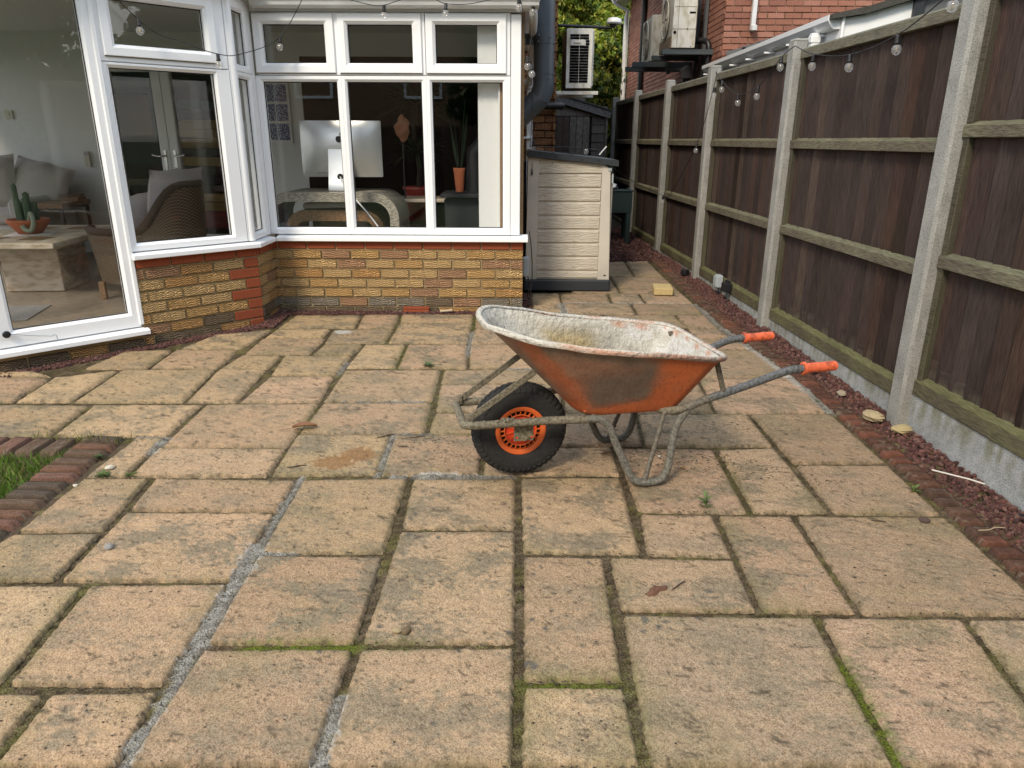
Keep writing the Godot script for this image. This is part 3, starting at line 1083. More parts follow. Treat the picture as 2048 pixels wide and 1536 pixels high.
func build_lawn() -> void:
	var bed := MB.new()
	bed.face([P(-12, 0.012, -6), P(-2.05, 0.012, -6), P(-2.05, 0.03, 2.92), P(-12, 0.03, 2.92)], Vector3.UP)
	struct_("lawn", bed.mesh(), mats.lawn_floor)
	var sets := [[], []]
	var tones := [[], []]
	for i in 24000:
		var d := rng.randf_range(1.3, 2.95)
		var x := -2.03 - pow(rng.randf(), 1.3) * 1.6
		var k := rng.randi() % 2
		var hgt := rng.randf_range(0.03, 0.075)
		if d > 2.88 or x > -2.07:
			hgt *= 0.9
		var bs := Basis.from_euler(Vector3(rng.randf_range(-0.5, 0.5), rng.randf() * TAU, rng.randf_range(-0.5, 0.5))).scaled(Vector3.ONE * hgt)
		sets[k].append(Transform3D(bs, P(x, 0.012 + 0.0062 * d, d)))
		tones[k].append(Color(0.10, 0.22, 0.025).lerp(Color(0.17, 0.26, 0.05), rng.randf()) * rng.randf_range(0.6, 1.1) if rng.randf() < 0.9 else Color(0.3, 0.25, 0.11))
	for k in 2:
		scatter("grass", blade_mesh(0.35 + 0.4 * k), mats.grass, sets[k], tones[k])
	# tufts in the joints: each one a thing that could be pulled out
	var spots := [[-2.02, 3.08, 0.07, "dry grass tuft at the far corner of the lawn edging", 70], [-2.2, 3.1, 0.06, "wispy grass tuft behind the lawn edging bricks", 50], [-1.86, 3.07, 0.05, "low straw-coloured grass tuft on the edging corner", 45], [-2.42, 3.1, 0.045, "small pale grass tuft farthest left along the edging", 26]]
	for s in spots:
		var b := MB.new()
		for i in s[4]:
			b.xf = Transform3D(Basis.from_euler(Vector3(rng.randf_range(-0.9, 0.9), rng.randf() * TAU, rng.randf_range(-0.9, 0.9))).scaled(Vector3(0.7, 1, 0.7) * rng.randf_range(0.4, 1.0) * s[2] * 1.2), Vector3(rng.randfn() * 0.05, 0, rng.randfn() * 0.015))
			b.col = Color(0.25, 0.22, 0.07).lerp(Color(0.14, 0.17, 0.04), rng.randf()) * rng.randf_range(0.7, 1.1)
			var prev := []
			for j in 4:
				var t := j / 3.0
				var w := 0.03 * (1.0 - t * t)
				var at := Vector3(0, t - 0.12 * t * t, 0.45 * t * t)
				var a := b.vert(at + Vector3(-w, 0, 0), Vector3(0, 0.3, 1))
				var c := b.vert(at + Vector3(w, 0, 0), Vector3(0, 0.3, 1))
				if j > 0:
					b.quad(prev[0], prev[1], c, a)
				prev = [a, c]
		var o := put("grass_tuft", b.mesh(), mats.grass)
		o.position = P(s[0], FALL * s[1] - 0.006, s[1])
		tag(o, s[3], "grass tuft", "grass tufts along the lawn edging")


func leaf_shape(b: MB, at: Vector3, dir: Vector3, wide: Vector3, length: float, width: float, droop: float, c: Color) -> void:
	b.col = c
	var nrm := wide.cross(dir).normalized()
	var prev := []
	for j in 6:
		var t := j / 5.0
		var w := width * 0.5 * sin(PI * pow(t, 0.75)) + 0.0003
		var p := at + dir * length * t - Vector3.UP * droop * t * t
		var a := b.vert(p - wide * w + nrm * w * 0.35, nrm)
		var m := b.vert(p, nrm)
		var d := b.vert(p + wide * w + nrm * w * 0.35, nrm)
		if j > 0:
			b.quad(prev[0], prev[1], m, a)
			b.quad(prev[1], prev[2], d, m)
		prev = [a, m, d]


func weed(x: float, d: float, leaves: int, size: float, upright: float, c: Color, label: String) -> void:
	var w := thing("weed", label, "weed", P(x, FALL * d - 0.006, d), 0.0, "weeds growing in the paving joints")
	var st := MB.new()
	st.col = c * 0.7
	st.tube([Vector3.ZERO, Vector3(0.003, size * 0.5 * upright, 0), Vector3(0.001, size * upright, 0.002)], 0.0012, 5)
	put("stem", st.mesh(), mats.leaf, w)
	for i in leaves:
		var a := 2.4 * i + rng.randf() * 0.5
		var lift := rng.randf_range(0.25, 0.9) * upright + 0.15
		var b := MB.new()
		var dir := Vector3(cos(a), lift, sin(a)).normalized()
		leaf_shape(b, Vector3(0, size * upright * 0.7 * i / leaves, 0), dir, dir.cross(Vector3.UP).normalized(), size * rng.randf_range(0.55, 0.9), size * 0.26, size * 0.12, c * rng.randf_range(0.75, 1.2))
		put("leaf", b.mesh(), mats.leaf, w)


func small_things() -> void:
	weed(0.735, 2.50, 8, 0.062, 1.2, Color(0.13, 0.18, 0.07), "young upright weed in the joint right of the barrow's legs")
	weed(-0.545, 4.2, 14, 0.06, 0.5, Color(0.13, 0.17, 0.085), "grey-green rosette weed in the paving joint left of the tray")
	weed(-1.74, 2.73, 9, 0.05, 0.35, Color(0.09, 0.14, 0.04), "low dark green weed beside the lawn edging bricks")
	weed(-1.63, 2.735, 7, 0.04, 0.35, Color(0.10, 0.15, 0.04), "smaller low green weed right of the one by the lawn edging")
	weed(-1.855, 2.9, 9, 0.045, 0.5, Color(0.08, 0.11, 0.045), "dark weed growing between the lawn edging bricks")
	weed(1.615, 2.64, 6, 0.05, 0.7, Color(0.15, 0.19, 0.06), "thin green weed against the brick kerb by the fence")
	weed(1.62, 3.66, 5, 0.025, 0.5, Color(0.14, 0.18, 0.07), "tiny weed at the kerb beyond the barrow's near grip")
	# dead leaf at the left
	var lf := thing("dead_leaf", "curled brown dead leaf lying on the paving left of the wheelbarrow", "leaf", P(-1.03, FALL * 3.23 + 0.002, 3.23), 0.2)
	var b := MB.new()
	var rows := []
	for j in 9:
		var row := []
		for i in 5:
			var t := j / 8.0
			var u := i / 4.0 * 2.0 - 1.0
			var w := 0.026 * sin(PI * clampf(t * 0.92 + 0.05, 0, 1))
			row.append(Vector3((t - 0.5) * 0.115, 0.006 + 0.012 * u * u + 0.010 * sin(t * PI) + 0.002 * sin(t * 25.0), u * w))
		rows.append(row)
	b.col = Color(0.24, 0.12, 0.07)
	b.sheet(rows, Vector3(0, -1, 0))
	put("blade", b.mesh(), mats.leaf, lf)
	b = MB.new()
	b.col = Color(0.16, 0.09, 0.05)
	b.tube(smooth_path([Vector3(-0.055, 0.008, 0), Vector3(-0.085, 0.006, 0.004), Vector3(-0.12, 0.002, 0.0)], 3), 0.0013, 5)
	put("stalk", b.mesh(), mats.stone, lf)
	b = MB.new()
	leaf_shape(b, Vector3(-0.018, 0.003, 0), Vector3(1, 0.25, 0).normalized(), Vector3(0, 0.3, 1).normalized(), 0.04, 0.022, 0.004, Color(0.5, 0.26, 0.03))
	var yl := put("fallen_leaf", b.mesh(), mats.leaf)
	yl.position = P(0.715, FALL * 2.82 + 0.002, 2.82)
	yl.rotation.y = -0.7
	tag(yl, "small orange-yellow fallen leaf right of the barrow's near leg", "leaf")
	b = MB.new()
	leaf_shape(b, Vector3(-0.03, 0.004, 0), Vector3(1, 0.1, 0).normalized(), Vector3(0, 0.4, 1).normalized(), 0.065, 0.03, 0.002, Color(0.19, 0.11, 0.06))
	var bl := put("fallen_leaf", b.mesh(), mats.leaf)
	bl.position = P(0.405, FALL * 2.97 + 0.002, 2.97)
	bl.rotation.y = 0.4
	tag(bl, "small dull brown fallen leaf behind the barrow's near leg", "leaf")
	# bark and twig on the near right paving
	b = MB.new()
	rows = []
	for j in 10:
		var row := []
		for i in 7:
			var a := PI * i / 6.0
			var t := j / 9.0
			var rr := 0.0105 * (0.35 + sin(PI * (0.1 + 0.85 * t))) * rng.randf_range(0.75, 1.2)
			row.append(Vector3((t - 0.5) * 0.088, maxf(0.0, sin(a) * rr), cos(a) * rr * 1.15 + 0.004 * sin(t * 9.0)))
		rows.append(row)
	b.col = Color(0.13, 0.065, 0.04)
	b.sheet(rows, Vector3(0, -0.2, 0))
	var bark := put("bark_piece", b.mesh(), mats.stone)
	bark.position = P(0.449, FALL * 1.96 + 0.001, 1.96)
	bark.rotation.y = 0.62
	tag(bark, "flaky piece of brown bark lying on a near slab", "bark")
	b = MB.new()
	b.col = Color(0.06, 0.042, 0.03)
	b.tube(smooth_path([Vector3(-0.028, 0.004, 0), Vector3(-0.008, 0.006, 0.002), Vector3(0.012, 0.004, -0.001), Vector3(0.034, 0.007, 0.003)], 3), 0.0022, 6)
	var tw := put("twig", b.mesh(), mats.stone)
	tw.position = P(0.522, FALL * 1.985 + 0.001, 1.985)
	tw.rotation.y = 0.75
	tag(tw, "short dark twig beside the piece of bark", "twig")
	var twigs := [[-0.62, 3.15, 0.09, 0.5, "crumbly dark twig on the slab above the damp patch"], [-0.47, 3.14, 0.07, 0.3, "dark twig lying across the mossy joint left of the wheel"], [-0.52, 3.03, 0.05, -0.2, "short dark twig just left of the wheel"], [1.36, 2.4, 0.05, -0.25, "short dark twig on the slab by the brick kerb"], [1.75, 2.35, 0.11, 0.2, "pale dry stalk on the kerb bricks"], [-0.95, 2.82, 0.08, 0.3, "thin dark twig by the grey pointing at the left"]]
	for s in twigs:
		b = MB.new()
		b.col = Color(0.07, 0.05, 0.035) if not s[4].begins_with("pale") else Color(0.35, 0.28, 0.18)
		var l: float = s[2]
		b.tube(smooth_path([Vector3(-l * 0.5, 0.003, 0), Vector3(-l * 0.15, 0.005, l * 0.07), Vector3(l * 0.2, 0.003, -l * 0.05), Vector3(l * 0.5, 0.004, l * 0.04)], 3), [0.002, 0.0023, 0.0024, 0.0024, 0.0026, 0.0028, 0.0026, 0.0022, 0.0018, 0.0014], 5)
		var o := put("twig", b.mesh(), mats.stone)
		o.position = P(s[0], FALL * s[1] + 0.001, s[1])
		o.rotation.y = s[3]
		tag(o, s[4], "twig")
	# a white split cane on the gravel by the fence
	b = MB.new()
	b.col = Color(0.55, 0.52, 0.46)
	b.tube([Vector3(-0.11, 0.03, -0.07), Vector3(0.0, 0.024, 0.0), Vector3(0.035, 0.028, 0.055)], 0.0035, 6)
	var cane := put("cane", b.mesh(), mats.stone)
	cane.position = P(1.85, FALL * 2.68 + 0.015, 2.68)
	tag(cane, "thin white bent cane lying on the red gravel by the fence", "cane")
	# pebbles and stones
	var stones := [[-0.345, 1.757, 0.022, Color(0.36, 0.29, 0.17), "yellowish pebble on the slab by the mossy joint"], [-0.318, 1.757, 0.026, Color(0.16, 0.12, 0.07), "dark crumb of earth beside the yellowish pebble"], [1.535, 2.405, 0.03, Color(0.10, 0.07, 0.06), "dark brown stone on the slab near the kerb"], [-1.745, 2.79, 0.03, Color(0.62, 0.58, 0.5), "white flat pebble on the end of the lawn edging"],
		[1.80, 3.40, 0.085, Color(0.42, 0.34, 0.21), "large sandy stone on the gravel left of the second fence post's foot"], [1.865, 3.24, 0.075, Color(0.43, 0.35, 0.19), "large sandy stone on the gravel right of the second fence post's foot"], [1.79, 3.75, 0.05, Color(0.36, 0.30, 0.22), "sandy stone lying on the kerb beyond the two largest"], [-1.80, 2.63, 0.018, Color(0.6, 0.56, 0.48), "small white pebble on the lawn edging bricks"], [0.64, 2.95, 0.012, Color(0.66, 0.64, 0.6), "tiny white chip right of the barrow's leg"], [-1.42, 2.18, 0.03, Color(0.3, 0.29, 0.28), "grey crumb of mortar on the left slab"]]
	for i in stones.size():
		var s = stones[i]
		b = MB.new()
		var o := put("stone" if s[2] > 0.04 else "pebble", stone_mesh(300 + i, 0.62, 7, 10, 0.14), mats.stone)
		var m := (mats.stone as StandardMaterial3D).duplicate() as StandardMaterial3D
		m.vertex_color_use_as_albedo = false
		m.albedo_color = (s[3] as Color).linear_to_srgb()
		m.albedo_texture = mats.t_grain
		m.uv1_triplanar = true
		m.uv1_scale = Vector3.ONE * 3.0
		o.material_override = m
		o.position = P(s[0], FALL * s[1] + s[2] * 0.22, s[1])
		o.scale = Vector3(1.35, 1, 1) * s[2]
		o.rotation.y = i * 1.3
		tag(o, s[4], "stone" if s[2] > 0.04 else "pebble")
	# wood chips lying in the gravel at the wall's foot
	var chips := [[-0.24, 5.47, 0.09, 0.35, "long splinter of pale wood on the gravel behind the tray"], [-0.07, 5.52, 0.08, 0.75, "pale wood splinter nearest the conservatory corner"], [-0.56, 5.53, 0.10, 0.05, "flat splinter of pale wood under the middle window"]]
	for s in chips:
		b = MB.new()
		b.box(Vector3.ZERO, Vector3(s[2], 0.012, 0.022), 0.004)
		var o := put("wood_chip", b.mesh(), mats.rail_pale)
		o.position = P(s[0], FALL * s[1] + 0.016, s[1])
		o.rotation = Vector3(0.3, s[3], 0.1)
		tag(o, s[4], "wood chip")
	# the loose yellow paver left on the far paving
	b = MB.new()
	b.box(Vector3.ZERO, Vector3(0.165, 0.062, 0.235), 0.008)
	var pv := put("paver", b.mesh(), mats.yellow_paver)
	pv.position = P(1.275, FALL * 6.27 + 0.034, 6.27)
	pv.rotation.y = -0.10
	tag(pv, "loose yellow paving brick lying on the far paving by the kerb", "paving brick")
	# red air brick half buried at the foot of the wall
	b = MB.new()
	b.box(Vector3(0, 0, 0), Vector3(0.205, 0.05, 0.02), 0.002)
	for k in 2:
		b.box(Vector3(0, -0.012 + 0.024 * k, 0.011), Vector3(0.2, 0.009, 0.008), 0.002)
	var ab := put("air_brick", b.mesh(), mats.red_brick)
	ab.position = P(-0.80, 0.125, 5.57)
	tag(ab, "ribbed red air brick at the foot of the conservatory wall", "air brick")
	# small blue ball by the kerb
	b = MB.new()
	var prof := []
	for i in 13:
		var a := -PI / 2 + PI * i / 12.0
		prof.append(Vector2(cos(a) * 0.03, sin(a) * 0.03))
	b.lathe(prof, 18)
	var ball := put("blue_ball", b.mesh(), mats.hedge_blue)
	ball.position = P(1.785, FALL * 4.12 + 0.03, 4.12)
	tag(ball, "small blue ball on the gravel behind the barrow's near grip", "ball")


# ---------------------------------------------------------------- the fence
func graded_box(size: Vector3, seg: int, c0: Color, c1: Color, spread: float, sd: int, bv := 0.004, axis := 1) -> ArrayMesh:
	# a box cut into lengths along one axis, its colour drifting from c0 (low end) to c1 with noise; edges stay sharp-ish
	var r := RandomNumberGenerator.new()
	r.seed = sd
	var b := MB.new()
	var u := (axis + 1) % 3
	var w := (axis + 2) % 3
	var hu := size[u] * 0.5
	var hw := size[w] * 0.5
	var ring := []
	for c in [[1, 1], [-1, 1], [-1, -1], [1, -1]]:
		var k0 := Vector2(c[0] * hu, c[1] * (hw - bv))
		var k1 := Vector2(c[0] * (hu - bv), c[1] * hw)
		if c[0] * c[1] > 0:
			ring.append_array([k0, k1])
		else:
			ring.append_array([k1, k0])
	var rows := []
	for j in seg + 1:
		var t := float(j) / seg
		var row := []
		for i in 8:
			var a: Vector2 = ring[i]
			var bb: Vector2 = ring[(i + 1) % 8]
			var n2 := Vector2(bb.y - a.y, -(bb.x - a.x)).normalized()
			if n2.dot(a + bb) < 0:
				n2 = -n2
			var nn := Vector3.ZERO
			nn[u] = n2.x
			nn[w] = n2.y
			for e in [a, bb]:
				var p := Vector3.ZERO
				p[axis] = (t - 0.5) * size[axis]
				p[u] = e.x
				p[w] = e.y
				b.col = c0.lerp(c1, clampf(t + r.randf_range(-0.15, 0.15), 0, 1)) * (1.0 + r.randf_range(-spread, spread))
				row.append(b.vert(p, nn))
		rows.append(row)
	for j in seg:
		for i in 8:
			b.quad(rows[j][2 * i], rows[j][2 * i + 1], rows[j + 1][2 * i + 1], rows[j + 1][2 * i])
	for s in [0, seg]:
		var nn := Vector3.ZERO
		nn[axis] = -1 if s == 0 else 1
		var k := []
		for i in 8:
			var p := Vector3.ZERO
			p[axis] = (float(s) / seg - 0.5) * size[axis]
			p[u] = ring[i].x
			p[w] = ring[i].y
			b.col = c0 if s == 0 else c1
			k.append(b.vert(p, nn))
		for i in range(1, 7):
			b.tri(k[0], k[i], k[i + 1])
	return b.mesh()


func rail_mesh(length: float, hgt: float, deep: float, body: Color, top: Color, sd: int) -> ArrayMesh:
	# a rail with a weathered, sloping top; runs along z, garden side at -x
	var r := RandomNumberGenerator.new()
	r.seed = sd
	var b := MB.new()
	var prof := [Vector2(0.0, hgt * 0.5), Vector2(-deep * 0.92, hgt * 0.30), Vector2(-deep, hgt * 0.24), Vector2(-deep, -hgt * 0.46), Vector2(-deep * 0.93, -hgt * 0.5), Vector2(0.0, -hgt * 0.5)]
	var seg := 26
	var fn := FastNoiseLite.new()
	fn.seed = sd
	fn.frequency = 0.9
	var rows := []
	for j in seg + 1:
		var z := (float(j) / seg - 0.5) * length
		var row := []
		for i in 5:
			var e: Vector2 = prof[i + 1] - prof[i]
			var nn := Vector3(e.y, -e.x, 0).normalized()
			if nn.dot(Vector3(prof[i].x + prof[i + 1].x + deep, prof[i].y + prof[i + 1].y, 0)) < 0.0:
				nn = -nn
			for q in [prof[i], prof[i + 1]]:
				var n := fn.get_noise_2d(z * 3.0, q.x * 20.0 + q.y * 12.0)
				var c := body.lerp(top, 1.0 if i < 2 else clampf(0.25 + n * 1.3, 0, 1)) * (1.0 + 0.4 * n)
				b.col = c
				row.append(b.vert(Vector3(q.x, q.y + 0.0015 * n, z), nn))
		rows.append(row)
	for j in seg:
		for i in 5:
			b.quad(rows[j][2 * i], rows[j][2 * i + 1], rows[j + 1][2 * i + 1], rows[j + 1][2 * i])
	b.col = body
	for s in [-1, 1]:
		var k := []
		for q in prof:
			k.append(b.vert(Vector3(q.x, q.y, s * length * 0.5), Vector3(0, 0, s)))
		for i in range(1, 5):
			b.tri(k[0], k[i], k[i + 1])
	return b.mesh()


func concrete_slab_mesh(length: float, hgt: float, thick: float, sd: int) -> ArrayMesh:
	var b := MB.new()
	var fn := FastNoiseLite.new()
	fn.seed = sd
	fn.frequency = 0.8
	fn.fractal_octaves = 3
	var nx := 70
	var ny := 14
	var rows := []
	var cols := []
	for j in ny + 1:
		var row := []
		var cr := []
		for i in nx + 1:
			var z := (float(i) / nx - 0.5) * length
			var y := float(j) / ny * hgt
			var n := fn.get_noise_2d(z * 3.0, y * 6.0)
			var n2 := fn.get_noise_2d(z * 40.0, y * 40.0)
			var c := Color(0.385, 0.39, 0.38) * (1.0 + 0.18 * n + 0.25 * n2)
			var drip := fn.get_noise_2d(z * 26.0, y * 2.0 + 50.0)
			c = c.lerp(Color(0.19, 0.18, 0.10), clampf(sstep(0.45, 1.0, float(j) / ny) * (0.25 + drip * 1.6), 0.0, 0.75))
			c = c.lerp(Color(0.20, 0.19, 0.15), (1.0 - sstep(0.0, 0.22, float(j) / ny)) * 0.5)
			cr.append(c)
			row.append(Vector3(-0.0025 * n2, y, z))
		rows.append(row)
		cols.append(cr)
	b.sheet(rows, Vector3(10, hgt * 0.5, 0), cols)
	b.col = Color(0.3, 0.3, 0.28)
	b.box(Vector3(thick * 0.5 + 0.004, hgt * 0.5, 0), Vector3(thick, hgt - 0.002, length - 0.002), 0.004)
	return b.mesh()


func build_fence() -> void:
	var fence := thing("garden_fence", "dark brown closeboard fence between concrete posts along the right of the patio", "fence")
	var cs := [1.535, 3.365, 5.195, 6.985, 8.60, 10.33, 12.05]
	var yaw := atan(FENCE_SLOPE)
	var turn := Basis(Vector3.UP, yaw)
	var board_sets := []
	for v in 9:
		var r := RandomNumberGenerator.new()
		r.seed = 700 + v
		var c := Color(0.052, 0.031, 0.024).lerp(Color(0.044, 0.033, 0.030), r.randf()) * r.randf_range(0.6, 1.45)
		if v == 8:
			c = Color(0.085, 0.062, 0.05)
		board_sets.append(c)
	for k in 6:
		var d0: float = cs[k] + 0.06
		var d1: float = cs[k + 1] - 0.06
		var dm := (d0 + d1) * 0.5
		var len := (d1 - d0) * 1.001
		var up := 0.065 if k == 0 else 0.0
		var inner := fence_x(dm) + 0.05
		# local: z runs along the fence towards the camera, x away from the garden
		var panel := Node3D.new()
		panel.name = "fence_panel"
		fence.add_child(panel, true)
		panel.transform = Transform3D(turn, P(inner, 0, dm))
		var lows := [0.176 + up, 0.79 + up, 1.353 + up, 1.908 + up]
		var hs := [0.092, 0.07, 0.066, 0.07]
		for i in 4:
			var body := Color(0.205, 0.175, 0.13)
			var top := Color(0.20, 0.19, 0.125)
			if i == 0:
				body = Color(0.165, 0.14, 0.095) if k < 2 else Color(0.16, 0.13, 0.085)
				top = Color(0.155, 0.15, 0.075)
			if i == 3:
				body = Color(0.24, 0.22, 0.165)
				top = Color(0.21, 0.20, 0.15)
			put("rail", rail_mesh(len, hs[i], 0.036, body, top, 90 + k * 7 + i), mats.rail, panel, Transform3D(Basis.IDENTITY, Vector3(0.036, lows[i] + hs[i] * 0.5, 0)))
		# boards: feather edged, lapped, seen from the back
		var n := int(round(len / 0.104))
		var w := len / n
		var y0 := 0.20 + up
		var y1 := 1.945 + up
		for i in n:
			var v := rng.randi() % 8
			if rng.randf() < 0.07:
				v = 8
			var c: Color = board_sets[v]
			var low := c.lerp(Color(0.15, 0.14, 0.10), 0.25 + 0.3 * rng.randf() if k < 2 else 0.12)
			var m := graded_box(Vector3(0.011, y1 - y0, w + 0.012), 7, c, c * 1.1, 0.16, 900 + k * 40 + i, 0.0015)
			var o := put("board", m, mats.board, panel)
			o.position = Vector3(0.044 + rng.randf_range(0, 0.003), (y0 + y1) * 0.5, -len * 0.5 + (i + 0.5) * w)
			o.rotation = Vector3(rng.randf_range(-0.002, 0.002), 0.165 + rng.randf_range(-0.04, 0.04), 0)
			if rng.randf() < 0.75:
				# bloom of pale algae at the foot of the board
				var f := graded_box(Vector3(0.0012, rng.randf_range(0.05, 0.16), w * rng.randf_range(0.45, 0.9)), 4, low, c * 1.1, 0.35, 1900 + k * 40 + i, 0.0003)
				var fo := put("foot_bloom", f, mats.board, o)
				fo.position = Vector3(-0.0064, -(y1 - y0) * 0.5 + 0.085, 0)
		for s in [-1, 1]:
			var g := graded_box(Vector3(0.034, y1 - y0 - 0.02, 0.038), 10, Color(0.13, 0.12, 0.075), Color(0.12, 0.105, 0.082), 0.2, 60 + k * 2 + s, 0.003)
			put("batten", g, mats.rail, panel, Transform3D(Basis.IDENTITY, Vector3(0.0235, (y0 + y1) * 0.5, s * (len * 0.5 - 0.02))))
		# gravel board below the panel
		var gy := FALL * dm - 0.13
		var gb := put("gravel_board", concrete_slab_mesh(len + 0.06, 0.176 + up - gy - 0.002, 0.045, 30 + k), mats.concrete, fence)
		gb.transform = Transform3D(turn, P(fence_x(dm) + 0.058, gy, dm))
	for k in 7:
		var d: float = cs[k]
		var g := graded_box(Vector3(0.098, 2.22, 0.108), 30, Color(0.30, 0.29, 0.26), Color(0.36, 0.355, 0.335), 0.14, 20 + k, 0.014)
		var post := put("concrete_post", g, mats.concrete, fence)
		post.transform = Transform3D(turn, P(fence_x(d) + 0.0525, 0.905 + FALL * 0.0, d))
		var cap := MB.new()
		cap.col = Color(0.38, 0.37, 0.33)
		cap.box(Vector3.ZERO, Vector3(0.090, 0.02, 0.100), 0.009)
		put("post_top", cap.mesh(), mats.concrete, post, Transform3D(Basis.IDENTITY, Vector3(0, 1.117, 0)))
	# fittings on the concrete boards
	var s := thing("outdoor_socket", "grey weatherproof socket box on the concrete board at the foot of the fence", "socket box", P(fence_x(6.22) + 0.045, 0.245, 6.22), yaw)
	var b := MB.new()
	b.box(Vector3(-0.03, 0, 0), Vector3(0.06, 0.11, 0.09), 0.012)
	put("box", b.mesh(), mats.grey_box, s)
	b = MB.new()
	b.box(Vector3(-0.063, 0.0, 0), Vector3(0.012, 0.09, 0.07), 0.005)
	put("flap", b.mesh(), mats.grey_box, s)
	b = MB.new()
	b.tube(smooth_path([Vector3(-0.03, -0.05, 0.02), Vector3(-0.035, -0.10, 0.02), Vector3(-0.03, -0.14, 0.03), Vector3(-0.05, -0.17, 0.02)], 4), 0.004, 6)
	put("lead", b.mesh(), mats.cable, s)
	s = thing("black_transformer", "black plug-in transformer with a cable hanging down the concrete board", "transformer", P(fence_x(6.0) + 0.05, 0.235, 6.0), yaw)
	b = MB.new()
	b.box(Vector3(-0.035, 0, 0), Vector3(0.07, 0.075, 0.09), 0.008)
	b.box(Vector3(-0.03, 0.045, -0.02), Vector3(0.03, 0.03, 0.02), 0.004)
	b.box(Vector3(-0.03, 0.045, 0.025), Vector3(0.03, 0.03, 0.02), 0.004)
	put("case", b.mesh(), mats.black_plastic, s)
	b = MB.new()
	b.tube(smooth_path([Vector3(-0.05, -0.03, 0.045), Vector3(-0.065, -0.08, 0.10), Vector3(-0.07, -0.15, 0.18), Vector3(-0.085, -0.2, 0.27)], 5), 0.004, 6)
	b.tube([Vector3(-0.085, -0.2, 0.27), Vector3(-0.09, -0.205, 0.33)], 0.011, 8)
	put("lead", b.mesh(), mats.cable, s)
	s = thing("black_clip", "small black cable connector at the foot of the third fence post", "cable connector", P(fence_x(7.0) - 0.045, FALL * 7.0 + 0.03, 7.08), yaw)
	b = MB.new()
	b.box(Vector3.ZERO, Vector3(0.07, 0.06, 0.07), 0.012, Basis(Vector3(0, 1, 0), 0.5))
	put("case", b.mesh(), mats.black_plastic, s)
	b = MB.new()
	b.tube([Vector3(-0.02, 0.03, 0.02), Vector3(-0.05, 0.055, 0.0)], 0.006, 6)
	put("lead", b.mesh(), mats.cable, s)


# ---------------------------------------------------------------- festoon lights
func make_bulb(parent: Node3D, at: Vector3, lean := Vector3.ZERO) -> void:
	var o := Node3D.new()
	o.name = "light_bulb"
	parent.add_child(o, true)
	o.position = at
	o.rotation = lean
	if not mats.has("m_socket"):
		var b := MB.new()
		b.lathe([Vector2(0.0, 0.0), Vector2(0.009, 0.0), Vector2(0.0115, -0.006), Vector2(0.0115, -0.03), Vector2(0.014, -0.034), Vector2(0.014, -0.042), Vector2(0.0, -0.042)], 12)
		mats["m_socket"] = b.mesh()
		b = MB.new()
		var prof := []
		for i in 15:
			var a := PI / 2 - PI * i / 14.0
			prof.append(Vector2(maxf(cos(a) * 0.0235, 0.0001), -0.066 + sin(a) * 0.025))
		prof.reverse()
		b.lathe(prof, 18)
		mats["m_globe"] = b.mesh()
		b = MB.new()
		b.lathe([Vector2(0.006, -0.046), Vector2(0.004, -0.06), Vector2(0.0, -0.061)], 8)
		b.box(Vector3(0, -0.068, 0), Vector3(0.004, 0.016, 0.012), 0.001)
		mats["m_filament"] = b.mesh()
	put("socket", mats.m_socket, mats.black_plastic, o)
	put("globe", mats.m_globe, mats.bulb_glass, o)
	put("filament", mats.m_filament, mats.filament, o)


func sag(a: Vector3, c: Vector3, drop: float, n := 8) -> Array:
	var o := []
	for i in n + 1:
		var t := float(i) / n
		o.append(a.lerp(c, t) - Vector3.UP * drop * 4.0 * t * (1.0 - t))
	return o


func string_of_lights(label: String, pts: Array, bulbs: Array, at: Vector3) -> void:
	var s := thing("string_lights", label, "string lights", at, 0.0, "festoon light strings round the patio")
	var b := MB.new()
	var path := []
	for p in pts:
		path.append(p - at)
	b.tube(smooth_path(path, 6), 0.0029, 6)
	put("cable", b.mesh(), mats.cable, s)
	for i in bulbs.size():
		make_bulb(s, bulbs[i] - at, Vector3(rng.randf_range(-0.12, 0.12), 0, rng.randf_range(-0.12, 0.12)))


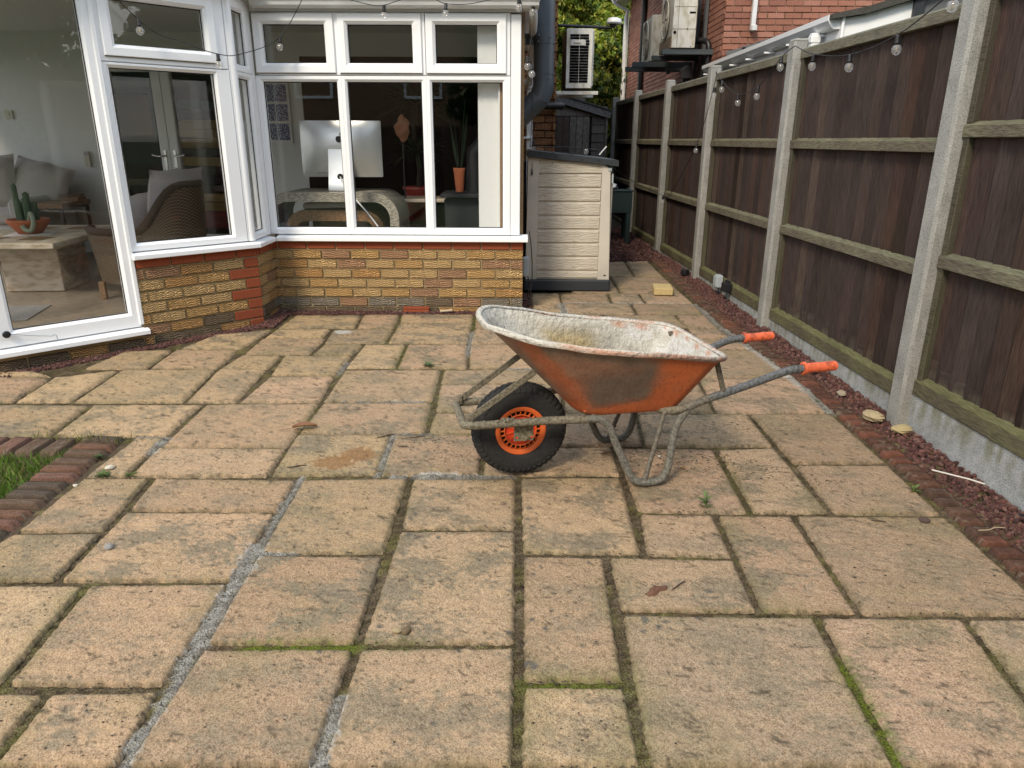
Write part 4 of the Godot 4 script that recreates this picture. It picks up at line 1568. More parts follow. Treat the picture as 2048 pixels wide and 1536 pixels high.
func build_lights() -> void:
	var F := func(d: float, y: float) -> Vector3: return P(fence_x(d) - 0.03, y, d)
	# along the fence: second post to third, third to fourth, then down behind
	var top := [F.call(3.42, 2.005), F.call(3.82, 1.885), F.call(4.28, 1.845), F.call(4.74, 1.895), F.call(5.04, 1.975)]
	string_of_lights("string lights looped along the fence panel between the second and third posts", top, [F.call(3.42, 2.012), F.call(3.815, 1.885), F.call(4.275, 1.847), F.call(4.742, 1.895)], F.call(4.3, 2.0))
	var mid := [F.call(5.04, 1.975), F.call(5.246, 1.93), F.call(5.62, 1.775), F.call(6.057, 1.745), F.call(6.482, 1.87), F.call(6.676, 1.96)]
	string_of_lights("string lights sagging along the fence panel between the third and fourth posts", mid, [F.call(5.246, 1.933), F.call(5.62, 1.772), F.call(6.057, 1.748), F.call(6.482, 1.872)], F.call(5.9, 1.96))
	var tail := [F.call(6.676, 1.96), F.call(6.70, 1.84), F.call(7.072, 1.38), F.call(7.9, 0.87), F.call(8.224, 0.826), P(1.3, 0.95, 8.0), P(1.0, 1.10, 7.4), P(0.84, 1.20, 6.95)]
	string_of_lights("string lights hanging down the far fence panel towards the storage box", tail, [F.call(6.662, 1.835), F.call(7.072, 1.378), F.call(8.224, 0.826)], F.call(7.0, 1.9))
	# over the conservatory
	var c1 := [Vector3(-2.62, 2.62, -4.38), P(-2.28, 2.075, 4.74), P(-2.1, 1.97, 4.9), P(-1.946, 1.918, 5.06), P(-1.84, 1.93, 5.18), P(-1.655, 2.062, 5.45), P(-1.45, 2.34, 5.45)]
	string_of_lights("string lights hanging across the corner of the conservatory", c1, [P(-2.275, 2.075, 4.738), P(-1.946, 1.918, 5.06), P(-1.65, 2.068, 5.45)], P(-1.95, 2.0, 5.0))
	var c2 := [P(-1.162, 2.297, 5.43), P(-1.0, 2.262, 5.43), P(-0.92, 2.262, 5.43), P(-0.784, 2.30, 5.43), P(-0.66, 2.33, 5.43), P(-0.574, 2.30, 5.43), P(-0.50, 2.272, 5.43), P(-0.35, 2.27, 5.43), P(-0.184, 2.298, 5.43), P(-0.02, 2.31, 5.43), P(0.02, 2.24, 5.43), P(0.04, 2.05, 5.46), P(0.07, 1.95, 5.5)]
	string_of_lights("string lights looped along the conservatory's white gutter", c2, [P(-0.918, 2.264, 5.43), P(-0.498, 2.275, 5.43), P(-0.005, 2.315, 5.43)], P(-0.6, 2.28, 5.43))
	var c3 := [P(0.115, 2.33, 5.56), P(0.098, 2.2, 5.52), P(0.075, 2.02, 5.5), P(0.06, 1.955, 5.5), P(0.085, 1.9, 5.5), P(0.10, 1.6, 5.75), P(0.10, 1.40, 6.2), P(0.12, 1.345, 6.5), P(0.35, 1.345, 6.6), P(0.59, 1.33, 6.6), P(0.75, 1.31, 6.6)]
	string_of_lights("string lights trailing from the gutter's end down over the storage box lid", c3, [P(0.098, 2.30, 5.52), P(0.058, 1.955, 5.5), P(0.083, 1.905, 5.5), P(0.126, 1.395, 6.55), P(0.59, 1.375, 6.6)], P(0.1, 1.9, 5.6))


# ---------------------------------------------------------------- conservatory
var brick_cache := {}


func brick_mesh(w: float, h: float, deep: float, v: int) -> ArrayMesh:
	var key := [snappedf(w, 0.001), snappedf(h, 0.001), v]
	if not brick_cache.has(key):
		var b := MB.new()
		b.box(Vector3.ZERO, Vector3(w, h, deep), 0.0045, Basis.IDENTITY, Vector2(v * 0.137, v * 0.091))
		brick_cache[key] = b.mesh()
	return brick_cache[key]


func lay_brick(parent: Node3D, u0: float, u1: float, y0: float, y1: float, material: Material, face: float) -> void:
	var o := put("brick", brick_mesh(u1 - u0, y1 - y0, 0.03, rng.randi() % 5), material, parent)
	o.position = Vector3((u0 + u1) * 0.5, (y0 + y1) * 0.5, face - 0.015 + rng.randf_range(-0.0018, 0.0018))
	o.rotation.z = rng.randf_range(-0.004, 0.004)


func yellow(y: float) -> Material:
	if y < 0.16:
		return mats[["stained_brick", "stained_brick", "stained_brick_b", "stained_brick_b", "pink_brick", "yellow_brick_b"][rng.randi() % 6]] if y > 0.1 else mats[["stained_brick", "stained_brick", "yellow_brick_b"][rng.randi() % 3]]
	return mats[["yellow_brick", "yellow_brick", "yellow_brick_c", "yellow_brick_c", "yellow_brick_b", "yellow_brick", "yellow_brick_c", "pink_brick", "pink_brick"][rng.randi() % 9]]


# a run of dwarf wall in local (u, y): courses of stretchers with a red top course
func dwarf_wall(parent: Node3D, frame: Transform3D, u0: float, u1: float, top: float, shift: float, red_ends := 0) -> void:
	var b := MB.new()
	b.box(Vector3((u0 + u1) * 0.5, (top - 0.2) * 0.5, -0.105), Vector3(u1 - u0, top + 0.2, 0.2), 0.002)
	var wall := put("dwarf_wall", b.mesh(), mats.brick_mortar, parent, frame)
	var y := 0.597
	var course := 0
	while y > -0.02:
		if y < top - 0.02:
			var y1 := minf(y + 0.065, top)
			var e1 := u1
			if red_ends == 1 and course > 0:
				# quoin of plain red bricks, long and short by turns
				var q := 0.1025 if course % 2 == 1 else 0.215
				lay_brick(wall, u1 - q, u1, y, y1, mats.red_brick, 0.0085)
				e1 = u1 - q - 0.01
			var a := e1
			if red_ends != 1 or course == 0:
				a += fmod(shift + (0.1125 if course % 2 else 0.0), 0.225)
			while a > u0:
				var s := maxf(a - 0.215, u0)
				var e := minf(a, e1)
				if e - s > 0.018:
					lay_brick(wall, s, e, y, y1, mats.red_brick if course == 0 else yellow(y), 0.008)
				a -= 0.225
		y -= 0.075
		course += 1


func hollow(b: MB, o0: Vector2, o1: Vector2, i0: Vector2, i1: Vector2, z: float, back: float, slope := 0.016) -> void:
	# a rectangular frame: flat face, a bevel down to the glass, sides
	var O := [o0, Vector2(o1.x, o0.y), o1, Vector2(o0.x, o1.y)]
	var s := slope
	var I := [i0, Vector2(i1.x, i0.y), i1, Vector2(i0.x, i1.y)]
	var M := [i0 + Vector2(-s, -s), Vector2(i1.x + s, i0.y - s), i1 + Vector2(s, s), Vector2(i0.x - s, i1.y + s)]
	var r := 0.004
	var Q := [o0 + Vector2(r, r), Vector2(o1.x - r, o0.y + r), o1 + Vector2(-r, -r), Vector2(o0.x + r, o1.y - r)]
	var side := [Vector3(0, -1, 0), Vector3(1, 0, 0), Vector3(0, 1, 0), Vector3(-1, 0, 0)]
	for k in 4:
		var j := (k + 1) % 4
		b.face([v3(Q[k], z), v3(Q[j], z), v3(M[j], z), v3(M[k], z)], Vector3(0, 0, 1))
		b.face([v3(M[k], z), v3(M[j], z), v3(I[j], z - s * 0.8), v3(I[k], z - s * 0.8)], (Vector3(0, 0, 1) - side[k]).normalized())
		b.face([v3(I[k], z - s * 0.8), v3(I[j], z - s * 0.8), v3(I[j], back), v3(I[k], back)], -side[k])
		b.face([v3(Q[k], z), v3(Q[j], z), v3(O[j], z - r), v3(O[k], z - r)], (Vector3(0, 0, 1) + side[k]).normalized())
		b.face([v3(O[k], z - r), v3(O[j], z - r), v3(O[j], back), v3(O[k], back)], side[k])
		b.face([v3(O[k], back), v3(O[j], back), v3(I[j], back), v3(I[k], back)], Vector3(0, 0, -1))


func v3(p: Vector2, z: float) -> Vector3:
	return Vector3(p.x, p.y, z)


func pane(parent: Node3D, i0: Vector2, i1: Vector2, z: float) -> void:
	var b := MB.new()
	b.face([v3(i0, z), v3(Vector2(i1.x, i0.y), z), v3(i1, z), v3(Vector2(i0.x, i1.y), z)], Vector3(0, 0, 1))
	put("glass_pane", b.mesh(), mats.glass, parent)
	# the second sheet of the sealed unit
	put("glass_pane", b.mesh(), mats.glass, parent, Transform3D(Basis.IDENTITY, Vector3(0, 0, -0.018)))
	# black gasket round the glass
	b = MB.new()
	var g := 0.006
	for q in [[i0, Vector2(i1.x, i0.y + g)], [Vector2(i0.x, i1.y - g), i1], [Vector2(i0.x, i0.y + g), Vector2(i0.x + g, i1.y - g)], [Vector2(i1.x - g, i0.y + g), Vector2(i1.x, i1.y - g)]]:
		b.box(v3((q[0] + q[1]) * 0.5, z + 0.003), Vector3(q[1].x - q[0].x, q[1].y - q[0].y, 0.005))
	put("gasket", b.mesh(), mats.gasket, parent)


# a fixed light, or with «sash» an opening top light whose leaf stands proud
func window(parent: Node3D, frame: Transform3D, o0: Vector2, o1: Vector2, i0: Vector2, i1: Vector2, sash: bool) -> void:
	var b := MB.new()
	if sash:
		hollow(b, o0 + Vector2(0.002, 0.002), o1 - Vector2(0.002, 0.002), i0 - Vector2(0.05, 0.05), i1 + Vector2(0.05, 0.05), 0.0, -0.06, 0.006)
	else:
		hollow(b, o0, o1, i0, i1, 0.0, -0.06)
	var w := put("window", b.mesh(), mats.upvc, parent, frame)
	if sash:
		b = MB.new()
		hollow(b, i0 - Vector2(0.066, 0.066), i1 + Vector2(0.066, 0.066), i0, i1, 0.017, -0.05, 0.02)
		put("sash", b.mesh(), mats.upvc, w)
		# dark line of the weather seal
		b = MB.new()
		b.box(Vector3((i0.x + i1.x) * 0.5, i0.y - 0.0675, 0.006), Vector3(i1.x - i0.x + 0.13, 0.003, 0.008))
		put("seal", b.mesh(), mats.gasket, w)
	pane(w, i0, i1, -0.03)


func sill(parent: Node3D, frame: Transform3D, u0: float, u1: float, top: float, m0 := 0.0, m1 := 0.0) -> void:
	# white projecting sill; m0/m1 mitre the ends (metres of extra length at the nose)
	var b := MB.new()
	var prof := [Vector2(-0.06, top), Vector2(0.045, top - 0.014), Vector2(0.052, top - 0.02), Vector2(0.052, top - 0.044), Vector2(0.046, top - 0.048), Vector2(-0.06, top - 0.048)]
	var n := prof.size()
	for i in n:
		var a: Vector2 = prof[i]
		var c: Vector2 = prof[(i + 1) % n]
		var e := (c - a).normalized()
		var nn := Vector3(0, -e.x, e.y) * -1.0
		if nn.dot(Vector3(0, (a.y + c.y) * 0.5 - (top - 0.024), (a.x + c.x) * 0.5)) < 0.0:
			nn = -nn
		var fa := (a.x + 0.06) / 0.112
		var fc := (c.x + 0.06) / 0.112
		b.face([Vector3(u0 - m0 * fa, a.y, a.x), Vector3(u1 + m1 * fa, a.y, a.x), Vector3(u1 + m1 * fc, c.y, c.x), Vector3(u0 - m0 * fc, c.y, c.x)], nn)
	for s in [0, 1]:
		var k := []
		for p in prof:
			var f: float = (p.x + 0.06) / 0.112
			k.append(Vector3(u0 - m0 * f if s == 0 else u1 + m1 * f, p.y, p.x))
		b.face(k, Vector3(-1 if s == 0 else 1, 0, 0))
	put("sill", b.mesh(), mats.upvc, parent, frame)


func build_conservatory() -> void:
	var c := thing("conservatory", "white framed conservatory on a low yellow brick wall with red brick bands", "conservatory")
	var front := Transform3D(Basis.IDENTITY, Vector3(0, 0, -5.6))
	var ret := Transform3D(Basis(Vector3(0, 0, -1), Vector3.UP, Vector3(1, 0, 0)), Vector3(-1.90, 0, -5.22))
	var k := sqrt(0.5)
	var bay := Transform3D(Basis(Vector3(k, 0, -k), Vector3.UP, Vector3(k, 0, k)), Vector3(-1.90, 0, -5.22))
	var corner := Vector3(-1.90 - 1.66 * k, 0, -5.22 + 1.66 * k)
	var bay2 := Transform3D(Basis.IDENTITY, corner)
	var corner2 := corner + Vector3(-1.7, 0, 0)
	var bay3 := Transform3D(Basis(Vector3(k, 0, k), Vector3.UP, Vector3(-k, 0, k)), corner2)
	var corner3 := corner2 + Vector3(-1.66 * k, 0, -1.66 * k)
	var side := Transform3D(Basis(Vector3(0, 0, 1), Vector3.UP, Vector3(-1, 0, 0)), corner3)
	# brickwork
	dwarf_wall(c, front, -1.91, 0.04, 0.655, 0.12)
	dwarf_wall(c, ret, 0.0, 0.385, 0.655, 0.115, 2)
	dwarf_wall(c, bay, -0.832, 0.008, 0.655, 0.06, 1)
	dwarf_wall(c, bay, -1.68, -0.832, 0.165, 0.1)
	dwarf_wall(c, bay2, -1.7, 0.0, 0.165, 0.0)
	dwarf_wall(c, bay3, -1.66, 0.0, 0.165, 0.0)
	# sills
	sill(c, front, -1.848, 0.075, 0.705, 0.0, 0.0)
	sill(c, ret, 0.0, 0.32, 0.705, 0.022, 0.0)
	sill(c, bay, -0.835, 0.0, 0.705, 0.0, 0.022)
	sill(c, bay, -1.70, -0.81, 0.215)
	# front: three fixed lights under three opening top lights
	var cols := [[-1.902, -1.28, -1.852, -1.316], [-1.28, -0.667, -1.243, -0.704], [-0.667, -0.06, -0.63, -0.117]]
	var ups := [[-1.818, -1.379], [-1.217, -0.758], [-0.595, -0.158]]
	for i in 3:
		window(c, front, Vector2(cols[i][0], 0.706), Vector2(cols[i][1], 1.832), Vector2(cols[i][2], 0.757), Vector2(cols[i][3], 1.793), false)
		window(c, front, Vector2(cols[i][0] if i else -1.88, 1.834), Vector2(cols[i][1], 2.245), Vector2(ups[i][0], 1.915), Vector2(ups[i][1], 2.168), true)
	var b := MB.new()
	b.box(Vector3(-0.022, 1.47, -0.028), Vector3(0.072, 1.53, 0.062), 0.005)
	put("corner_post", b.mesh(), mats.upvc, c, front)
	b = MB.new()
	b.box(Vector3(-0.94, 2.272, -0.03), Vector3(1.92, 0.05, 0.06), 0.004)
	put("head_frame", b.mesh(), mats.upvc, c, front)
	# return: two narrow lights
	window(c, ret, Vector2(0.0, 0.706), Vector2(0.33, 1.832), Vector2(0.05, 0.757), Vector2(0.265, 1.793), false)
	window(c, ret, Vector2(0.0, 1.834), Vector2(0.33, 2.295), Vector2(0.05, 1.88), Vector2(0.265, 2.215), false)
	b = MB.new()
	b.box(Vector3(0.355, 1.5, -0.03), Vector3(0.048, 1.59, 0.06), 0.004)
	put("corner_post", b.mesh(), mats.upvc, c, ret)
	# slim rounded post on the outer corner
	b = MB.new()
	b.tube([Vector3(-1.928, 0.705, -5.232), Vector3(-1.928, 2.3, -5.232)], 0.034, 14)
	put("corner_post", b.mesh(), mats.upvc, c)
	# angled bay: one light with a top light, then glass to the floor
	window(c, bay, Vector2(-0.838, 0.706), Vector2(-0.045, 1.832), Vector2(-0.787, 0.757), Vector2(-0.147, 1.803), false)
	window(c, bay, Vector2(-0.838, 1.834), Vector2(-0.045, 2.295), Vector2(-0.735, 1.933), Vector2(-0.181, 2.180), true)
	b = MB.new()
	b.box(Vector3(-0.023, 1.5, -0.028), Vector3(0.042, 1.59, 0.055), 0.006)
	put("mullion", b.mesh(), mats.upvc, c, bay)
	window(c, bay, Vector2(-1.645, 0.216), Vector2(-0.842, 2.295), Vector2(-1.552, 0.312), Vector2(-0.906, 2.24), false)
	b = MB.new()
	b.box(Vector3(-0.84, 1.26, 0.004), Vector3(0.028, 2.06, 0.02), 0.006)
	put("cover_strip", b.mesh(), mats.upvc, c, bay)
	for f in [bay2, bay3]:
		for i in 2:
			window(c, f, Vector2(-1.66 + 0.83 * i, 0.216), Vector2(-0.83 + 0.83 * i, 2.295), Vector2(-1.58 + 0.83 * i, 0.312), Vector2(-0.91 + 0.83 * i, 2.24), false)
	for i in 3:
		window(c, side, Vector2(-2.8 + 0.93 * i, 0.216), Vector2(-1.87 + 0.93 * i, 2.295), Vector2(-2.72 + 0.93 * i, 0.312), Vector2(-1.95 + 0.93 * i, 2.24), false)
	# the garden-side wall of brick, plastered white inside
	b = MB.new()
	b.box(Vector3(-0.05, 1.1, -6.835), Vector3(0.176, 2.7, 2.32), 0.003)
	put("side_wall", b.mesh(), mats.pale_brick_wall, c)
	b = MB.new()
	b.box(Vector3(-0.145, 1.25, -6.82), Vector3(0.012, 2.3, 2.3))
	put("plaster", b.mesh(), mats.plaster, c)
	# floor, ceiling and roof
	var plan := PackedVector2Array([Vector2(-0.14, -8.0), Vector2(-0.14, -5.66), Vector2(-1.95, -5.66), Vector2(-1.95, -5.26), Vector2(corner.x - 0.03, corner.z - 0.07), Vector2(corner2.x + 0.03, corner2.z - 0.07), Vector2(corner3.x + 0.07, corner3.z - 0.03), Vector2(corner3.x + 0.07, -8.0)])
	for q in [["floor", 0.12, 0.2, mats.floor_tile], ["ceiling", 2.42, 2.46, mats.plaster]]:
		b = MB.new()
		b.prism(plan, -q[2], -q[1])
		put(q[0], b.mesh(), q[3], c, Transform3D(Basis(Vector3(1, 0, 0), Vector3(0, 0, 1), Vector3(0, -1, 0)), Vector3.ZERO))
	var eave := [Vector3(0.14, 2.42, -5.5), Vector3(-1.85, 2.42, -5.5), Vector3(-1.85, 2.42, -5.15), corner + Vector3(0.06, 2.42, 0.12), corner2 + Vector3(-0.06, 2.42, 0.12), corner3 + Vector3(-0.12, 2.42, 0.06), Vector3(corner3.x - 0.12, 2.42, -7.99)]
	var ridge := [Vector3(0.14, 3.4, -7.98), Vector3(-1.85, 3.4, -7.98), Vector3(-1.85, 3.4, -7.98), Vector3(-3.0, 3.4, -7.98), Vector3(-4.6, 3.4, -7.98), Vector3(-5.4, 3.4, -7.98), Vector3(-5.9, 3.4, -7.98)]
	b = MB.new()
	for i in 6:
		b.flat([eave[i], eave[i + 1], ridge[i + 1], ridge[i]], Vector3(-2, 0, -7))
		b.flat([eave[i] - Vector3(0, 0.12, 0), eave[i + 1] - Vector3(0, 0.12, 0), eave[i + 1], eave[i]], Vector3(-2, 2.3, -7))
	put("roof", b.mesh(), mats.upvc_old, c)
	# gutter: ogee section along the eaves
	var og := PackedVector2Array([Vector2(0, 0), Vector2(0.055, 0.0), Vector2(0.078, 0.014), Vector2(0.086, 0.034), Vector2(0.098, 0.046), Vector2(0.112, 0.062), Vector2(0.112, 0.105), Vector2(0.104, 0.112), Vector2(0.0, 0.112)])
	b = MB.new()
	b.prism(og, -0.135, 1.86)
	# section x -> out, y -> up, length along -x
	var gt := put("gutter", b.mesh(), mats.upvc_old, c, Transform3D(Basis(Vector3(0, 0, 1), Vector3(0, 1, 0), Vector3(-1, 0, 0)), Vector3(0, 2.262, -5.585)))
	for x in [1.78, 0.02]:
		b = MB.new()
		var og2 := PackedVector2Array()
		for p in og:
			og2.append((p - Vector2(0.05, 0.05)) * 1.06 + Vector2(0.05, 0.05))
		b.prism(og2, x - 0.022, x + 0.022)
		put("gutter_joint", b.mesh(), mats.upvc_old, gt)
	b = MB.new()
	b.prism(og, -0.06, 1.66)
	put("gutter", b.mesh(), mats.upvc_old, c, Transform3D(Basis(Vector3(k, 0, k), Vector3.UP, Vector3(-k, 0, k)), Vector3(-1.9, 2.325, -5.2)))
	b = MB.new()
	b.prism(og, -0.30, 0.05)
	put("gutter", b.mesh(), mats.upvc_old, c, Transform3D(Basis(Vector3(1, 0, 0), Vector3.UP, Vector3(0, 0, 1)), Vector3(-1.9, 2.30, -5.22)))
	# swan-neck under the side eaves, and the downpipe by the house wall
	b = MB.new()
	b.tube(smooth_path([Vector3(0.095, 2.285, -5.62), Vector3(0.10, 2.22, -5.72), Vector3(0.105, 2.16, -6.3), Vector3(0.108, 2.08, -7.2), Vector3(0.11, 1.98, -7.78), Vector3(0.11, 1.90, -7.86)], 4), 0.03, 12)
	var dp := put("downpipe", b.mesh(), mats.upvc_old, c)
	b = MB.new()
	b.box(Vector3(0.11, 1.05, -7.88), Vector3(0.062, 1.75, 0.062), 0.008)
	put("pipe_length", b.mesh(), mats.upvc_old, dp)
	b = MB.new()
	b.box(Vector3(0.085, 1.95, -7.86), Vector3(0.10, 0.05, 0.09), 0.006)
	b.box(Vector3(0.085, 1.42, -7.86), Vector3(0.10, 0.022, 0.085), 0.006)
	put("pipe_bracket", b.mesh(), mats.upvc_old, dp)
	# white soffit and fascia along the side eaves
	b = MB.new()
	b.box(Vector3(0.085, 2.34, -6.78), Vector3(0.016, 0.16, 2.35), 0.003)
	b.box(Vector3(0.05, 2.268, -6.78), Vector3(0.06, 0.016, 2.35), 0.003)
	put("fascia", b.mesh(), mats.upvc, c)
	# white pier inside the right-hand end
	b = MB.new()
	b.box(Vector3(-0.215, 1.30, -5.80), Vector3(0.18, 2.2, 0.16), 0.006)
	put("pier", b.mesh(), mats.plaster, c)
	# small grey meter box with leads, low on the side wall
	var mb := thing("cable_box", "small grey junction box with dangling black leads on the conservatory's right corner", "junction box", P(0.06, 0.44, 5.75))
	b = MB.new()
	b.box(Vector3(0.005, 0, 0), Vector3(0.05, 0.15, 0.09), 0.008)
	put("box", b.mesh(), mats.grey_box, mb)
	b = MB.new()
	b.tube(smooth_path([Vector3(0.02, -0.07, 0.02), Vector3(0.035, -0.16, 0.03), Vector3(0.02, -0.23, 0.03), Vector3(0.05, -0.28, 0.03), Vector3(0.01, -0.33, 0.03), Vector3(0.03, -0.35, 0.05)], 5), 0.005, 6)
	b.tube(smooth_path([Vector3(0.03, 0.28, 0.0), Vector3(0.05, 0.1, 0.03), Vector3(0.055, -0.08, 0.03), Vector3(0.045, -0.2, 0.035), Vector3(0.06, -0.24, 0.03)], 5), 0.0045, 6)
	b.tube(smooth_path([Vector3(0.04, -0.33, 0.05), Vector3(0.10, -0.335, 0.08), Vector3(0.16, -0.338, 0.06)], 4), 0.004, 6)
	put("lead", b.mesh(), mats.cable, mb)
	# loose stay hook lying on the low sill
	var hk := thing("window_hook", "thin wire hook with a round rubber stop on the lowest white sill", "hook", bay * Vector3(-1.592, 0.30, 0.012))
	b = MB.new()
	b.lathe([Vector2(0.0, 0.0), Vector2(0.02, 0.0), Vector2(0.022, 0.006), Vector2(0.018, 0.014), Vector2(0.0, 0.014)], 14)
	put("rubber_stop", b.mesh(), mats.black_plastic, hk, Transform3D(Basis(Vector3(k, 0, -k), Vector3(k, 0, k), Vector3(0, -1, 0)), Vector3.ZERO))
	b = MB.new()
	b.tube([Vector3(0, 0, 0), Vector3(0.04, -0.004, 0), Vector3(0.12, -0.026, 0.0), Vector3(0.235, -0.05, 0.0), Vector3(0.245, -0.042, 0.0), Vector3(0.257, -0.05, 0), Vector3(0.26, -0.075, 0)], 0.0028, 6)
	put("wire", b.mesh(), mats.grey_box, hk, Transform3D(Basis(Vector3(k, 0, -k), Vector3.UP, Vector3(k, 0, k)), Vector3(0, 0, 0.01)))


# ---------------------------------------------------------------- the house behind it
func build_house() -> void:
	var h := thing("house", "the house's own yellow-brown brick wall beside and behind the conservatory", "house")
	# rear wall with the French doors and a wide opening, then the side walls and roof, thick and closed
	var b := MB.new()
	for q in [[-6.6, -4.34, -0.1, 5.2], [-3.07, -2.25, -0.1, 5.2], [-4.34, -3.07, 2.16, 5.2], [-2.25, -0.42, 2.2, 5.2], [-0.42, 0.376, -0.1, 5.2]]:
		b.box(Vector3((q[0] + q[1]) * 0.5, (q[2] + q[3]) * 0.5, -8.13), Vector3(q[1] - q[0], q[3] - q[2], 0.22))
	b.box(Vector3(0.266, 2.55, -12.2), Vector3(0.22, 5.3, 7.9))
	for q in [[8.25, 12.6, -0.1, 5.2], [15.6, 16.1, -0.1, 5.2], [12.6, 15.6, -0.1, 0.8], [12.6, 15.6, 0.8, 5.2]]:
		b.box(Vector3(-6.49, (q[2] + q[3]) * 0.5, -(q[0] + q[1]) * 0.5), Vector3(0.22, q[3] - q[2], q[1] - q[0]))
	# an inner wall keeps the kitchen side dark
	b.box(Vector3(-2.4, 1.3, -12.0), Vector3(0.1, 2.4, 7.6))
	b.box(Vector3(-3.1, 2.55, -16.2), Vector3(6.9, 5.3, 0.22))
	b.box(Vector3(-3.1, 0.1, -12.2), Vector3(6.6, 0.2, 8.0))
	b.box(Vector3(-3.1, 2.6, -12.2), Vector3(6.6, 0.15, 8.0))
	var wall := put("wall", b.mesh(), mats.brick_mortar_dark, h)
	b = MB.new()
	b.flat([Vector3(-7, 5.1, -7.7), Vector3(0.75, 5.1, -7.7), Vector3(0.75, 7.6, -12.2), Vector3(-7, 7.6, -12.2)], Vector3(-3, 3, -12))
	b.flat([Vector3(-7, 5.1, -16.7), Vector3(0.75, 5.1, -16.7), Vector3(0.75, 7.6, -12.2), Vector3(-7, 7.6, -12.2)], Vector3(-3, 3, -12))
	put("roof", b.mesh(), mats.slate, h)
	# facing bricks right of the conservatory
	var y := 0.9
	var n := 0
	while y < 4.0:
		var edge := 0.382
		if n % 2 == 0:
			lay_brick2(wall, edge - 0.215, edge, y)
			lay_brick2(wall, edge - 0.33, edge - 0.225, y)
		else:
			lay_brick2(wall, edge - 0.1025, edge, y)
			lay_brick2(wall, edge - 0.33, edge - 0.1125, y)
		# the same courses on the side wall, foreshortened
		for i in 8:
			var m := brick_mesh(0.215, 0.065, 0.03, rng.randi() % 5)
			var o := put("brick", m, mats.house_brick, wall)
			o.transform = Transform3D(Basis(Vector3(0, 0, -1), Vector3.UP, Vector3(1, 0, 0)), Vector3(0.371, y + 0.0325, -8.06 - 0.225 * i - (0.1125 if n % 2 else 0.0)))
		y += 0.075
		n += 1
	# plaster on the conservatory side
	b = MB.new()
	for q in [[-6.4, -4.34, 0.2, 2.42], [-3.07, -2.25, 0.2, 2.42], [-4.34, -3.07, 2.16, 2.42], [-2.25, -0.42, 2.2, 2.42], [-0.42, -0.15, 0.2, 2.42]]:
		b.box(Vector3((q[0] + q[1]) * 0.5, (q[2] + q[3]) * 0.5, -8.008), Vector3(q[1] - q[0] - 0.001, q[3] - q[2] - 0.001, 0.02))
	put("plaster", b.mesh(), mats.plaster, h)
	b = MB.new()
	b.box(Vector3(-5.4, 0.25, -7.99), Vector3(2.1, 0.1, 0.016), 0.004)
	b.box(Vector3(-2.66, 0.25, -7.99), Vector3(0.8, 0.1, 0.016), 0.004)
	put("skirting", b.mesh(), mats.door_white, h)
	# French doors
	for s in [0, 1]:
		var x0: float = -4.33 + 0.63 * s
		b = MB.new()
		hollow(b, Vector2(x0, 0.21), Vector2(x0 + 0.625, 2.15), Vector2(x0 + 0.10, 0.40), Vector2(x0 + 0.525, 2.05), -7.985, -8.05, 0.012)
		var dr := put("french_door", b.mesh(), mats.door_white, h)
		b = MB.new()
		b.face([Vector3(x0 + 0.10, 0.40, -8.02), Vector3(x0 + 0.525, 0.40, -8.02), Vector3(x0 + 0.525, 2.05, -8.02), Vector3(x0 + 0.10, 2.05, -8.02)], Vector3(0, 0, 1))
		put("glass_pane", b.mesh(), mats.glass, dr)
		b = MB.new()
		var hx: float = x0 + (0.575 if s == 0 else 0.05)
		b.box(Vector3(hx, 1.17, -7.981), Vector3(0.032, 0.23, 0.008), 0.003)
		b.tube(smooth_path([Vector3(hx, 1.225, -7.98), Vector3(hx, 1.225, -7.945), Vector3(hx + (-0.06 if s == 0 else 0.06), 1.22, -7.94), Vector3(hx + (-0.12 if s == 0 else 0.12), 1.235, -7.94)], 3), 0.009, 8)
		b.box(Vector3(hx, 1.10, -7.975), Vector3(0.014, 0.03, 0.004), 0.002)
		put("handle", b.mesh(), mats.chrome, dr)


func lay_brick2(parent: Node3D, u0: float, u1: float, y: float) -> void:
	var o := put("brick", brick_mesh(u1 - u0, 0.065, 0.03, rng.randi() % 5), mats[["house_brick", "house_brick", "house_brick_b"][rng.randi() % 3]], parent)
	o.position = Vector3((u0 + u1) * 0.5, y + 0.0325, -8.017 + rng.randf_range(-0.0015, 0.0015))


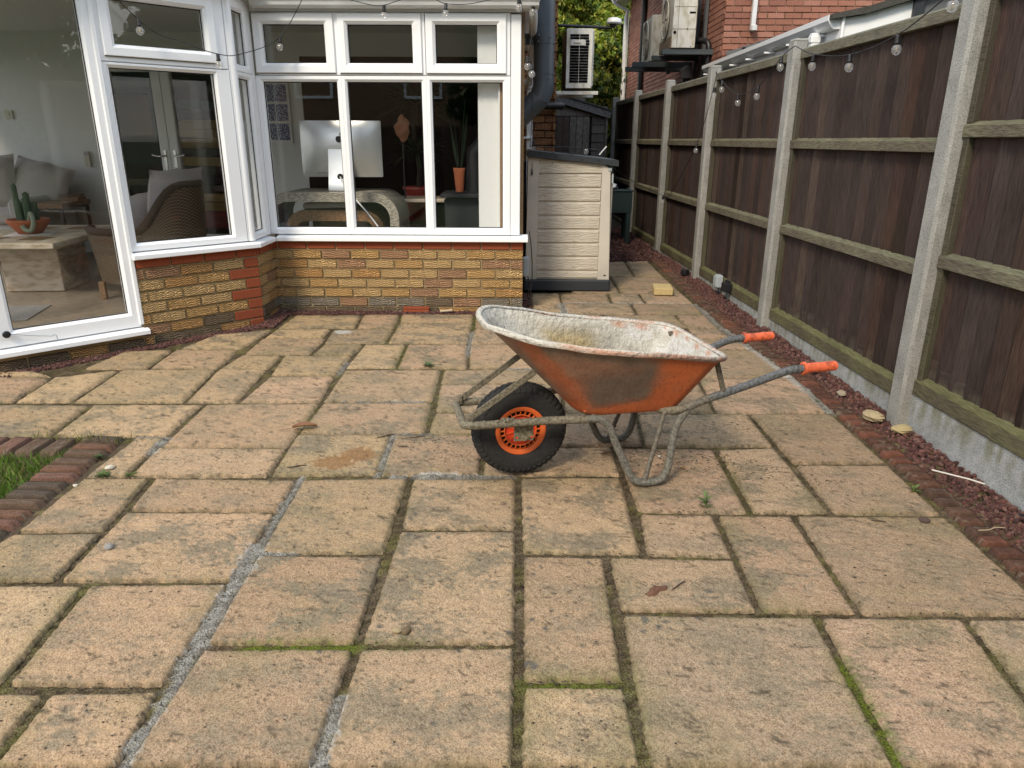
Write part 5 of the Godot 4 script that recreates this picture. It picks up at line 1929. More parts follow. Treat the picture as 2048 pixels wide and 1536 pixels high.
# ---------------------------------------------------------------- storage box, shed, planter
func build_storage_box() -> void:
	var s := thing("storage_box", "beige plastic garden storage box moulded as planks with a sloping black lid", "storage box", P(0.0, 0.0, 6.33))
	# local: x right, z towards the camera; the side we see is a plane at z = 0
	var y0 := 0.128
	var b := MB.new()
	b.box(Vector3(0.435, y0 + 0.052, -0.46), Vector3(0.765, 0.104, 0.96), 0.014)
	put("base", b.mesh(), mats.anthracite, s)
	b = MB.new()
	var body := PackedVector2Array([Vector2(0.072, 0.23), Vector2(0.802, 0.23), Vector2(0.776, 1.175), Vector2(0.70, 1.215), Vector2(0.085, 1.262)])
	b.prism(body, -0.90, -0.022)
	put("body", b.mesh(), mats.store_post, s)
	# corner posts
	for q in [[0.068, 0.165, 0.082, 0.176, 1.265, 1.258], [0.705, 0.806, 0.708, 0.778, 1.213, 1.172]]:
		b = MB.new()
		var poly := PackedVector2Array([Vector2(q[0], 0.232), Vector2(q[1], 0.232), Vector2(q[3], q[5]), Vector2(q[2], q[4])])
		b.prism(poly, -0.05, -0.004)
		put("corner_post", b.mesh(), mats.store_post, s)
	# the moulded planks of the side
	var lines := [0.234, 0.305, 0.428, 0.545, 0.664, 0.780, 0.897, 1.013, 1.132, 1.262]
	for i in 9:
		b = MB.new()
		var a: float = lines[i] + 0.006
		var c: float = lines[i + 1] - 0.006
		var l := lerpf(0.162, 0.172, (a - 0.23) / 1.0)
		var r := lerpf(0.708, 0.706, (a - 0.23) / 1.0)
		if i < 8:
			b.box(Vector3((l + r) * 0.5, (a + c) * 0.5, -0.024), Vector3(r - l, c - a, 0.03), 0.009)
		else:
			b.prism(PackedVector2Array([Vector2(l, a), Vector2(r, a), Vector2(r, 1.208), Vector2(l, 1.252)]), -0.04, -0.010)
		put("plank", b.mesh(), mats.store_beige, s)
	# screw holes and moulded slots
	b = MB.new()
	for q in [[0.178, 1.232], [0.285, 1.215]]:
		b.tube([Vector3(q[0], q[1], -0.02), Vector3(q[0], q[1], -0.0085)], 0.0052, 10)
	b.box(Vector3(0.768, 0.268, -0.004), Vector3(0.022, 0.012, 0.004), 0.001)
	put("screw_hole", b.mesh(), mats.black_plastic, s)
	# lid
	b = MB.new()
	var lid := PackedVector2Array([Vector2(0.075, 1.262), Vector2(0.30, 1.248), Vector2(0.55, 1.226), Vector2(0.80, 1.198), Vector2(0.842, 1.192), Vector2(0.842, 1.236), Vector2(0.836, 1.243), Vector2(0.10, 1.318), Vector2(0.078, 1.312)])
	b.prism(lid, -0.94, 0.022)
	var ld := put("lid", b.mesh(), mats.anthracite, s)
	b = MB.new()
	for q in [[0.178, 1.292], [0.315, 1.268], [0.53, 1.247], [0.672, 1.238]]:
		b.tube([Vector3(q[0], q[1], 0.02), Vector3(q[0], q[1], 0.0245)], 0.0085, 12)
	put("lid_plug", b.mesh(), mats.black_plastic, ld)
	b = MB.new()
	for x in [0.30, 0.45]:
		b.box(Vector3(x, 1.318 - (x - 0.1) * 0.1, -0.45), Vector3(0.015, 0.012, 0.9), 0.004, Basis(Vector3(0, 0, 1), -0.1))
	put("lid_rib", b.mesh(), mats.anthracite, ld)
	b = MB.new()
	b.box(Vector3(0.775, 1.165, -0.008), Vector3(0.03, 0.028, 0.02), 0.004)
	b.box(Vector3(0.80, 1.09, -0.02), Vector3(0.016, 0.075, 0.03), 0.004)
	put("hinge", b.mesh(), mats.grey_box, s)
	# front doors on the right-hand face
	for i in 2:
		b = MB.new()
		b.box(Vector3(0.80, 0.69, -0.25 - 0.43 * i), Vector3(0.02, 0.9, 0.42), 0.008)
		put("door", b.mesh(), mats.store_beige, s)
	# things on and against it
	var st := MB.new()
	st.tube([Vector3(-0.03, -0.035, 0), Vector3(0.028, 0.035, 0.01)], 0.006, 8)
	var tube := put("white_tube", st.mesh(), mats.door_white)
	tube.position = P(0.735, 1.315, 6.58)
	tag(tube, "short white plastic tube propped on the storage box lid", "tube")
	st = MB.new()
	st.tube([Vector3(0, 0.06, 0), Vector3(0.001, 0.0, 0.0)], 0.0022, 6)
	st.tube([Vector3(0, 0.0, 0), Vector3(0, -0.035, 0)], [0.004, 0.007], 8)
	st.box(Vector3(0, -0.042, 0), Vector3(0.018, 0.014, 0.012), 0.004)
	var plug := put("cable_end", st.mesh(), mats.cable)
	plug.position = P(0.115, 1.17, 6.32)
	tag(plug, "black lead with a small plug hanging under the storage box lid", "cable")
	# black board standing between the box and the conservatory
	st = MB.new()
	st.box(Vector3.ZERO, Vector3(0.035, 1.1, 0.55), 0.006)
	var bd := put("black_board", st.mesh(), mats.black_plastic)
	bd.position = P(0.052, 0.68, 6.75)
	tag(bd, "upright black board in the gap between the conservatory and the storage box", "board")


func build_shed() -> void:
	var s := thing("garden_shed", "weathered dark timber shed with a pitched roof at the end of the side passage", "shed", P(0.0, 0.0, 11.0))
	var grey := Color(0.17, 0.15, 0.135)
	# lapped boards of the gable
	var b: MB
	var y := 0.2
	var n := 0
	while y < 1.95:
		var x1 := 1.272
		var x0 := 0.42
		if y > 1.77:
			x1 = 0.45 + (2.0 - y) * 3.4
			x0 = 0.40
		if x1 - x0 > 0.1:
			var spans := [[x0, x1]]
			if y < 1.70:
				spans = [[1.052, x1]]
			for q in spans:
				b = MB.new()
				b.col = grey * rng.randf_range(0.75, 1.25)
				b.box(Vector3((q[0] + q[1]) * 0.5, y + 0.058, -0.01), Vector3(q[1] - q[0], 0.128, 0.016), 0.003, Basis(Vector3(1, 0, 0), -0.11))
				put("board", b.mesh(), mats.shed_wood, s)
		y += 0.118
		n += 1
	# door of upright boards, some newer and browner
	var door := Node3D.new()
	door.name = "door"
	s.add_child(door, true)
	for i in 7:
		b = MB.new()
		var w := 0.095
		b.col = (Color(0.085, 0.058, 0.05) if i < 4 else Color(0.19, 0.17, 0.15)) * rng.randf_range(0.8, 1.25)
		b.box(Vector3(0.40 + w * i, 0.96, 0.014), Vector3(w - 0.004, 1.52, 0.018), 0.003)
		put("board", b.mesh(), mats.shed_door, door)
	b = MB.new()
	b.col = Color(0.05, 0.042, 0.036)
	b.box(Vector3(0.72, 0.98, -0.75), Vector3(1.1, 1.6, 1.4))
	b.flat([Vector3(0.3, 1.72, -0.03), Vector3(1.26, 1.72, -0.03), Vector3(0.45, 1.97, -0.03)], Vector3(0.8, 1.8, -1))
	put("frame", b.mesh(), mats.shed_wood, s)
	b = MB.new()
	b.col = grey * 1.3
	b.box(Vector3(1.262, 1.02, 0.01), Vector3(0.03, 1.6, 0.04), 0.003)
	put("corner_strip", b.mesh(), mats.shed_door, s)
	# roof with bargeboards
	var ang := atan2(0.24, 0.85)
	for sgn in [-1, 1]:
		b = MB.new()
		b.col = Color(0.20, 0.195, 0.20)
		b.box(Vector3(0.45 + sgn * 0.43, 1.865, 0.05), Vector3(0.90, 0.10, 0.022), 0.004, Basis(Vector3(0, 0, 1), -sgn * ang))
		put("bargeboard", b.mesh(), mats.shed_wood, s)
		b = MB.new()
		b.col = Color(0.16, 0.155, 0.165)
		b.box(Vector3(0.45 + sgn * 0.43, 1.928, -0.75), Vector3(0.92, 0.02, 1.66), 0.004, Basis(Vector3(0, 0, 1), -sgn * ang))
		put("roof", b.mesh(), mats.felt, s)
	b = MB.new()
	b.tube([Vector3(0.78, 1.895, 0.063), Vector3(0.78, 1.895, 0.068)], 0.01, 8)
	b.tube([Vector3(1.225, 1.77, 0.063), Vector3(1.225, 1.77, 0.068)], 0.01, 8)
	put("bolt", b.mesh(), mats.black_steel, s)
	# green raised planter on legs against the far fence
	var p := thing("raised_planter", "dark green raised planter on legs against the far end of the fence", "planter", P(1.18, FALL * 9.2, 9.25))
	b = MB.new()
	for q in [[Vector3(0, 0.50, 0.2), Vector3(0.42, 0.26, 0.02)], [Vector3(0, 0.50, -0.2), Vector3(0.42, 0.26, 0.02)], [Vector3(-0.2, 0.50, 0), Vector3(0.02, 0.26, 0.38)], [Vector3(0.2, 0.50, 0), Vector3(0.02, 0.26, 0.38)], [Vector3(0, 0.39, 0), Vector3(0.38, 0.02, 0.38)]]:
		b.box(q[0], q[1], 0.006)
	put("trough", b.mesh(), mats.planter_green, p)
	b = MB.new()
	b.box(Vector3(0, 0.635, 0.21), Vector3(0.45, 0.02, 0.03), 0.006)
	b.box(Vector3(0.21, 0.635, 0), Vector3(0.03, 0.02, 0.42), 0.006)
	b.box(Vector3(-0.21, 0.635, 0), Vector3(0.03, 0.02, 0.42), 0.006)
	put("rim", b.mesh(), mats.planter_green, p)
	for sx in [-1, 1]:
		for sz in [-1, 1]:
			b = MB.new()
			b.box(Vector3(sx * 0.175, 0.2, sz * 0.175), Vector3(0.055, 0.40, 0.055), 0.008)
			put("leg", b.mesh(), mats.planter_green, p)
	# crumpled white bag lying on it
	b = MB.new()
	var rows := []
	for j in 8:
		var row := []
		for i in 14:
			var a := TAU * i / 14.0
			var t := j / 7.0
			var rr := 0.13 * sin(PI * (0.08 + 0.9 * t)) * (1.0 + 0.22 * sin(a * 5.0 + j) + rng.randf_range(-0.1, 0.1))
			row.append(Vector3(cos(a) * rr, 0.115 * t + 0.01 * sin(a * 3.0), sin(a) * rr * 0.8))
		rows.append(row)
	b.sheet(rows, Vector3(0, 0.05, 0), [], true)
	var bag := put("plastic_bag", b.mesh(), mats.lamp_grey)
	bag.position = P(1.10, FALL * 9.2 + 0.615, 9.22)
	tag(bag, "crumpled white plastic bag heaped on the green planter", "bag")


# ---------------------------------------------------------------- pipes and machines on the walls
func build_flue() -> void:
	var f := thing("flue_pipe", "thick dark grey stove flue rising beside the conservatory with an angled elbow", "flue pipe")
	var x := 0.192
	var d := 6.1
	var r := 0.081
	var b := MB.new()
	b.tube([P(x, 1.835, d), P(x, 4.6, d)], r, 32)
	put("pipe", b.mesh(), mats.flue, f)
	b = MB.new()
	b.tube([P(x - 0.034, 1.70, d), P(x, 1.79, d), P(x, 1.845, d)], r + 0.0015, 32)
	put("elbow", b.mesh(), mats.flue, f)
	b = MB.new()
	b.tube([P(x - 0.023, 1.723, d), P(-0.02, 1.545, d)], r, 32)
	put("lower_pipe", b.mesh(), mats.flue, f)
	for q in [[P(x, 1.845, d), P(x, 1.86, d)], [P(x, 1.885, d), P(x, 1.90, d)], [P(x, 2.10, d), P(x, 2.18, d)], [P(x - 0.05, 1.698, d), P(x - 0.062, 1.686, d)], [P(x - 0.08, 1.669, d), P(x - 0.092, 1.657, d)], [P(x - 0.168, 1.585, d), P(x - 0.172, 1.581, d)]]:
		b = MB.new()
		b.tube(q, r + 0.0035, 32)
		put("band", b.mesh(), mats.flue, f)
	b = MB.new()
	b.box(P(0.07, 2.135, d), Vector3(0.12, 0.075, 0.05), 0.004)
	put("bracket", b.mesh(), mats.flue, f)
	b = MB.new()
	for q in [[0.148, 2.155, 0.078], [0.148, 2.11, 0.078], [0.05, 2.14, 0.03], [0.235, 2.14, 0.074]]:
		b.tube([P(q[0], q[1], d - q[2]), P(q[0], q[1], d - q[2] - 0.01)], 0.006, 8)
	put("bolt", b.mesh(), mats.chrome, f)
	# black waste pipe low on the house wall behind
	b = MB.new()
	b.tube(smooth_path([P(0.10, 1.735, 7.93), P(0.40, 1.735, 7.93), P(0.44, 1.735, 7.97), P(0.45, 1.735, 8.1)], 3), 0.036, 14)
	var wp := put("waste_pipe", b.mesh(), mats.black_plastic)
	tag(wp, "black waste pipe crossing the house wall below the flue", "pipe")


func louvre_end(parent: Node3D, w: float, h: float) -> void:
	# end panel with two columns of slots, local x across, y up, z out
	var b := MB.new()
	b.box(Vector3(w * 0.5, h * 0.5, -0.005), Vector3(w, h, 0.012), 0.004)
	put("end_panel", b.mesh(), mats.ac_white, parent)
	for i in 17:
		var y := 0.055 + i * (h - 0.11) / 17.0 + 0.015
		if i in [13, 14]:
			b = MB.new()
			b.box(Vector3(w * 0.80, y, 0.0022), Vector3(w * 0.14, 0.0245, 0.004))
			put("slot", b.mesh(), mats.ac_dark, parent)
			continue
		for k in 2:
			b = MB.new()
			b.box(Vector3(w * (0.31 + 0.365 * k), y, 0.0022), Vector3(w * 0.345, 0.0245, 0.004))
			put("slot", b.mesh(), mats.ac_dark, parent)
	b = MB.new()
	b.box(Vector3(w * 0.42, 0.055 + 14.0 * (h - 0.11) / 17.0 + 0.002, 0.008), Vector3(w * 0.52, 0.06, 0.008), 0.003)
	b.box(Vector3(w * 0.42, 0.055 + 14.0 * (h - 0.11) / 17.0 + 0.004, 0.017), Vector3(w * 0.24, 0.018, 0.012), 0.004)
	put("handle", b.mesh(), mats.ac_white, parent)


func fan_grille(parent: Node3D, at: Vector3, r: float) -> void:
	# a round fan guard on a face looking along -x
	var b := MB.new()
	for k in 9:
		var rr := r * (1.0 - k * 0.105)
		var ring := []
		for i in 33:
			var a := TAU * i / 32.0
			ring.append(at + Vector3(-0.012 + 0.001 * k, sin(a) * rr, cos(a) * rr))
		b.tube(ring, 0.009 if k == 0 else 0.003, 5, false)
	for i in 8:
		var a := TAU * i / 8.0
		b.tube([at + Vector3(-0.012, sin(a) * r * 0.1, cos(a) * r * 0.1), at + Vector3(-0.012, sin(a) * r, cos(a) * r)], 0.003, 5)
	put("fan_guard", b.mesh(), mats.ac_white, parent)
	b = MB.new()
	var disc := []
	for i in 32:
		var a := TAU * i / 32.0
		disc.append(at + Vector3(-0.003, sin(a) * r, cos(a) * r))
	b.face(disc, Vector3(-1, 0, 0))
	put("fan_opening", b.mesh(), mats.ac_side, parent)


func build_air_conditioners() -> void:
	# on our own house: seen end on
	var a := thing("air_conditioner", "white air conditioning unit with a louvred end on the house's side wall", "air conditioner", P(0.515, 1.945, 8.6))
	louvre_end(a, 0.285, 0.60)
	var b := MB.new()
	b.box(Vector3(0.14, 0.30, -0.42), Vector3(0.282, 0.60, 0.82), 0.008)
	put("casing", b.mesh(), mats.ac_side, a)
	b = MB.new()
	b.box(Vector3(0.292, 0.31, -0.40), Vector3(0.018, 0.57, 0.74), 0.004)
	put("front_panel", b.mesh(), mats.ac_white, a)
	for i in 16:
		b = MB.new()
		b.box(Vector3(0.304, 0.05 + i * 0.034, -0.40), Vector3(0.008, 0.012, 0.70), 0.002)
		put("grille_bar", b.mesh(), mats.ac_white, a)
	for z in [-0.04, -0.62]:
		b = MB.new()
		b.box(Vector3(0.12, -0.047, z), Vector3(0.49, 0.038, 0.045), 0.004)
		put("bracket_arm", b.mesh(), mats.ac_white, a)
	# two on the neighbour's wall, seen from below
	var n := thing("neighbour_air_conditioner", "tall grimy white air conditioning unit nearest the corner on the neighbour's red brick wall", "air conditioner", P(2.115, 2.62, 11.0), 0.0, "")
	b = MB.new()
	b.box(Vector3(0.165, 0.62, -0.45), Vector3(0.33, 1.24, 0.9), 0.012)
	put("casing", b.mesh(), mats.ac_white, n)
	b = MB.new()
	b.box(Vector3(-0.004, 0.08, -0.45), Vector3(0.012, 0.16, 0.86), 0.004)
	put("lower_panel", b.mesh(), mats.ac_rust, n)
	fan_grille(n, Vector3(-0.008, 0.42, -0.48), 0.25)
	fan_grille(n, Vector3(-0.008, 0.95, -0.48), 0.25)
	b = MB.new()
	b.box(Vector3(0.165, 0.243, 0.002), Vector3(0.326, 0.004, 0.004))
	b.box(Vector3(0.165, 0.52, 0.002), Vector3(0.30, 0.003, 0.004))
	b.box(Vector3(0.075, 0.62, 0.002), Vector3(0.004, 1.2, 0.004))
	put("panel_seam", b.mesh(), mats.ac_side, n)
	b = MB.new()
	b.tube([Vector3(0.035, 0.20, 0.0), Vector3(0.035, 0.20, 0.006)], 0.02, 14)
	b.box(Vector3(0.265, 0.447, 0.003), Vector3(0.08, 0.022, 0.006), 0.002)
	b.tube([Vector3(0.205, 0.243, 0.0), Vector3(0.205, 0.243, 0.006)], 0.009, 10)
	b.tube([Vector3(0.27, 0.022, 0.0), Vector3(0.27, 0.022, 0.006)], 0.006, 10)
	put("fitting", b.mesh(), mats.ac_dark, n)
	for z in [-0.05, -0.85]:
		b = MB.new()
		b.box(Vector3(0.28, -0.045, z), Vector3(0.80, 0.07, 0.06), 0.006)
		put("bracket_arm", b.mesh(), mats.bracket_grey, n)
	b = MB.new()
	b.box(Vector3(0.30, -0.02, -0.45), Vector3(0.5, 0.02, 0.86), 0.004)
	put("drip_tray", b.mesh(), mats.bracket_grey, n)
	var m := thing("neighbour_air_conditioner", "smaller white air conditioning unit with one fan, farther along the neighbour's wall", "air conditioner", P(2.05, 2.58, 12.35))
	b = MB.new()
	b.box(Vector3(0.16, 0.33, -0.42), Vector3(0.32, 0.66, 0.84), 0.012)
	put("casing", b.mesh(), mats.ac_white, m)
	fan_grille(m, Vector3(-0.004, 0.34, -0.42), 0.27)
	for z in [0.02, -0.78]:
		b = MB.new()
		b.box(Vector3(0.22, -0.05, z), Vector3(0.98, 0.075, 0.06), 0.006)
		put("bracket_arm", b.mesh(), mats.bracket_grey, m)
	b = MB.new()
	b.box(Vector3(0.30, -0.13, 0.02), Vector3(0.06, 0.10, 0.05), 0.004)
	put("bracket_foot", b.mesh(), mats.bracket_grey, m)
	# pole with a domed lamp
	var p := thing("pole_lamp", "white domed lamp on the end of a black pole fixed to the house wall", "lamp", P(0.43, 2.63, 9.0))
	b = MB.new()
	b.tube([Vector3(-0.05, 0.0, 0), Vector3(0.62, -0.025, 0)], 0.016, 10)
	put("pole", b.mesh(), mats.black_plastic, p)
	b = MB.new()
	b.lathe([Vector2(0.0, 0.0), Vector2(0.05, 0.0), Vector2(0.083, 0.002), Vector2(0.086, 0.02), Vector2(0.078, 0.05), Vector2(0.05, 0.064), Vector2(0.0, 0.068)], 22)
	put("dome", b.mesh(), mats.lamp_grey, p, Transform3D(Basis(Vector3(0, 0, 1), -0.06), Vector3(0.64, 0.012, 0.0)))
	b = MB.new()
	b.lathe([Vector2(0.0, -0.04), Vector2(0.02, -0.035), Vector2(0.045, 0.0), Vector2(0.0, 0.001)], 14)
	b.tube(smooth_path([Vector3(0.03, -0.005, 0.0), Vector3(0.04, -0.06, 0), Vector3(0.025, -0.13, 0), Vector3(0.03, -0.16, 0)], 3), 0.004, 6)
	put("fitting", b.mesh(), mats.black_plastic, p, Transform3D(Basis.IDENTITY, Vector3(0.63, 0.012, 0.0)))


# ---------------------------------------------------------------- the neighbour
func build_neighbour() -> void:
	var h := thing("neighbour_house", "red brick neighbouring house with a white gutter and downpipe", "house")
	var cx := 2.70
	var b := MB.new()
	b.box(Vector3(cx + 4.03, 2.5, -15.03), Vector3(8.0, 5.0, 9.0), 0.002)
	var wall := put("wall", b.mesh(), mats.neighbour_mortar, h)
	var tones := [Color(0.34, 0.15, 0.105), Color(0.39, 0.175, 0.125), Color(0.31, 0.135, 0.10), Color(0.42, 0.20, 0.15)]
	var vs := []
	for i in 4:
		for l in [0.215, 0.1025]:
			b = MB.new()
			b.col = tones[i]
			b.box(Vector3.ZERO, Vector3(l, 0.064, 0.03), 0.004)
			vs.append(b.mesh())
	# end wall towards us: bricks one by one
	var y := 1.95
	var n := 0
	while y < 4.6:
		var x := cx + (0.0 if n % 2 == 0 else -0.1125)
		while x < cx + 2.6:
			var half := x < cx
			var o := put("brick", vs[(rng.randi() % 4) * 2 + (1 if half else 0)], mats.neighbour_brick, wall)
			o.position = Vector3(x + (0.164 if half else 0.1075), y + 0.0325, -10.527 + rng.randf_range(-0.001, 0.001))
			if half:
				o.position.x = cx + 0.05125
			x += 0.225
		y += 0.075
		n += 1
	# long wall along the passage: too foreshortened to pick bricks apart, still bricks
	var where := []
	var tint := []
	y = 1.2
	n = 0
	while y < 4.80:
		var z := -10.53
		while z > -19.5:
			where.append(Transform3D(Basis(Vector3(0, 0, 1), Vector3.UP, Vector3(-1, 0, 0)), Vector3(cx + 0.022 + rng.randf_range(-0.002, 0.002), y + 0.0325, z - 0.1125 + (0.1125 if n % 2 else 0.0) - 0.1)))
			tint.append(tones[rng.randi() % 4])
			z -= 0.225
		y += 0.075
		n += 1
	b = MB.new()
	b.box(Vector3.ZERO, Vector3(0.215, 0.064, 0.03))
	scatter("far_bricks", b.mesh(), mats.neighbour_brick, where, tint, wall)
	b = MB.new()
	b.flat([Vector3(cx - 0.35, 4.80, -10.2), Vector3(cx + 8.4, 4.80, -10.2), Vector3(cx + 6.5, 7.6, -12.6), Vector3(cx + 2.5, 7.6, -12.6)], Vector3(cx + 4, 4, -14))
	b.flat([Vector3(cx - 0.35, 4.80, -10.2), Vector3(cx - 0.35, 4.80, -19.9), Vector3(cx + 2.5, 7.6, -17.5), Vector3(cx + 2.5, 7.6, -12.6)], Vector3(cx + 4, 4, -14))
	b.flat([Vector3(cx - 0.35, 4.80, -19.9), Vector3(cx + 8.4, 4.80, -19.9), Vector3(cx + 6.5, 7.6, -17.5), Vector3(cx + 2.5, 7.6, -17.5)], Vector3(cx + 4, 4, -14))
	b.flat([Vector3(cx + 8.4, 4.80, -10.2), Vector3(cx + 8.4, 4.80, -19.9), Vector3(cx + 6.5, 7.6, -17.5), Vector3(cx + 6.5, 7.6, -12.6)], Vector3(cx + 4, 4, -14))
	b.flat([Vector3(cx + 2.5, 7.6, -12.6), Vector3(cx + 6.5, 7.6, -12.6), Vector3(cx + 6.5, 7.6, -17.5), Vector3(cx + 2.5, 7.6, -17.5)], Vector3(cx + 4, 4, -14))
	put("roof", b.mesh(), mats.slate, h)
	b = MB.new()
	b.box(Vector3(cx - 0.17, 4.60, -15.2), Vector3(0.30, 0.03, 9.6), 0.004)
	b.box(Vector3(cx - 0.335, 4.70, -15.2), Vector3(0.03, 0.2, 9.6), 0.004)
	put("soffit", b.mesh(), mats.upvc_old, h)
	b = MB.new()
	b.tube([Vector3(cx - 0.40, 4.74, -10.3), Vector3(cx - 0.40, 4.74, -20.0)], 0.06, 12)
	put("gutter", b.mesh(), mats.upvc_old, h)
	b = MB.new()
	b.tube(smooth_path([Vector3(cx - 0.40, 4.72, -19.75), Vector3(cx - 0.36, 4.6, -19.75), Vector3(cx - 0.06, 4.42, -19.7), Vector3(cx - 0.06, 4.3, -19.7)], 4), 0.045, 10)
	b.tube([Vector3(cx - 0.06, 4.31, -19.7), Vector3(cx - 0.06, 0.2, -19.7)], 0.062, 12)
	put("downpipe", b.mesh(), mats.upvc_old, h)
	b = MB.new()
	b.tube([Vector3(cx - 0.055, 4.75, -17.0), Vector3(cx - 0.055, 0.3, -17.0)], 0.058, 12)
	put("soil_pipe", b.mesh(), mats.black_plastic, h)
	# conduits, a hopper-headed vent and the black hose by the near corner
	b = MB.new()
	for q in [[2.36, 0.045, 11.9], [2.46, 0.05, 11.45]]:
		b.box(Vector3(cx - 0.03, 3.3, -q[2]), Vector3(0.05, 2.6, q[1] * 1.6), 0.006)
	put("conduit", b.mesh(), mats.lead, h)
	b = MB.new()
	b.tube(smooth_path([Vector3(cx - 0.25, 2.73, -11.3), Vector3(cx - 0.10, 2.74, -11.2), Vector3(cx - 0.04, 2.66, -11.1), Vector3(cx - 0.04, 2.4, -11.1), Vector3(cx - 0.04, 1.9, -11.1)], 4), 0.04, 10)
	put("hose", b.mesh(), mats.black_plastic, h)
	b = MB.new()
	b.tube([Vector3(cx - 0.15, 2.40, -11.9), Vector3(cx - 0.15, 1.6, -11.9)], 0.055, 12)
	put("vent_pipe", b.mesh(), mats.black_plastic, h)
	b = MB.new()
	b.lathe([Vector2(0.055, -0.12), Vector2(0.085, -0.1), Vector2(0.085, -0.01), Vector2(0.06, 0.04), Vector2(0.0, 0.06)], 16)
	put("vent_cowl", b.mesh(), mats.lamp_grey, h, Transform3D(Basis.IDENTITY, Vector3(cx - 0.15, 2.42, -11.9)))
	b = MB.new()
	b.box(Vector3(cx + 0.36, 3.55, -10.46), Vector3(0.062, 1.55, 0.062), 0.008)
	b.box(Vector3(cx + 0.37, 2.80, -10.44), Vector3(0.07, 0.07, 0.09), 0.01)
	put("downpipe", b.mesh(), mats.upvc_old, h)
	b = MB.new()
	b.tube([Vector3(cx - 0.01, 2.1, -14.7), Vector3(cx - 0.45, 2.1, -14.7)], 0.018, 8)
	put("overflow_pipe", b.mesh(), mats.rail_pale, h)
	# the lean-to behind the fence: white gutter, white gable boards, felt roof
	var l := thing("neighbour_lean_to", "low lean-to with white gutter and gable boards showing above the fence", "lean-to")
	var gx := 2.47
	b = MB.new()
	b.box(Vector3(gx + 1.5, 1.1, -8.3), Vector3(2.7, 2.2, 3.9))
	put("wall", b.mesh(), mats.upvc, l)
	b = MB.new()
	b.box(Vector3(gx + 0.085, 2.25, -8.45), Vector3(0.022, 0.2, 4.3), 0.004)
	put("fascia", b.mesh(), mats.upvc, l)
	b = MB.new()
	var og := PackedVector2Array([Vector2(0, 0), Vector2(0.045, 0.0), Vector2(0.068, 0.014), Vector2(0.086, 0.04), Vector2(0.10, 0.06), Vector2(0.10, 0.10), Vector2(0.0, 0.10)])
	b.prism(og, 6.33, 10.47)
	put("gutter", b.mesh(), mats.upvc, l, Transform3D(Basis(Vector3(-1, 0, 0), Vector3.UP, Vector3(0, 0, -1)), Vector3(gx + 0.072, 2.245, 0)))
	for i in 7:
		b = MB.new()
		b.box(Vector3(gx + 0.02, 2.23, -6.6 - 0.62 * i), Vector3(0.115, 0.018, 0.024), 0.003)
		put("gutter_bracket", b.mesh(), mats.upvc, l)
	b = MB.new()
	b.box(Vector3(gx - 0.01, 2.05, -6.62), Vector3(0.07, 0.4, 0.075), 0.01)
	b.box(Vector3(gx - 0.01, 2.20, -6.62), Vector3(0.085, 0.06, 0.09), 0.01)
	put("downpipe", b.mesh(), mats.upvc, l)
	# roof pitch rising away from the gutter
	b = MB.new()
	var roof := PackedVector2Array([Vector2(gx - 0.02, 2.345), Vector2(gx + 0.25, 2.40), Vector2(gx + 1.7, 2.83), Vector2(gx + 2.9, 2.95), Vector2(gx + 2.9, 2.90), Vector2(gx + 1.7, 2.765), Vector2(gx + 0.25, 2.35), Vector2(gx - 0.02, 2.31)])
	b.prism(roof, -10.5, -6.27)
	put("roof", b.mesh(), mats.felt, l)
	b = MB.new()
	var gable := PackedVector2Array([Vector2(gx + 0.095, 2.0), Vector2(gx + 0.62, 2.0), Vector2(gx + 0.62, 2.45), Vector2(gx + 0.25, 2.345), Vector2(gx + 0.095, 2.32)])
	b.prism(gable, -6.36, -6.33)
	put("gable_board", b.mesh(), mats.upvc, l)
	b = MB.new()
	b.box(Vector3(gx + 0.36, 2.2, -6.326), Vector3(0.006, 0.4, 0.004))
	put("board_joint", b.mesh(), mats.upvc, l)
	b = MB.new()
	hollow(b, Vector2(gx + 0.62, 1.9), Vector2(gx + 1.9, 2.72), Vector2(gx + 0.71, 1.98), Vector2(gx + 1.82, 2.6), -6.30, -6.38)
	var w := put("window", b.mesh(), mats.anthracite, l)
	b = MB.new()
	b.face([Vector3(gx + 0.71, 1.98, -6.34), Vector3(gx + 1.82, 1.98, -6.34), Vector3(gx + 1.82, 2.6, -6.34), Vector3(gx + 0.71, 2.6, -6.34)], Vector3(0, 0, 1))
	put("glass_pane", b.mesh(), mats.lead, w)
	# stepped lead flashing where its roof meets the house
	for i in 6:
		b = MB.new()
		b.box(Vector3(gx + 0.42 + 0.2 * i, 2.50 + 0.062 * i, -10.50), Vector3(0.26, 0.11, 0.008), 0.002, Basis(Vector3(0, 0, 1), 0.25))
		put("lead_flashing", b.mesh(), mats.lead, l)


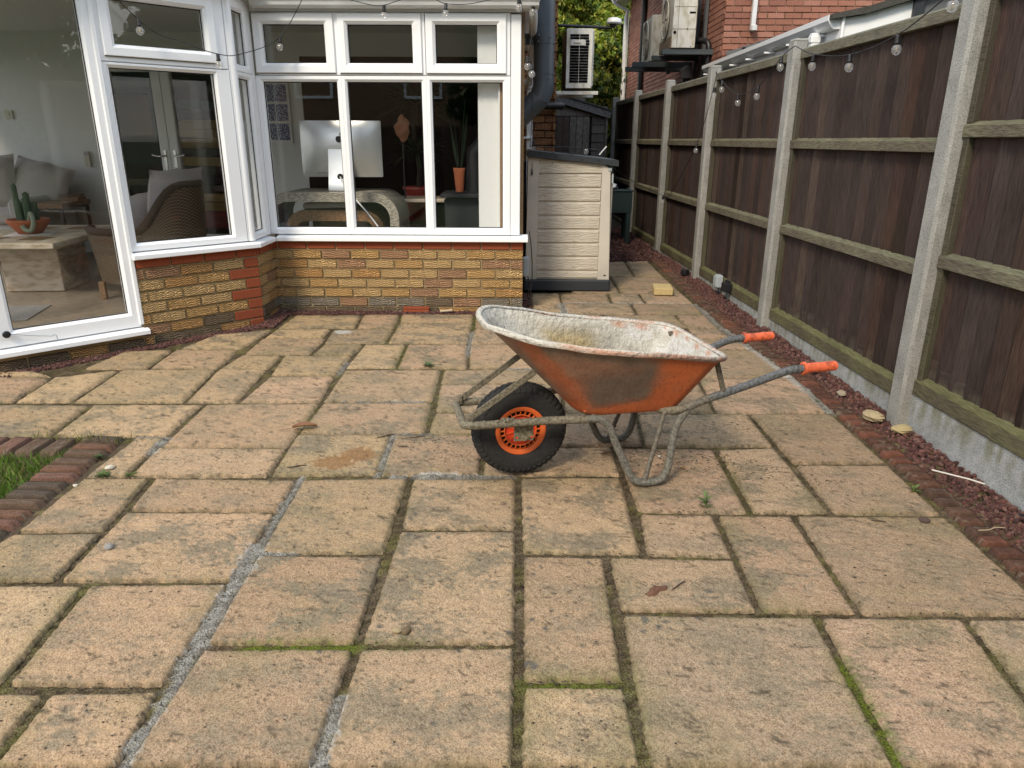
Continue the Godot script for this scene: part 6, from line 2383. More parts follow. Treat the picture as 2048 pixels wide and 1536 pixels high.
# ---------------------------------------------------------------- the wheelbarrow
func tray_outline(front: float, rear: float, half: float, rf: float, rr: float) -> Array:
	# closed outline in (s, z), the same number of points for every size
	var o := []
	var n := 11
	var add := func(a: Vector2, c: Vector2) -> void:
		for i in n:
			o.append(a.lerp(c, float(i) / n))
	var arc := func(cen: Vector2, r: float, a0: float, a1: float) -> void:
		for i in n:
			var a := lerpf(a0, a1, float(i) / n)
			o.append(cen + Vector2(cos(a), sin(a)) * r)
	add.call(Vector2(front + rf, half), Vector2(rear - rr, half))
	arc.call(Vector2(rear - rr, half - rr), rr, PI / 2, 0.0)
	add.call(Vector2(rear, half - rr), Vector2(rear, -half + rr))
	arc.call(Vector2(rear - rr, -half + rr), rr, 0.0, -PI / 2)
	add.call(Vector2(rear - rr, -half), Vector2(front + rf, -half))
	arc.call(Vector2(front + rf, -half + rf), rf, -PI / 2, -PI)
	add.call(Vector2(front, -half + rf), Vector2(front, half - rf))
	arc.call(Vector2(front + rf, half - rf), rf, PI, PI / 2)
	return o


func rim_height(s: float) -> float:
	var t := [[-0.20, 0.655], [-0.12, 0.677], [0.05, 0.642], [0.24, 0.605], [0.43, 0.582], [0.72, 0.546], [0.82, 0.528]]
	for i in t.size() - 1:
		if s <= t[i + 1][0]:
			return lerpf(t[i][1], t[i + 1][1], sstep(0, 1, clampf((s - t[i][0]) / (t[i + 1][0] - t[i][0]), 0, 1)) * 0.5 + 0.5 * clampf((s - t[i][0]) / (t[i + 1][0] - t[i][0]), 0, 1))
	return 0.528


func build_wheelbarrow() -> void:
	var wb := thing("wheelbarrow", "orange wheelbarrow with a cement-crusted tray, standing on its legs on the patio", "wheelbarrow", P(0.01, 0.0570, 2.785), deg_to_rad(12.0))
	var lo := tray_outline(0.235, 0.625, 0.165, 0.07, 0.06)
	var hi := tray_outline(-0.148, 0.772, 0.287, 0.225, 0.085)
	var fn := FastNoiseLite.new()
	fn.seed = 5
	fn.frequency = 3.2
	fn.fractal_octaves = 4
	var orange := Color(0.46, 0.112, 0.034)
	var mud := Color(0.185, 0.14, 0.10)
	var outer := []
	var ocol := []
	var inner := []
	var icol := []
	var levels := 26
	for j in levels + 1:
		var t := float(j) / levels
		var hf := t * t / 0.24 if t < 0.12 else t - 0.06
		hf /= 0.94
		var ro := []
		var co := []
		var ri := []
		var ci := []
		for i in lo.size():
			var p: Vector2 = lo[i].lerp(hi[i], t)
			var rim := rim_height(hi[i].x)
			var y := lerpf(0.302, rim, hf)
			ro.append(Vector3(p.x, y, p.y))
			var n := fn.get_noise_3d(p.x, y, p.y)
			var n2 := fn.get_noise_3d(p.x * 4.0 + 9.0, y * 4.0, p.y * 4.0)
			# a splash of dried mud with a lobed right edge, thin at the top left; lower edge stays clean
			var m := sstep(-0.02, 0.05, minf(minf((0.475 - p.x) + n * 0.10, (y - 0.352 - 0.10 * maxf(0.0, p.x - 0.28)) + n * 0.03 + n2 * 0.012), 0.2))
			m *= 0.62 + 0.5 * sstep(-0.4, 0.3, n)
			var streak := sstep(0.0, 0.05, absf((p.x + 0.02) - (0.62 - y) * 0.9 + n * 0.05) - 0.012)
			m *= lerpf(0.3, 1.0, streak)
			var c := orange * (1.0 + 0.25 * n2 + 0.2 * n)
			c = c.lerp(Color(0.40, 0.13, 0.06), sstep(0.1, 0.5, n2) * 0.6)
			c = c.lerp(mud * (1.0 + 0.5 * n2), clampf(m * 1.1, 0.0, 0.95))
			c = c.lerp(Color(0.09, 0.065, 0.05), clampf(m * sstep(0.0, 0.16, 0.16 - absf(y - 0.40)) * sstep(0.12, 0.3, p.x) * 2.5, 0.0, 0.55))
			co.append(c)
			var q := p
			var inset := 0.004
			var cen := Vector2(0.4, 0.0)
			q += (cen - p).normalized() * inset
			var bump := 0.0
			var och := sstep(0.0, 0.12, minf(p.x - 0.10 + n * 0.12, 0.47 - p.x + n * 0.06)) * sstep(0.0, 0.3, 0.97 - t)
			if och > 0.05:
				bump = maxf(0.0, fn.get_noise_3d(p.x * 13.0, y * 13.0, p.y * 13.0)) * 0.010 * och
			q += (cen - p).normalized() * bump
			ri.append(Vector3(q.x, y + 0.004 * (1.0 - t), q.y))
			var ic := Color(0.54, 0.515, 0.455) * (1.0 + 0.25 * n + 0.3 * n2)
			ic = ic.lerp(Color(0.28, 0.265, 0.23), sstep(0.05, 0.5, -n - 0.3 * n2) * 0.5)
			ic = ic.lerp(Color(0.36, 0.285, 0.155) * (1.0 + 0.6 * n2), och * 0.95)
			if p.x > 0.52:
				ic = ic.lerp(Color(0.62, 0.61, 0.59), sstep(-0.15, 0.25, n + n2 * 0.5) * 0.8)
			if t > 0.93:
				ic = ic.lerp(Color(0.60, 0.58, 0.53), 0.7)
			if t > 0.9 and p.x > 0.45 and n2 > 0.28:
				ic = ic.lerp(Color(0.5, 0.22, 0.13), 0.7)
			ci.append(ic)
		outer.append(ro)
		ocol.append(co)
		inner.append(ri)
		icol.append(ci)
	var b := MB.new()
	b.sheet(outer, Vector3(0.4, 0.55, 0), ocol, true)
	b.col = orange * 0.8
	var floor_pts := []
	for p in lo:
		floor_pts.append(Vector3(p.x, 0.302, p.y))
	b.face(floor_pts, Vector3.DOWN)
	var tray := put("tray", b.mesh(), mats.tray_paint, wb)
	# inside coat of old cement
	b = MB.new()
	b.sheet_in(inner, Vector3(0.4, 0.9, 0), icol)
	b.col = Color(0.48, 0.46, 0.42)
	floor_pts = []
	for v in inner[0]:
		floor_pts.append(v)
	b.face(floor_pts, Vector3.UP)
	put("cement_coat", b.mesh(), mats.cement, tray)
	# rolled rim
	b = MB.new()
	var ring := []
	for i in hi.size() + 1:
		var p: Vector2 = hi[i % hi.size()]
		ring.append(Vector3(p.x, rim_height(p.x), p.y))
	var sides := 10
	var rows := []
	var cols := []
	for i in ring.size():
		var c3: Vector3 = ring[i]
		var out := Vector3(c3.x - 0.38, 0, c3.z).normalized()
		var row := []
		var cr := []
		for k in sides:
			var a := TAU * k / sides
			row.append(c3 + out * (cos(a) * 0.0125 + 0.006) + Vector3.UP * sin(a) * 0.0115)
			var n := fn.get_noise_3d(c3.x * 6.0, a * 0.3, c3.z * 6.0)
			var c := Color(0.60, 0.57, 0.51) * (1.0 + 0.25 * n)
			c = c.lerp(Color(0.30, 0.28, 0.25), sstep(0.1, 0.5, -n) * 0.6)
			if c3.x > 0.1:
				c = c.lerp(Color(0.55, 0.25, 0.15), sstep(-0.05, 0.3, n + (0.25 if k < 2 or k > 8 else -0.1)) * 0.75)
			cr.append(c)
		rows.append(row)
		cols.append(cr)
	b.ring_tube(rows, ring, cols)
	put("rim", b.mesh(), mats.cement, tray)

	# frame: two side rails joined by the front loop
	var dirt := Color(0.235, 0.20, 0.145)
	var steel := Color(0.15, 0.155, 0.155)
	b = MB.new()
	b.col = dirt
	var loop := [Vector3(0.29, 0.297, 0.192), Vector3(0.20, 0.296, 0.180), Vector3(0.125, 0.290, 0.158), Vector3(0.09, 0.285, 0.142), Vector3(0.0, 0.283, 0.137), Vector3(-0.14, 0.283, 0.137), Vector3(-0.222, 0.284, 0.135), Vector3(-0.246, 0.284, 0.118), Vector3(-0.249, 0.284, 0.085)]
	var all := loop.duplicate()
	for i in range(loop.size() - 1, -1, -1):
		all.append(loop[i] * Vector3(1, 1, -1))
	b.tube(smooth_path(all, 5), 0.0165, 12)
	for i in 22:
		var z := 0.128 + rng.randf() * 0.02
		b.box(Vector3(-0.17 + rng.randf() * 0.12, 0.297, z), Vector3(1, 1, 1) * rng.randf_range(0.006, 0.016), 0.003, Basis.from_euler(Vector3(rng.randf() * 3, rng.randf() * 3, 0)))
	put("frame", b.mesh(), mats.dirty_steel, wb)
	for sz in [1, -1]:
		# leg: a bent tube from the rail down to the ground and up to the handle
		var leg := [Vector3(0.235, 0.302, 0.197), Vector3(0.285, 0.297, 0.198), Vector3(0.325, 0.262, 0.200), Vector3(0.352, 0.195, 0.205), Vector3(0.388, 0.115, 0.212), Vector3(0.420, 0.048, 0.22), Vector3(0.452, 0.022, 0.225), Vector3(0.510, 0.0155, 0.226), Vector3(0.557, 0.029, 0.223), Vector3(0.582, 0.080, 0.216), Vector3(0.597, 0.190, 0.206), Vector3(0.618, 0.262, 0.20), Vector3(0.655, 0.318, 0.20)]
		var pts := []
		for p in leg:
			pts.append(p * Vector3(1, 1, sz))
		b = MB.new()
		b.col = Color(0.215, 0.20, 0.165)
		b.tube(smooth_path(pts, 5), 0.0155, 12)
		put("leg", b.mesh(), mats.dirty_steel, wb)
		b = MB.new()
		b.col = Color(0.20, 0.18, 0.145)
		b.tube([Vector3(0.565, 0.305, sz * 0.185), Vector3(0.555, 0.285, sz * 0.19), Vector3(0.488, 0.06, sz * 0.222), Vector3(0.478, 0.024, sz * 0.224)], [0.010, 0.0095, 0.010, 0.014], 10)
		put("leg_strut", b.mesh(), mats.dirty_steel, wb)
		# handle
		var hp := [Vector3(0.535, 0.312, 0.155), Vector3(0.585, 0.308, 0.182), Vector3(0.64, 0.321, 0.20), Vector3(0.728, 0.356, 0.21), Vector3(0.86, 0.401, 0.225), Vector3(0.975, 0.441, 0.236), Vector3(1.04, 0.463, 0.24), Vector3(1.09, 0.471, 0.24), Vector3(1.14, 0.473, 0.24)]
		pts = []
		for p in hp:
			pts.append(p * Vector3(1, 1, sz))
		b = MB.new()
		b.col = steel
		var path := smooth_path(pts, 5)
		b.tube(path, 0.0165, 12)
		for i in b.vs.size():
			b.cs[i] = dirt.lerp(steel, sstep(0.62, 0.80, b.vs[i].x + 0.4 * (b.vs[i].y - 0.3) + fn.get_noise_3d(b.vs[i].x * 3, b.vs[i].y * 3, 0) * 0.15))
		var hd := put("handle", b.mesh(), mats.dirty_steel, wb)
		b = MB.new()
		b.tube([Vector3(1.118, 0.4725, sz * 0.24), Vector3(1.122, 0.4725, sz * 0.24), Vector3(1.128, 0.4725, sz * 0.24), Vector3(1.132, 0.4725, sz * 0.24), Vector3(1.255, 0.476, sz * 0.24), Vector3(1.266, 0.476, sz * 0.24), Vector3(1.271, 0.476, sz * 0.24)], [0.024, 0.0275, 0.0275, 0.0205, 0.0205, 0.019, 0.0135], 18)
		put("grip", b.mesh(), mats.grip_orange, hd)
		# brace from the tray's rear corner down to the handle
		b = MB.new()
		b.col = Color(0.19, 0.165, 0.12)
		b.tube([Vector3(0.745, 0.525, sz * 0.225), Vector3(0.79, 0.40, sz * 0.217), Vector3(0.80, 0.375, sz * 0.216)], [0.011, 0.011, 0.017], 10)
		put("rear_brace", b.mesh(), mats.dirty_steel, wb)
		# flat stay from the front loop up to the tray's nose
		var a3 := Vector3(-0.224, 0.308, sz * 0.118)
		var b3 := Vector3(0.038, 0.489, sz * 0.122)
		var dir := (b3 - a3).normalized()
		b = MB.new()
		b.col = Color(0.25, 0.215, 0.15)
		b.box((a3 + b3) * 0.5, Vector3(a3.distance_to(b3), 0.026, 0.006), 0.0015, Basis(dir, Vector3(-dir.y, dir.x, 0).normalized(), Vector3(0, 0, 1)).orthonormalized())
		b.box(a3 + Vector3(-0.006, -0.004, 0), Vector3(0.02, 0.04, 0.02), 0.004)
		b.tube([a3 + Vector3(0.004, 0.0, sz * 0.003), a3 + Vector3(0.004, 0.0, sz * 0.011)], 0.010, 6)
		put("front_stay", b.mesh(), mats.dirty_steel, wb)
		# axle plate hung from the rail
		b = MB.new()
		b.col = Color(0.26, 0.23, 0.15)
		b.box(Vector3(-0.004, 0.233, sz * 0.108), Vector3(0.080, 0.082, 0.005), 0.001)
		b.tube([Vector3(0.0, 0.2045, sz * 0.11), Vector3(0.0, 0.2045, sz * 0.121)], 0.0105, 6)
		put("axle_plate", b.mesh(), mats.dirty_steel, wb)
		b = MB.new()
		for x in [-0.032, 0.028]:
			b.tube([Vector3(x, 0.207, sz * 0.1105), Vector3(x, 0.207, sz * 0.1113)], 0.0045, 8)
		put("bolt_hole", b.mesh(), mats.rim_red, wb)
	# cross member under the tray and mounting ears at its foot
	b = MB.new()
	b.col = dirt
	b.tube([Vector3(0.60, 0.300, 0.19), Vector3(0.60, 0.300, -0.19)], 0.0135, 10)
	b.tube([Vector3(0.27, 0.298, 0.19), Vector3(0.27, 0.298, -0.19)], 0.0135, 10)
	put("cross_bar", b.mesh(), mats.dirty_steel, wb)
	b = MB.new()
	b.col = orange
	for x in [0.235, 0.262]:
		b.box(Vector3(x, 0.326, 0.155), Vector3(0.016, 0.022, 0.03), 0.005, Basis(Vector3(0, 0, 1), -0.6))
	put("tray_lug", b.mesh(), mats.tray_paint, tray)
	# wheel: built about y, then laid on its side
	var lay := Transform3D(Basis(Vector3(1, 0, 0), PI / 2), Vector3(0.0, 0.2045, 0.0))
	b = MB.new()
	var prof := []
	for q in [[0.106, -0.036], [0.112, -0.043], [0.135, -0.0475], [0.160, -0.047], [0.178, -0.042], [0.189, -0.035], [0.1955, -0.022], [0.1985, 0.0], [0.1955, 0.022], [0.189, 0.035], [0.178, 0.042], [0.160, 0.047], [0.135, 0.0475], [0.112, 0.043], [0.106, 0.036]]:
		prof.append(Vector2(q[0], q[1]))
	b.lathe(prof, 64)
	for i in 46:
		var a := TAU * i / 46.0
		for k in [-1, 0, 1]:
			var aa: float = a + (0.5 * TAU / 46.0 if k == 0 else 0.0)
			var bs := Basis(Vector3.UP, -aa)
			var r := 0.1985 if k == 0 else 0.194
			b.box(Vector3(cos(aa) * r, k * 0.021, sin(aa) * r), Vector3(0.008, 0.017, 0.019), 0.002, bs * Basis(Vector3(0, 0, 1), k * 0.45))
		for k in [-1, 1]:
			b.box(Vector3(cos(a) * 0.181, k * 0.0405, sin(a) * 0.181), Vector3(0.024, 0.006, 0.014), 0.002, Basis(Vector3.UP, -a) * Basis(Vector3(0, 0, 1), -k * 0.5))
	var wheel := Node3D.new()
	wheel.name = "wheel"
	wb.add_child(wheel, true)
	wheel.transform = lay
	put("tyre", b.mesh(), mats.tyre, wheel)
	b = MB.new()
	b.lathe([Vector2(0.085, -0.030), Vector2(0.0875, -0.036), Vector2(0.103, -0.039), Vector2(0.108, -0.036), Vector2(0.107, -0.028), Vector2(0.088, -0.02), Vector2(0.088, 0.02), Vector2(0.107, 0.028), Vector2(0.108, 0.036), Vector2(0.103, 0.039), Vector2(0.0875, 0.036), Vector2(0.085, 0.030), Vector2(0.0835, 0.0), Vector2(0.085, -0.030)], 64)
	for k in [-1, 1]:
		b.lathe([Vector2(0.064, k * 0.026), Vector2(0.066, k * 0.031), Vector2(0.069, k * 0.031), Vector2(0.07, k * 0.026)], 48)
		for i in 24:
			var a := TAU * i / 24.0
			b.box(Vector3(cos(a) * 0.077, k * 0.026, sin(a) * 0.077), Vector3(0.02, 0.012, 0.0038), 0.001, Basis(Vector3.UP, -a))
		for i in 12:
			var a := TAU * (i + 0.5) / 12.0
			b.box(Vector3(cos(a) * 0.045, k * 0.0235, sin(a) * 0.045), Vector3(0.046, 0.005, 0.003), 0.001, Basis(Vector3.UP, -a))
	put("rim", b.mesh(), mats.rim_orange, wheel)
	b = MB.new()
	for k in [-1, 1]:
		b.lathe([Vector2(0.0, k * 0.026), Vector2(0.02, k * 0.026), Vector2(0.024, k * 0.020), Vector2(0.066, k * 0.0215)], 40)
	put("hub_disc", b.mesh(), mats.rim_red, wheel)
	b = MB.new()
	b.lathe([Vector2(0.0, -0.012), Vector2(0.084, -0.012), Vector2(0.084, 0.012), Vector2(0.0, 0.012)], 32)
	put("rim_web", b.mesh(), mats.tyre, wheel)
	b = MB.new()
	b.col = Color(0.2, 0.18, 0.13)
	b.tube([Vector3(0, -0.108, 0), Vector3(0, 0.108, 0)], 0.009, 10)
	put("axle", b.mesh(), mats.dirty_steel, wheel)


# ---------------------------------------------------------------- indoors, seen through the glass
func cushion(w: float, h: float, t: float, lean: float, sd: int) -> ArrayMesh:
	var r := RandomNumberGenerator.new()
	r.seed = sd
	var b := MB.new()
	var n := 14
	for side in [-1, 1]:
		var rows := []
		for j in n + 1:
			var row := []
			for i in n + 1:
				var u := float(i) / n * 2.0 - 1.0
				var v := float(j) / n * 2.0 - 1.0
				var puff := pow(maxf(0.0, (1.0 - pow(absf(u), 2.6)) * (1.0 - pow(absf(v), 2.6))), 0.55)
				var pinch := 1.0 - 0.10 * (1.0 - absf(u * v))
				row.append(Vector3(u * w * 0.5 * lerpf(1.0, pinch, absf(v)), (v * 0.5 + 0.5) * h * lerpf(1.0, pinch, absf(u)) + 0.02 * lean * u, side * t * 0.5 * puff + 0.006 * sin(u * 5.0 + sd) * puff))
			rows.append(row)
		b.sheet(rows, Vector3(0, h * 0.5, -side * 2.0))
	return b.mesh()


func spiky_plant(parent: Node3D, at: Vector3, n: int, length: float, width: float, spread: float, c: Color) -> void:
	for i in n:
		var b := MB.new()
		var a := 2.4 * i
		var lift := lerpf(1.3, -0.25, pow(float(i) / n, 0.8)) * spread + (1.0 - spread) * 3.0
		var dir := Vector3(cos(a), lift, sin(a)).normalized()
		leaf_shape(b, Vector3.ZERO, dir, dir.cross(Vector3.UP).normalized(), length * rng.randf_range(0.75, 1.1), width, length * 0.22 * spread, c * rng.randf_range(0.6, 1.25))
		var o := put("leaf", b.mesh(), mats.leaf, parent)
		o.position = at


func arch(b: MB, w: float, h: float, r: float, t: float, deep: float) -> void:
	# an upside-down U of laminated wood
	var outer := PackedVector2Array()
	var inner := PackedVector2Array()
	for q in [[-1, PI, PI / 2], [1, PI / 2, 0.0]]:
		for k in 9:
			var a := lerpf(q[1], q[2], k / 8.0)
			var c := Vector2(q[0] * (w * 0.5 - r), h - r)
			outer.append(c + Vector2(cos(a), sin(a)) * r)
			inner.append(c + Vector2(cos(a), sin(a)) * (r - t))
	var poly := PackedVector2Array([Vector2(-w * 0.5, 0)])
	poly.append_array(outer)
	poly.append(Vector2(w * 0.5, 0))
	poly.append(Vector2(w * 0.5 - t, 0))
	inner.reverse()
	poly.append_array(inner)
	poly.append(Vector2(-w * 0.5 + t, 0))
	b.prism(poly, -deep * 0.5, deep * 0.5)


func build_indoors() -> void:
	var FL := 0.2
	# desk of bent wood by the front window
	var dk := thing("desk", "pale bentwood desk standing behind the left front window", "desk", P(-1.49, FL, 6.12))
	var b := MB.new()
	arch(b, 1.08, 0.80, 0.20, 0.072, 0.55)
	put("outer_arch", b.mesh(), mats.pale_ply, dk)
	b = MB.new()
	arch(b, 0.80, 0.655, 0.16, 0.085, 0.36)
	put("inner_arch", b.mesh(), mats.oak, dk)
	b = MB.new()
	b.box(Vector3(-0.05, 0.69, 0.0), Vector3(0.42, 0.045, 0.3), 0.012, Basis(Vector3(0, 0, 1), 0.03))
	var tray := put("paper_tray", b.mesh(), mats.linen, dk)
	# white cabinet block beneath, half hidden
	var cb := thing("white_box", "white box standing under the bentwood desk", "box", P(-1.50, FL, 6.45))
	b = MB.new()
	b.box(Vector3(0, 0.28, 0), Vector3(0.42, 0.56, 0.3), 0.02)
	put("body", b.mesh(), mats.door_white, cb)
	# all-in-one computer seen from behind
	var im := thing("computer", "silver all-in-one computer on the desk, its back to the window", "computer", P(-1.425, FL + 0.80, 6.05))
	b = MB.new()
	var rows := []
	for j in 17:
		var row := []
		for i in 25:
			var u := i / 24.0 * 2.0 - 1.0
			var v := j / 16.0 * 2.0 - 1.0
			var bulge := 0.045 * (1.0 - pow(absf(u), 2.2)) * (1.0 - pow(absf(v), 2.2))
			row.append(Vector3(u * 0.325, 0.325 + v * 0.215, -0.015 + bulge))
		rows.append(row)
	b.sheet(rows, Vector3(0, 0.35, -3))
	b.prism_at(rounded(0.65, 0.43, 0.012), -0.028, -0.0145, Vector3(0, 0.325, 0))
	put("screen_back", b.mesh(), mats.aluminium, im)
	b = MB.new()
	b.prism_at(rounded(0.652, 0.432, 0.012), -0.036, -0.0285, Vector3(0, 0.325, 0))
	put("screen", b.mesh(), mats.black_plastic, im)
	b = MB.new()
	var st := [[0.325, 0.035], [0.22, 0.052], [0.06, 0.095], [0.012, 0.11], [0.004, 0.10]]
	rows = []
	for q in st:
		rows.append([Vector3(-0.095, q[0], q[1]), Vector3(-0.03, q[0], q[1] + 0.001), Vector3(0.03, q[0], q[1] + 0.001), Vector3(0.095, q[0], q[1])])
	b.sheet(rows, Vector3(0, 0.2, -3))
	b.box(Vector3(0, 0.005, 0.0), Vector3(0.19, 0.01, 0.2), 0.003)
	b.box(Vector3(-0.0945, 0.17, 0.055), Vector3(0.003, 0.32, 0.02), 0.001, Basis(Vector3(1, 0, 0), -0.25))
	b.box(Vector3(0.0945, 0.17, 0.055), Vector3(0.003, 0.32, 0.02), 0.001, Basis(Vector3(1, 0, 0), -0.25))
	put("stand", b.mesh(), mats.aluminium, im)
	b = MB.new()
	b.tube([Vector3(0, 0.115, 0.07), Vector3(0, 0.115, 0.086)], 0.024, 20)
	put("cable_hole", b.mesh(), mats.gasket, im)
	b = MB.new()
	for i in 6:
		b.box(Vector3(-0.20 + i * 0.014, 0.142, 0.003), Vector3(0.006, 0.004, 0.008))
	b.tube([Vector3(-0.11, 0.142, 0.0), Vector3(-0.11, 0.142, 0.009)], 0.005, 10)
	put("ports", b.mesh(), mats.gasket, im)
	# dark fruit-shaped emblem
	b = MB.new()
	var em := PackedVector2Array()
	for i in 40:
		var a := TAU * i / 40.0
		var r := 0.026 * (1.0 - 0.13 * pow(maxf(0.0, sin(a)), 6.0) - 0.08 * pow(maxf(0.0, -sin(a)), 8.0))
		var p := Vector2(cos(a) * r, sin(a) * r * 1.06)
		var bite := Vector2(0.034, 0.004)
		if p.distance_to(bite) < 0.0155:
			p = bite + (p - bite).normalized() * 0.0155
		em.append(p)
	b.prism_at(em, 0.0295, 0.0312, Vector3(-0.004, 0.40, 0))
	var lf := PackedVector2Array()
	for i in 9:
		var t := i / 8.0
		lf.append(Vector2(0.001 + 0.015 * t, 0.030 + 0.017 * t + 0.005 * sin(PI * t)))
	for i in range(7, 0, -1):
		var t := i / 8.0
		lf.append(Vector2(0.001 + 0.015 * t, 0.030 + 0.017 * t - 0.005 * sin(PI * t)))
	b.prism_at(lf, 0.0295, 0.0312, Vector3(-0.004, 0.40, 0))
	put("emblem", b.mesh(), mats.gasket, im)
	b = MB.new()
	b.tube(smooth_path([Vector3(0.0, 0.115, 0.085), Vector3(0.03, 0.06, 0.12), Vector3(0.12, -0.03, 0.2), Vector3(0.26, -0.18, 0.26), Vector3(0.42, -0.40, 0.28)], 5), 0.006, 8)
	put("power_lead", b.mesh(), mats.door_white, im)
	# picture panel on the house wall
	var pic := thing("poster", "tall white poster with three rows of blue photographs behind the left front window", "poster", P(-2.53, 1.37, 7.985))
	b = MB.new()
	b.box(Vector3(0, 0.29, 0), Vector3(0.30, 0.62, 0.012), 0.002)
	put("sheet", b.mesh(), mats.paper, pic)
	for i in 3:
		for k in 2:
			b = MB.new()
			b.box(Vector3(-0.065 + 0.13 * k, 0.10 + 0.19 * i, 0.0075), Vector3(0.12, 0.165, 0.002))
			put("photograph", b.mesh(), mats.photo_print, pic)
	# tall spiky plant and its pot
	var pl := thing("yucca", "tall dark spiky yucca in a red pot behind the middle front window", "potted plant", P(-0.93, FL, 6.9))
	b = MB.new()
	b.lathe([Vector2(0.0, 0.0), Vector2(0.10, 0.0), Vector2(0.13, 0.27), Vector2(0.145, 0.28), Vector2(0.145, 0.31), Vector2(0.12, 0.31), Vector2(0.11, 0.27), Vector2(0.0, 0.26)], 20)
	var sb := thing("plant_stool", "dark stool under the yucca's red pot", "stool", P(-0.93, FL, 6.9))
	put("pot", b.mesh(), mats.red_glaze, pl, Transform3D(Basis.IDENTITY, Vector3(0, 0.48, 0)))
	b = MB.new()
	b.tube(smooth_path([Vector3(0, 0.74, 0), Vector3(0.02, 0.95, 0), Vector3(-0.01, 1.25, 0.02), Vector3(0.0, 1.5, 0.02)], 4), 0.025, 8)
	put("stem", b.mesh(), mats.bark, pl)
	spiky_plant(pl, Vector3(0.0, 1.5, 0.02), 56, 0.5, 0.035, 1.0, Color(0.035, 0.062, 0.03))
	spiky_plant(pl, Vector3(0.01, 1.08, 0.02), 34, 0.42, 0.035, 1.0, Color(0.045, 0.075, 0.03))
	b = MB.new()
	b.lathe([Vector2(0.0, 0.47), Vector2(0.16, 0.47), Vector2(0.16, 0.43), Vector2(0.0, 0.43)], 18)
	for i in 3:
		var a := TAU * i / 3.0
		b.tube([Vector3(cos(a) * 0.1, 0.44, sin(a) * 0.1), Vector3(cos(a) * 0.15, 0.0, sin(a) * 0.15)], 0.014, 6)
	put("stool_body", b.mesh(), mats.dark_wood, sb)
	# terracotta ornament on a stand among the leaves
	var or_ := thing("terracotta_ornament", "knobbly terracotta ornament standing among the yucca's leaves", "ornament", P(-0.985, FL, 6.45))
	b = MB.new()
	b.tube([Vector3(0, 0, 0), Vector3(0, 1.19, 0)], 0.008, 8)
	b.lathe([Vector2(0.0, 0.0), Vector2(0.11, 0.0), Vector2(0.11, 0.015), Vector2(0.0, 0.02)], 18)
	put("rod", b.mesh(), mats.black_steel, or_)
	b = MB.new()
	rows = []
	for j in 12:
		var row := []
		for i in 16:
			var a := TAU * i / 16.0
			var t := j / 11.0
			var r := 0.062 * sin(PI * clampf(0.06 + 0.90 * t, 0, 1)) * (1.0 + 0.16 * sin(t * 19.0 + a) + 0.22 * sin(a * 3.0 + t * 11.0))
			row.append(Vector3(cos(a) * r, 1.18 + t * 0.22, sin(a) * r * 0.8))
		rows.append(row)
	b.sheet(rows, Vector3(0, 1.29, 0), [], true)
	put("clay_body", b.mesh(), mats.terracotta_pale, or_)
	# snake plant in a slim clay pot on the stove's side table
	var sp := thing("snake_plant", "slender upright snake plant in a tall clay pot behind the right front window", "potted plant", P(-0.475, 1.0, 6.02))
	b = MB.new()
	b.lathe([Vector2(0.0, 0.0), Vector2(0.030, 0.0), Vector2(0.046, 0.17), Vector2(0.050, 0.185), Vector2(0.04, 0.185), Vector2(0.0, 0.17)], 18)
	put("pot", b.mesh(), mats.terracotta, sp)
	for i in 9:
		b = MB.new()
		var a := 2.4 * i
		var dir := Vector3(cos(a) * 0.16, 1.0, sin(a) * 0.16).normalized()
		leaf_shape(b, Vector3(cos(a) * 0.012, 0.17, sin(a) * 0.012), dir, dir.cross(Vector3(sin(a), 0, cos(a))).normalized(), rng.randf_range(0.2, 0.56), 0.022, 0.0, Color(0.03, 0.05, 0.03))
		put("leaf", b.mesh(), mats.leaf, sp)
	var tb := thing("side_cabinet", "low pale cabinet in the corner behind the right front window", "cabinet", P(-0.80, FL, 6.55))
	b = MB.new()
	b.box(Vector3(0, 0.70, 0), Vector3(0.52, 0.03, 0.36), 0.006)
	put("top", b.mesh(), mats.travertine, tb)
	for sx in [-1, 1]:
		b = MB.new()
		b.box(Vector3(sx * 0.24, 0.345, 0), Vector3(0.03, 0.68, 0.34), 0.004)
		put("side", b.mesh(), mats.travertine, tb)
	# wood stove whose flue goes out through the side wall
	var sv := thing("wood_stove", "black wood-burning stove with an angled flue behind the right front window", "stove", P(-0.40, FL, 6.2))
	b = MB.new()
	b.box(Vector3(-0.03, 0.42, -0.03), Vector3(0.36, 0.66, 0.34), 0.02)
	b.box(Vector3(-0.03, 0.77, 0.0), Vector3(0.40, 0.035, 0.42), 0.006)
	put("body", b.mesh(), mats.stove_iron, sv)
	for sx in [-1, 1]:
		for sz in [-1, 1]:
			b = MB.new()
			b.box(Vector3(-0.03 + sx * 0.14, 0.05, -0.03 + sz * 0.12), Vector3(0.04, 0.10, 0.04), 0.004)
			put("leg", b.mesh(), mats.stove_iron, sv)
	b = MB.new()
	b.tube([Vector3(0.04, 0.78, 0.06), Vector3(0.04, 1.10, 0.06), Vector3(0.42, 1.46, 0.08)], 0.072, 20)
	put("flue", b.mesh(), mats.stove_iron, sv)
	# left room: travertine table with a cactus bowl
	var yaw := 0.08
	var tt := thing("coffee_table", "travertine coffee table with a solid block base behind the tall left pane", "table", P(-3.98, FL, 6.02), yaw)
	b = MB.new()
	b.box(Vector3(0, 0.2, -0.02), Vector3(0.46, 0.4, 0.46), 0.012)
	put("base", b.mesh(), mats.travertine, tt)
	b = MB.new()
	b.box(Vector3(0, 0.425, 0), Vector3(0.86, 0.052, 1.24), 0.014)
	var top := put("top", b.mesh(), mats.travertine, tt)
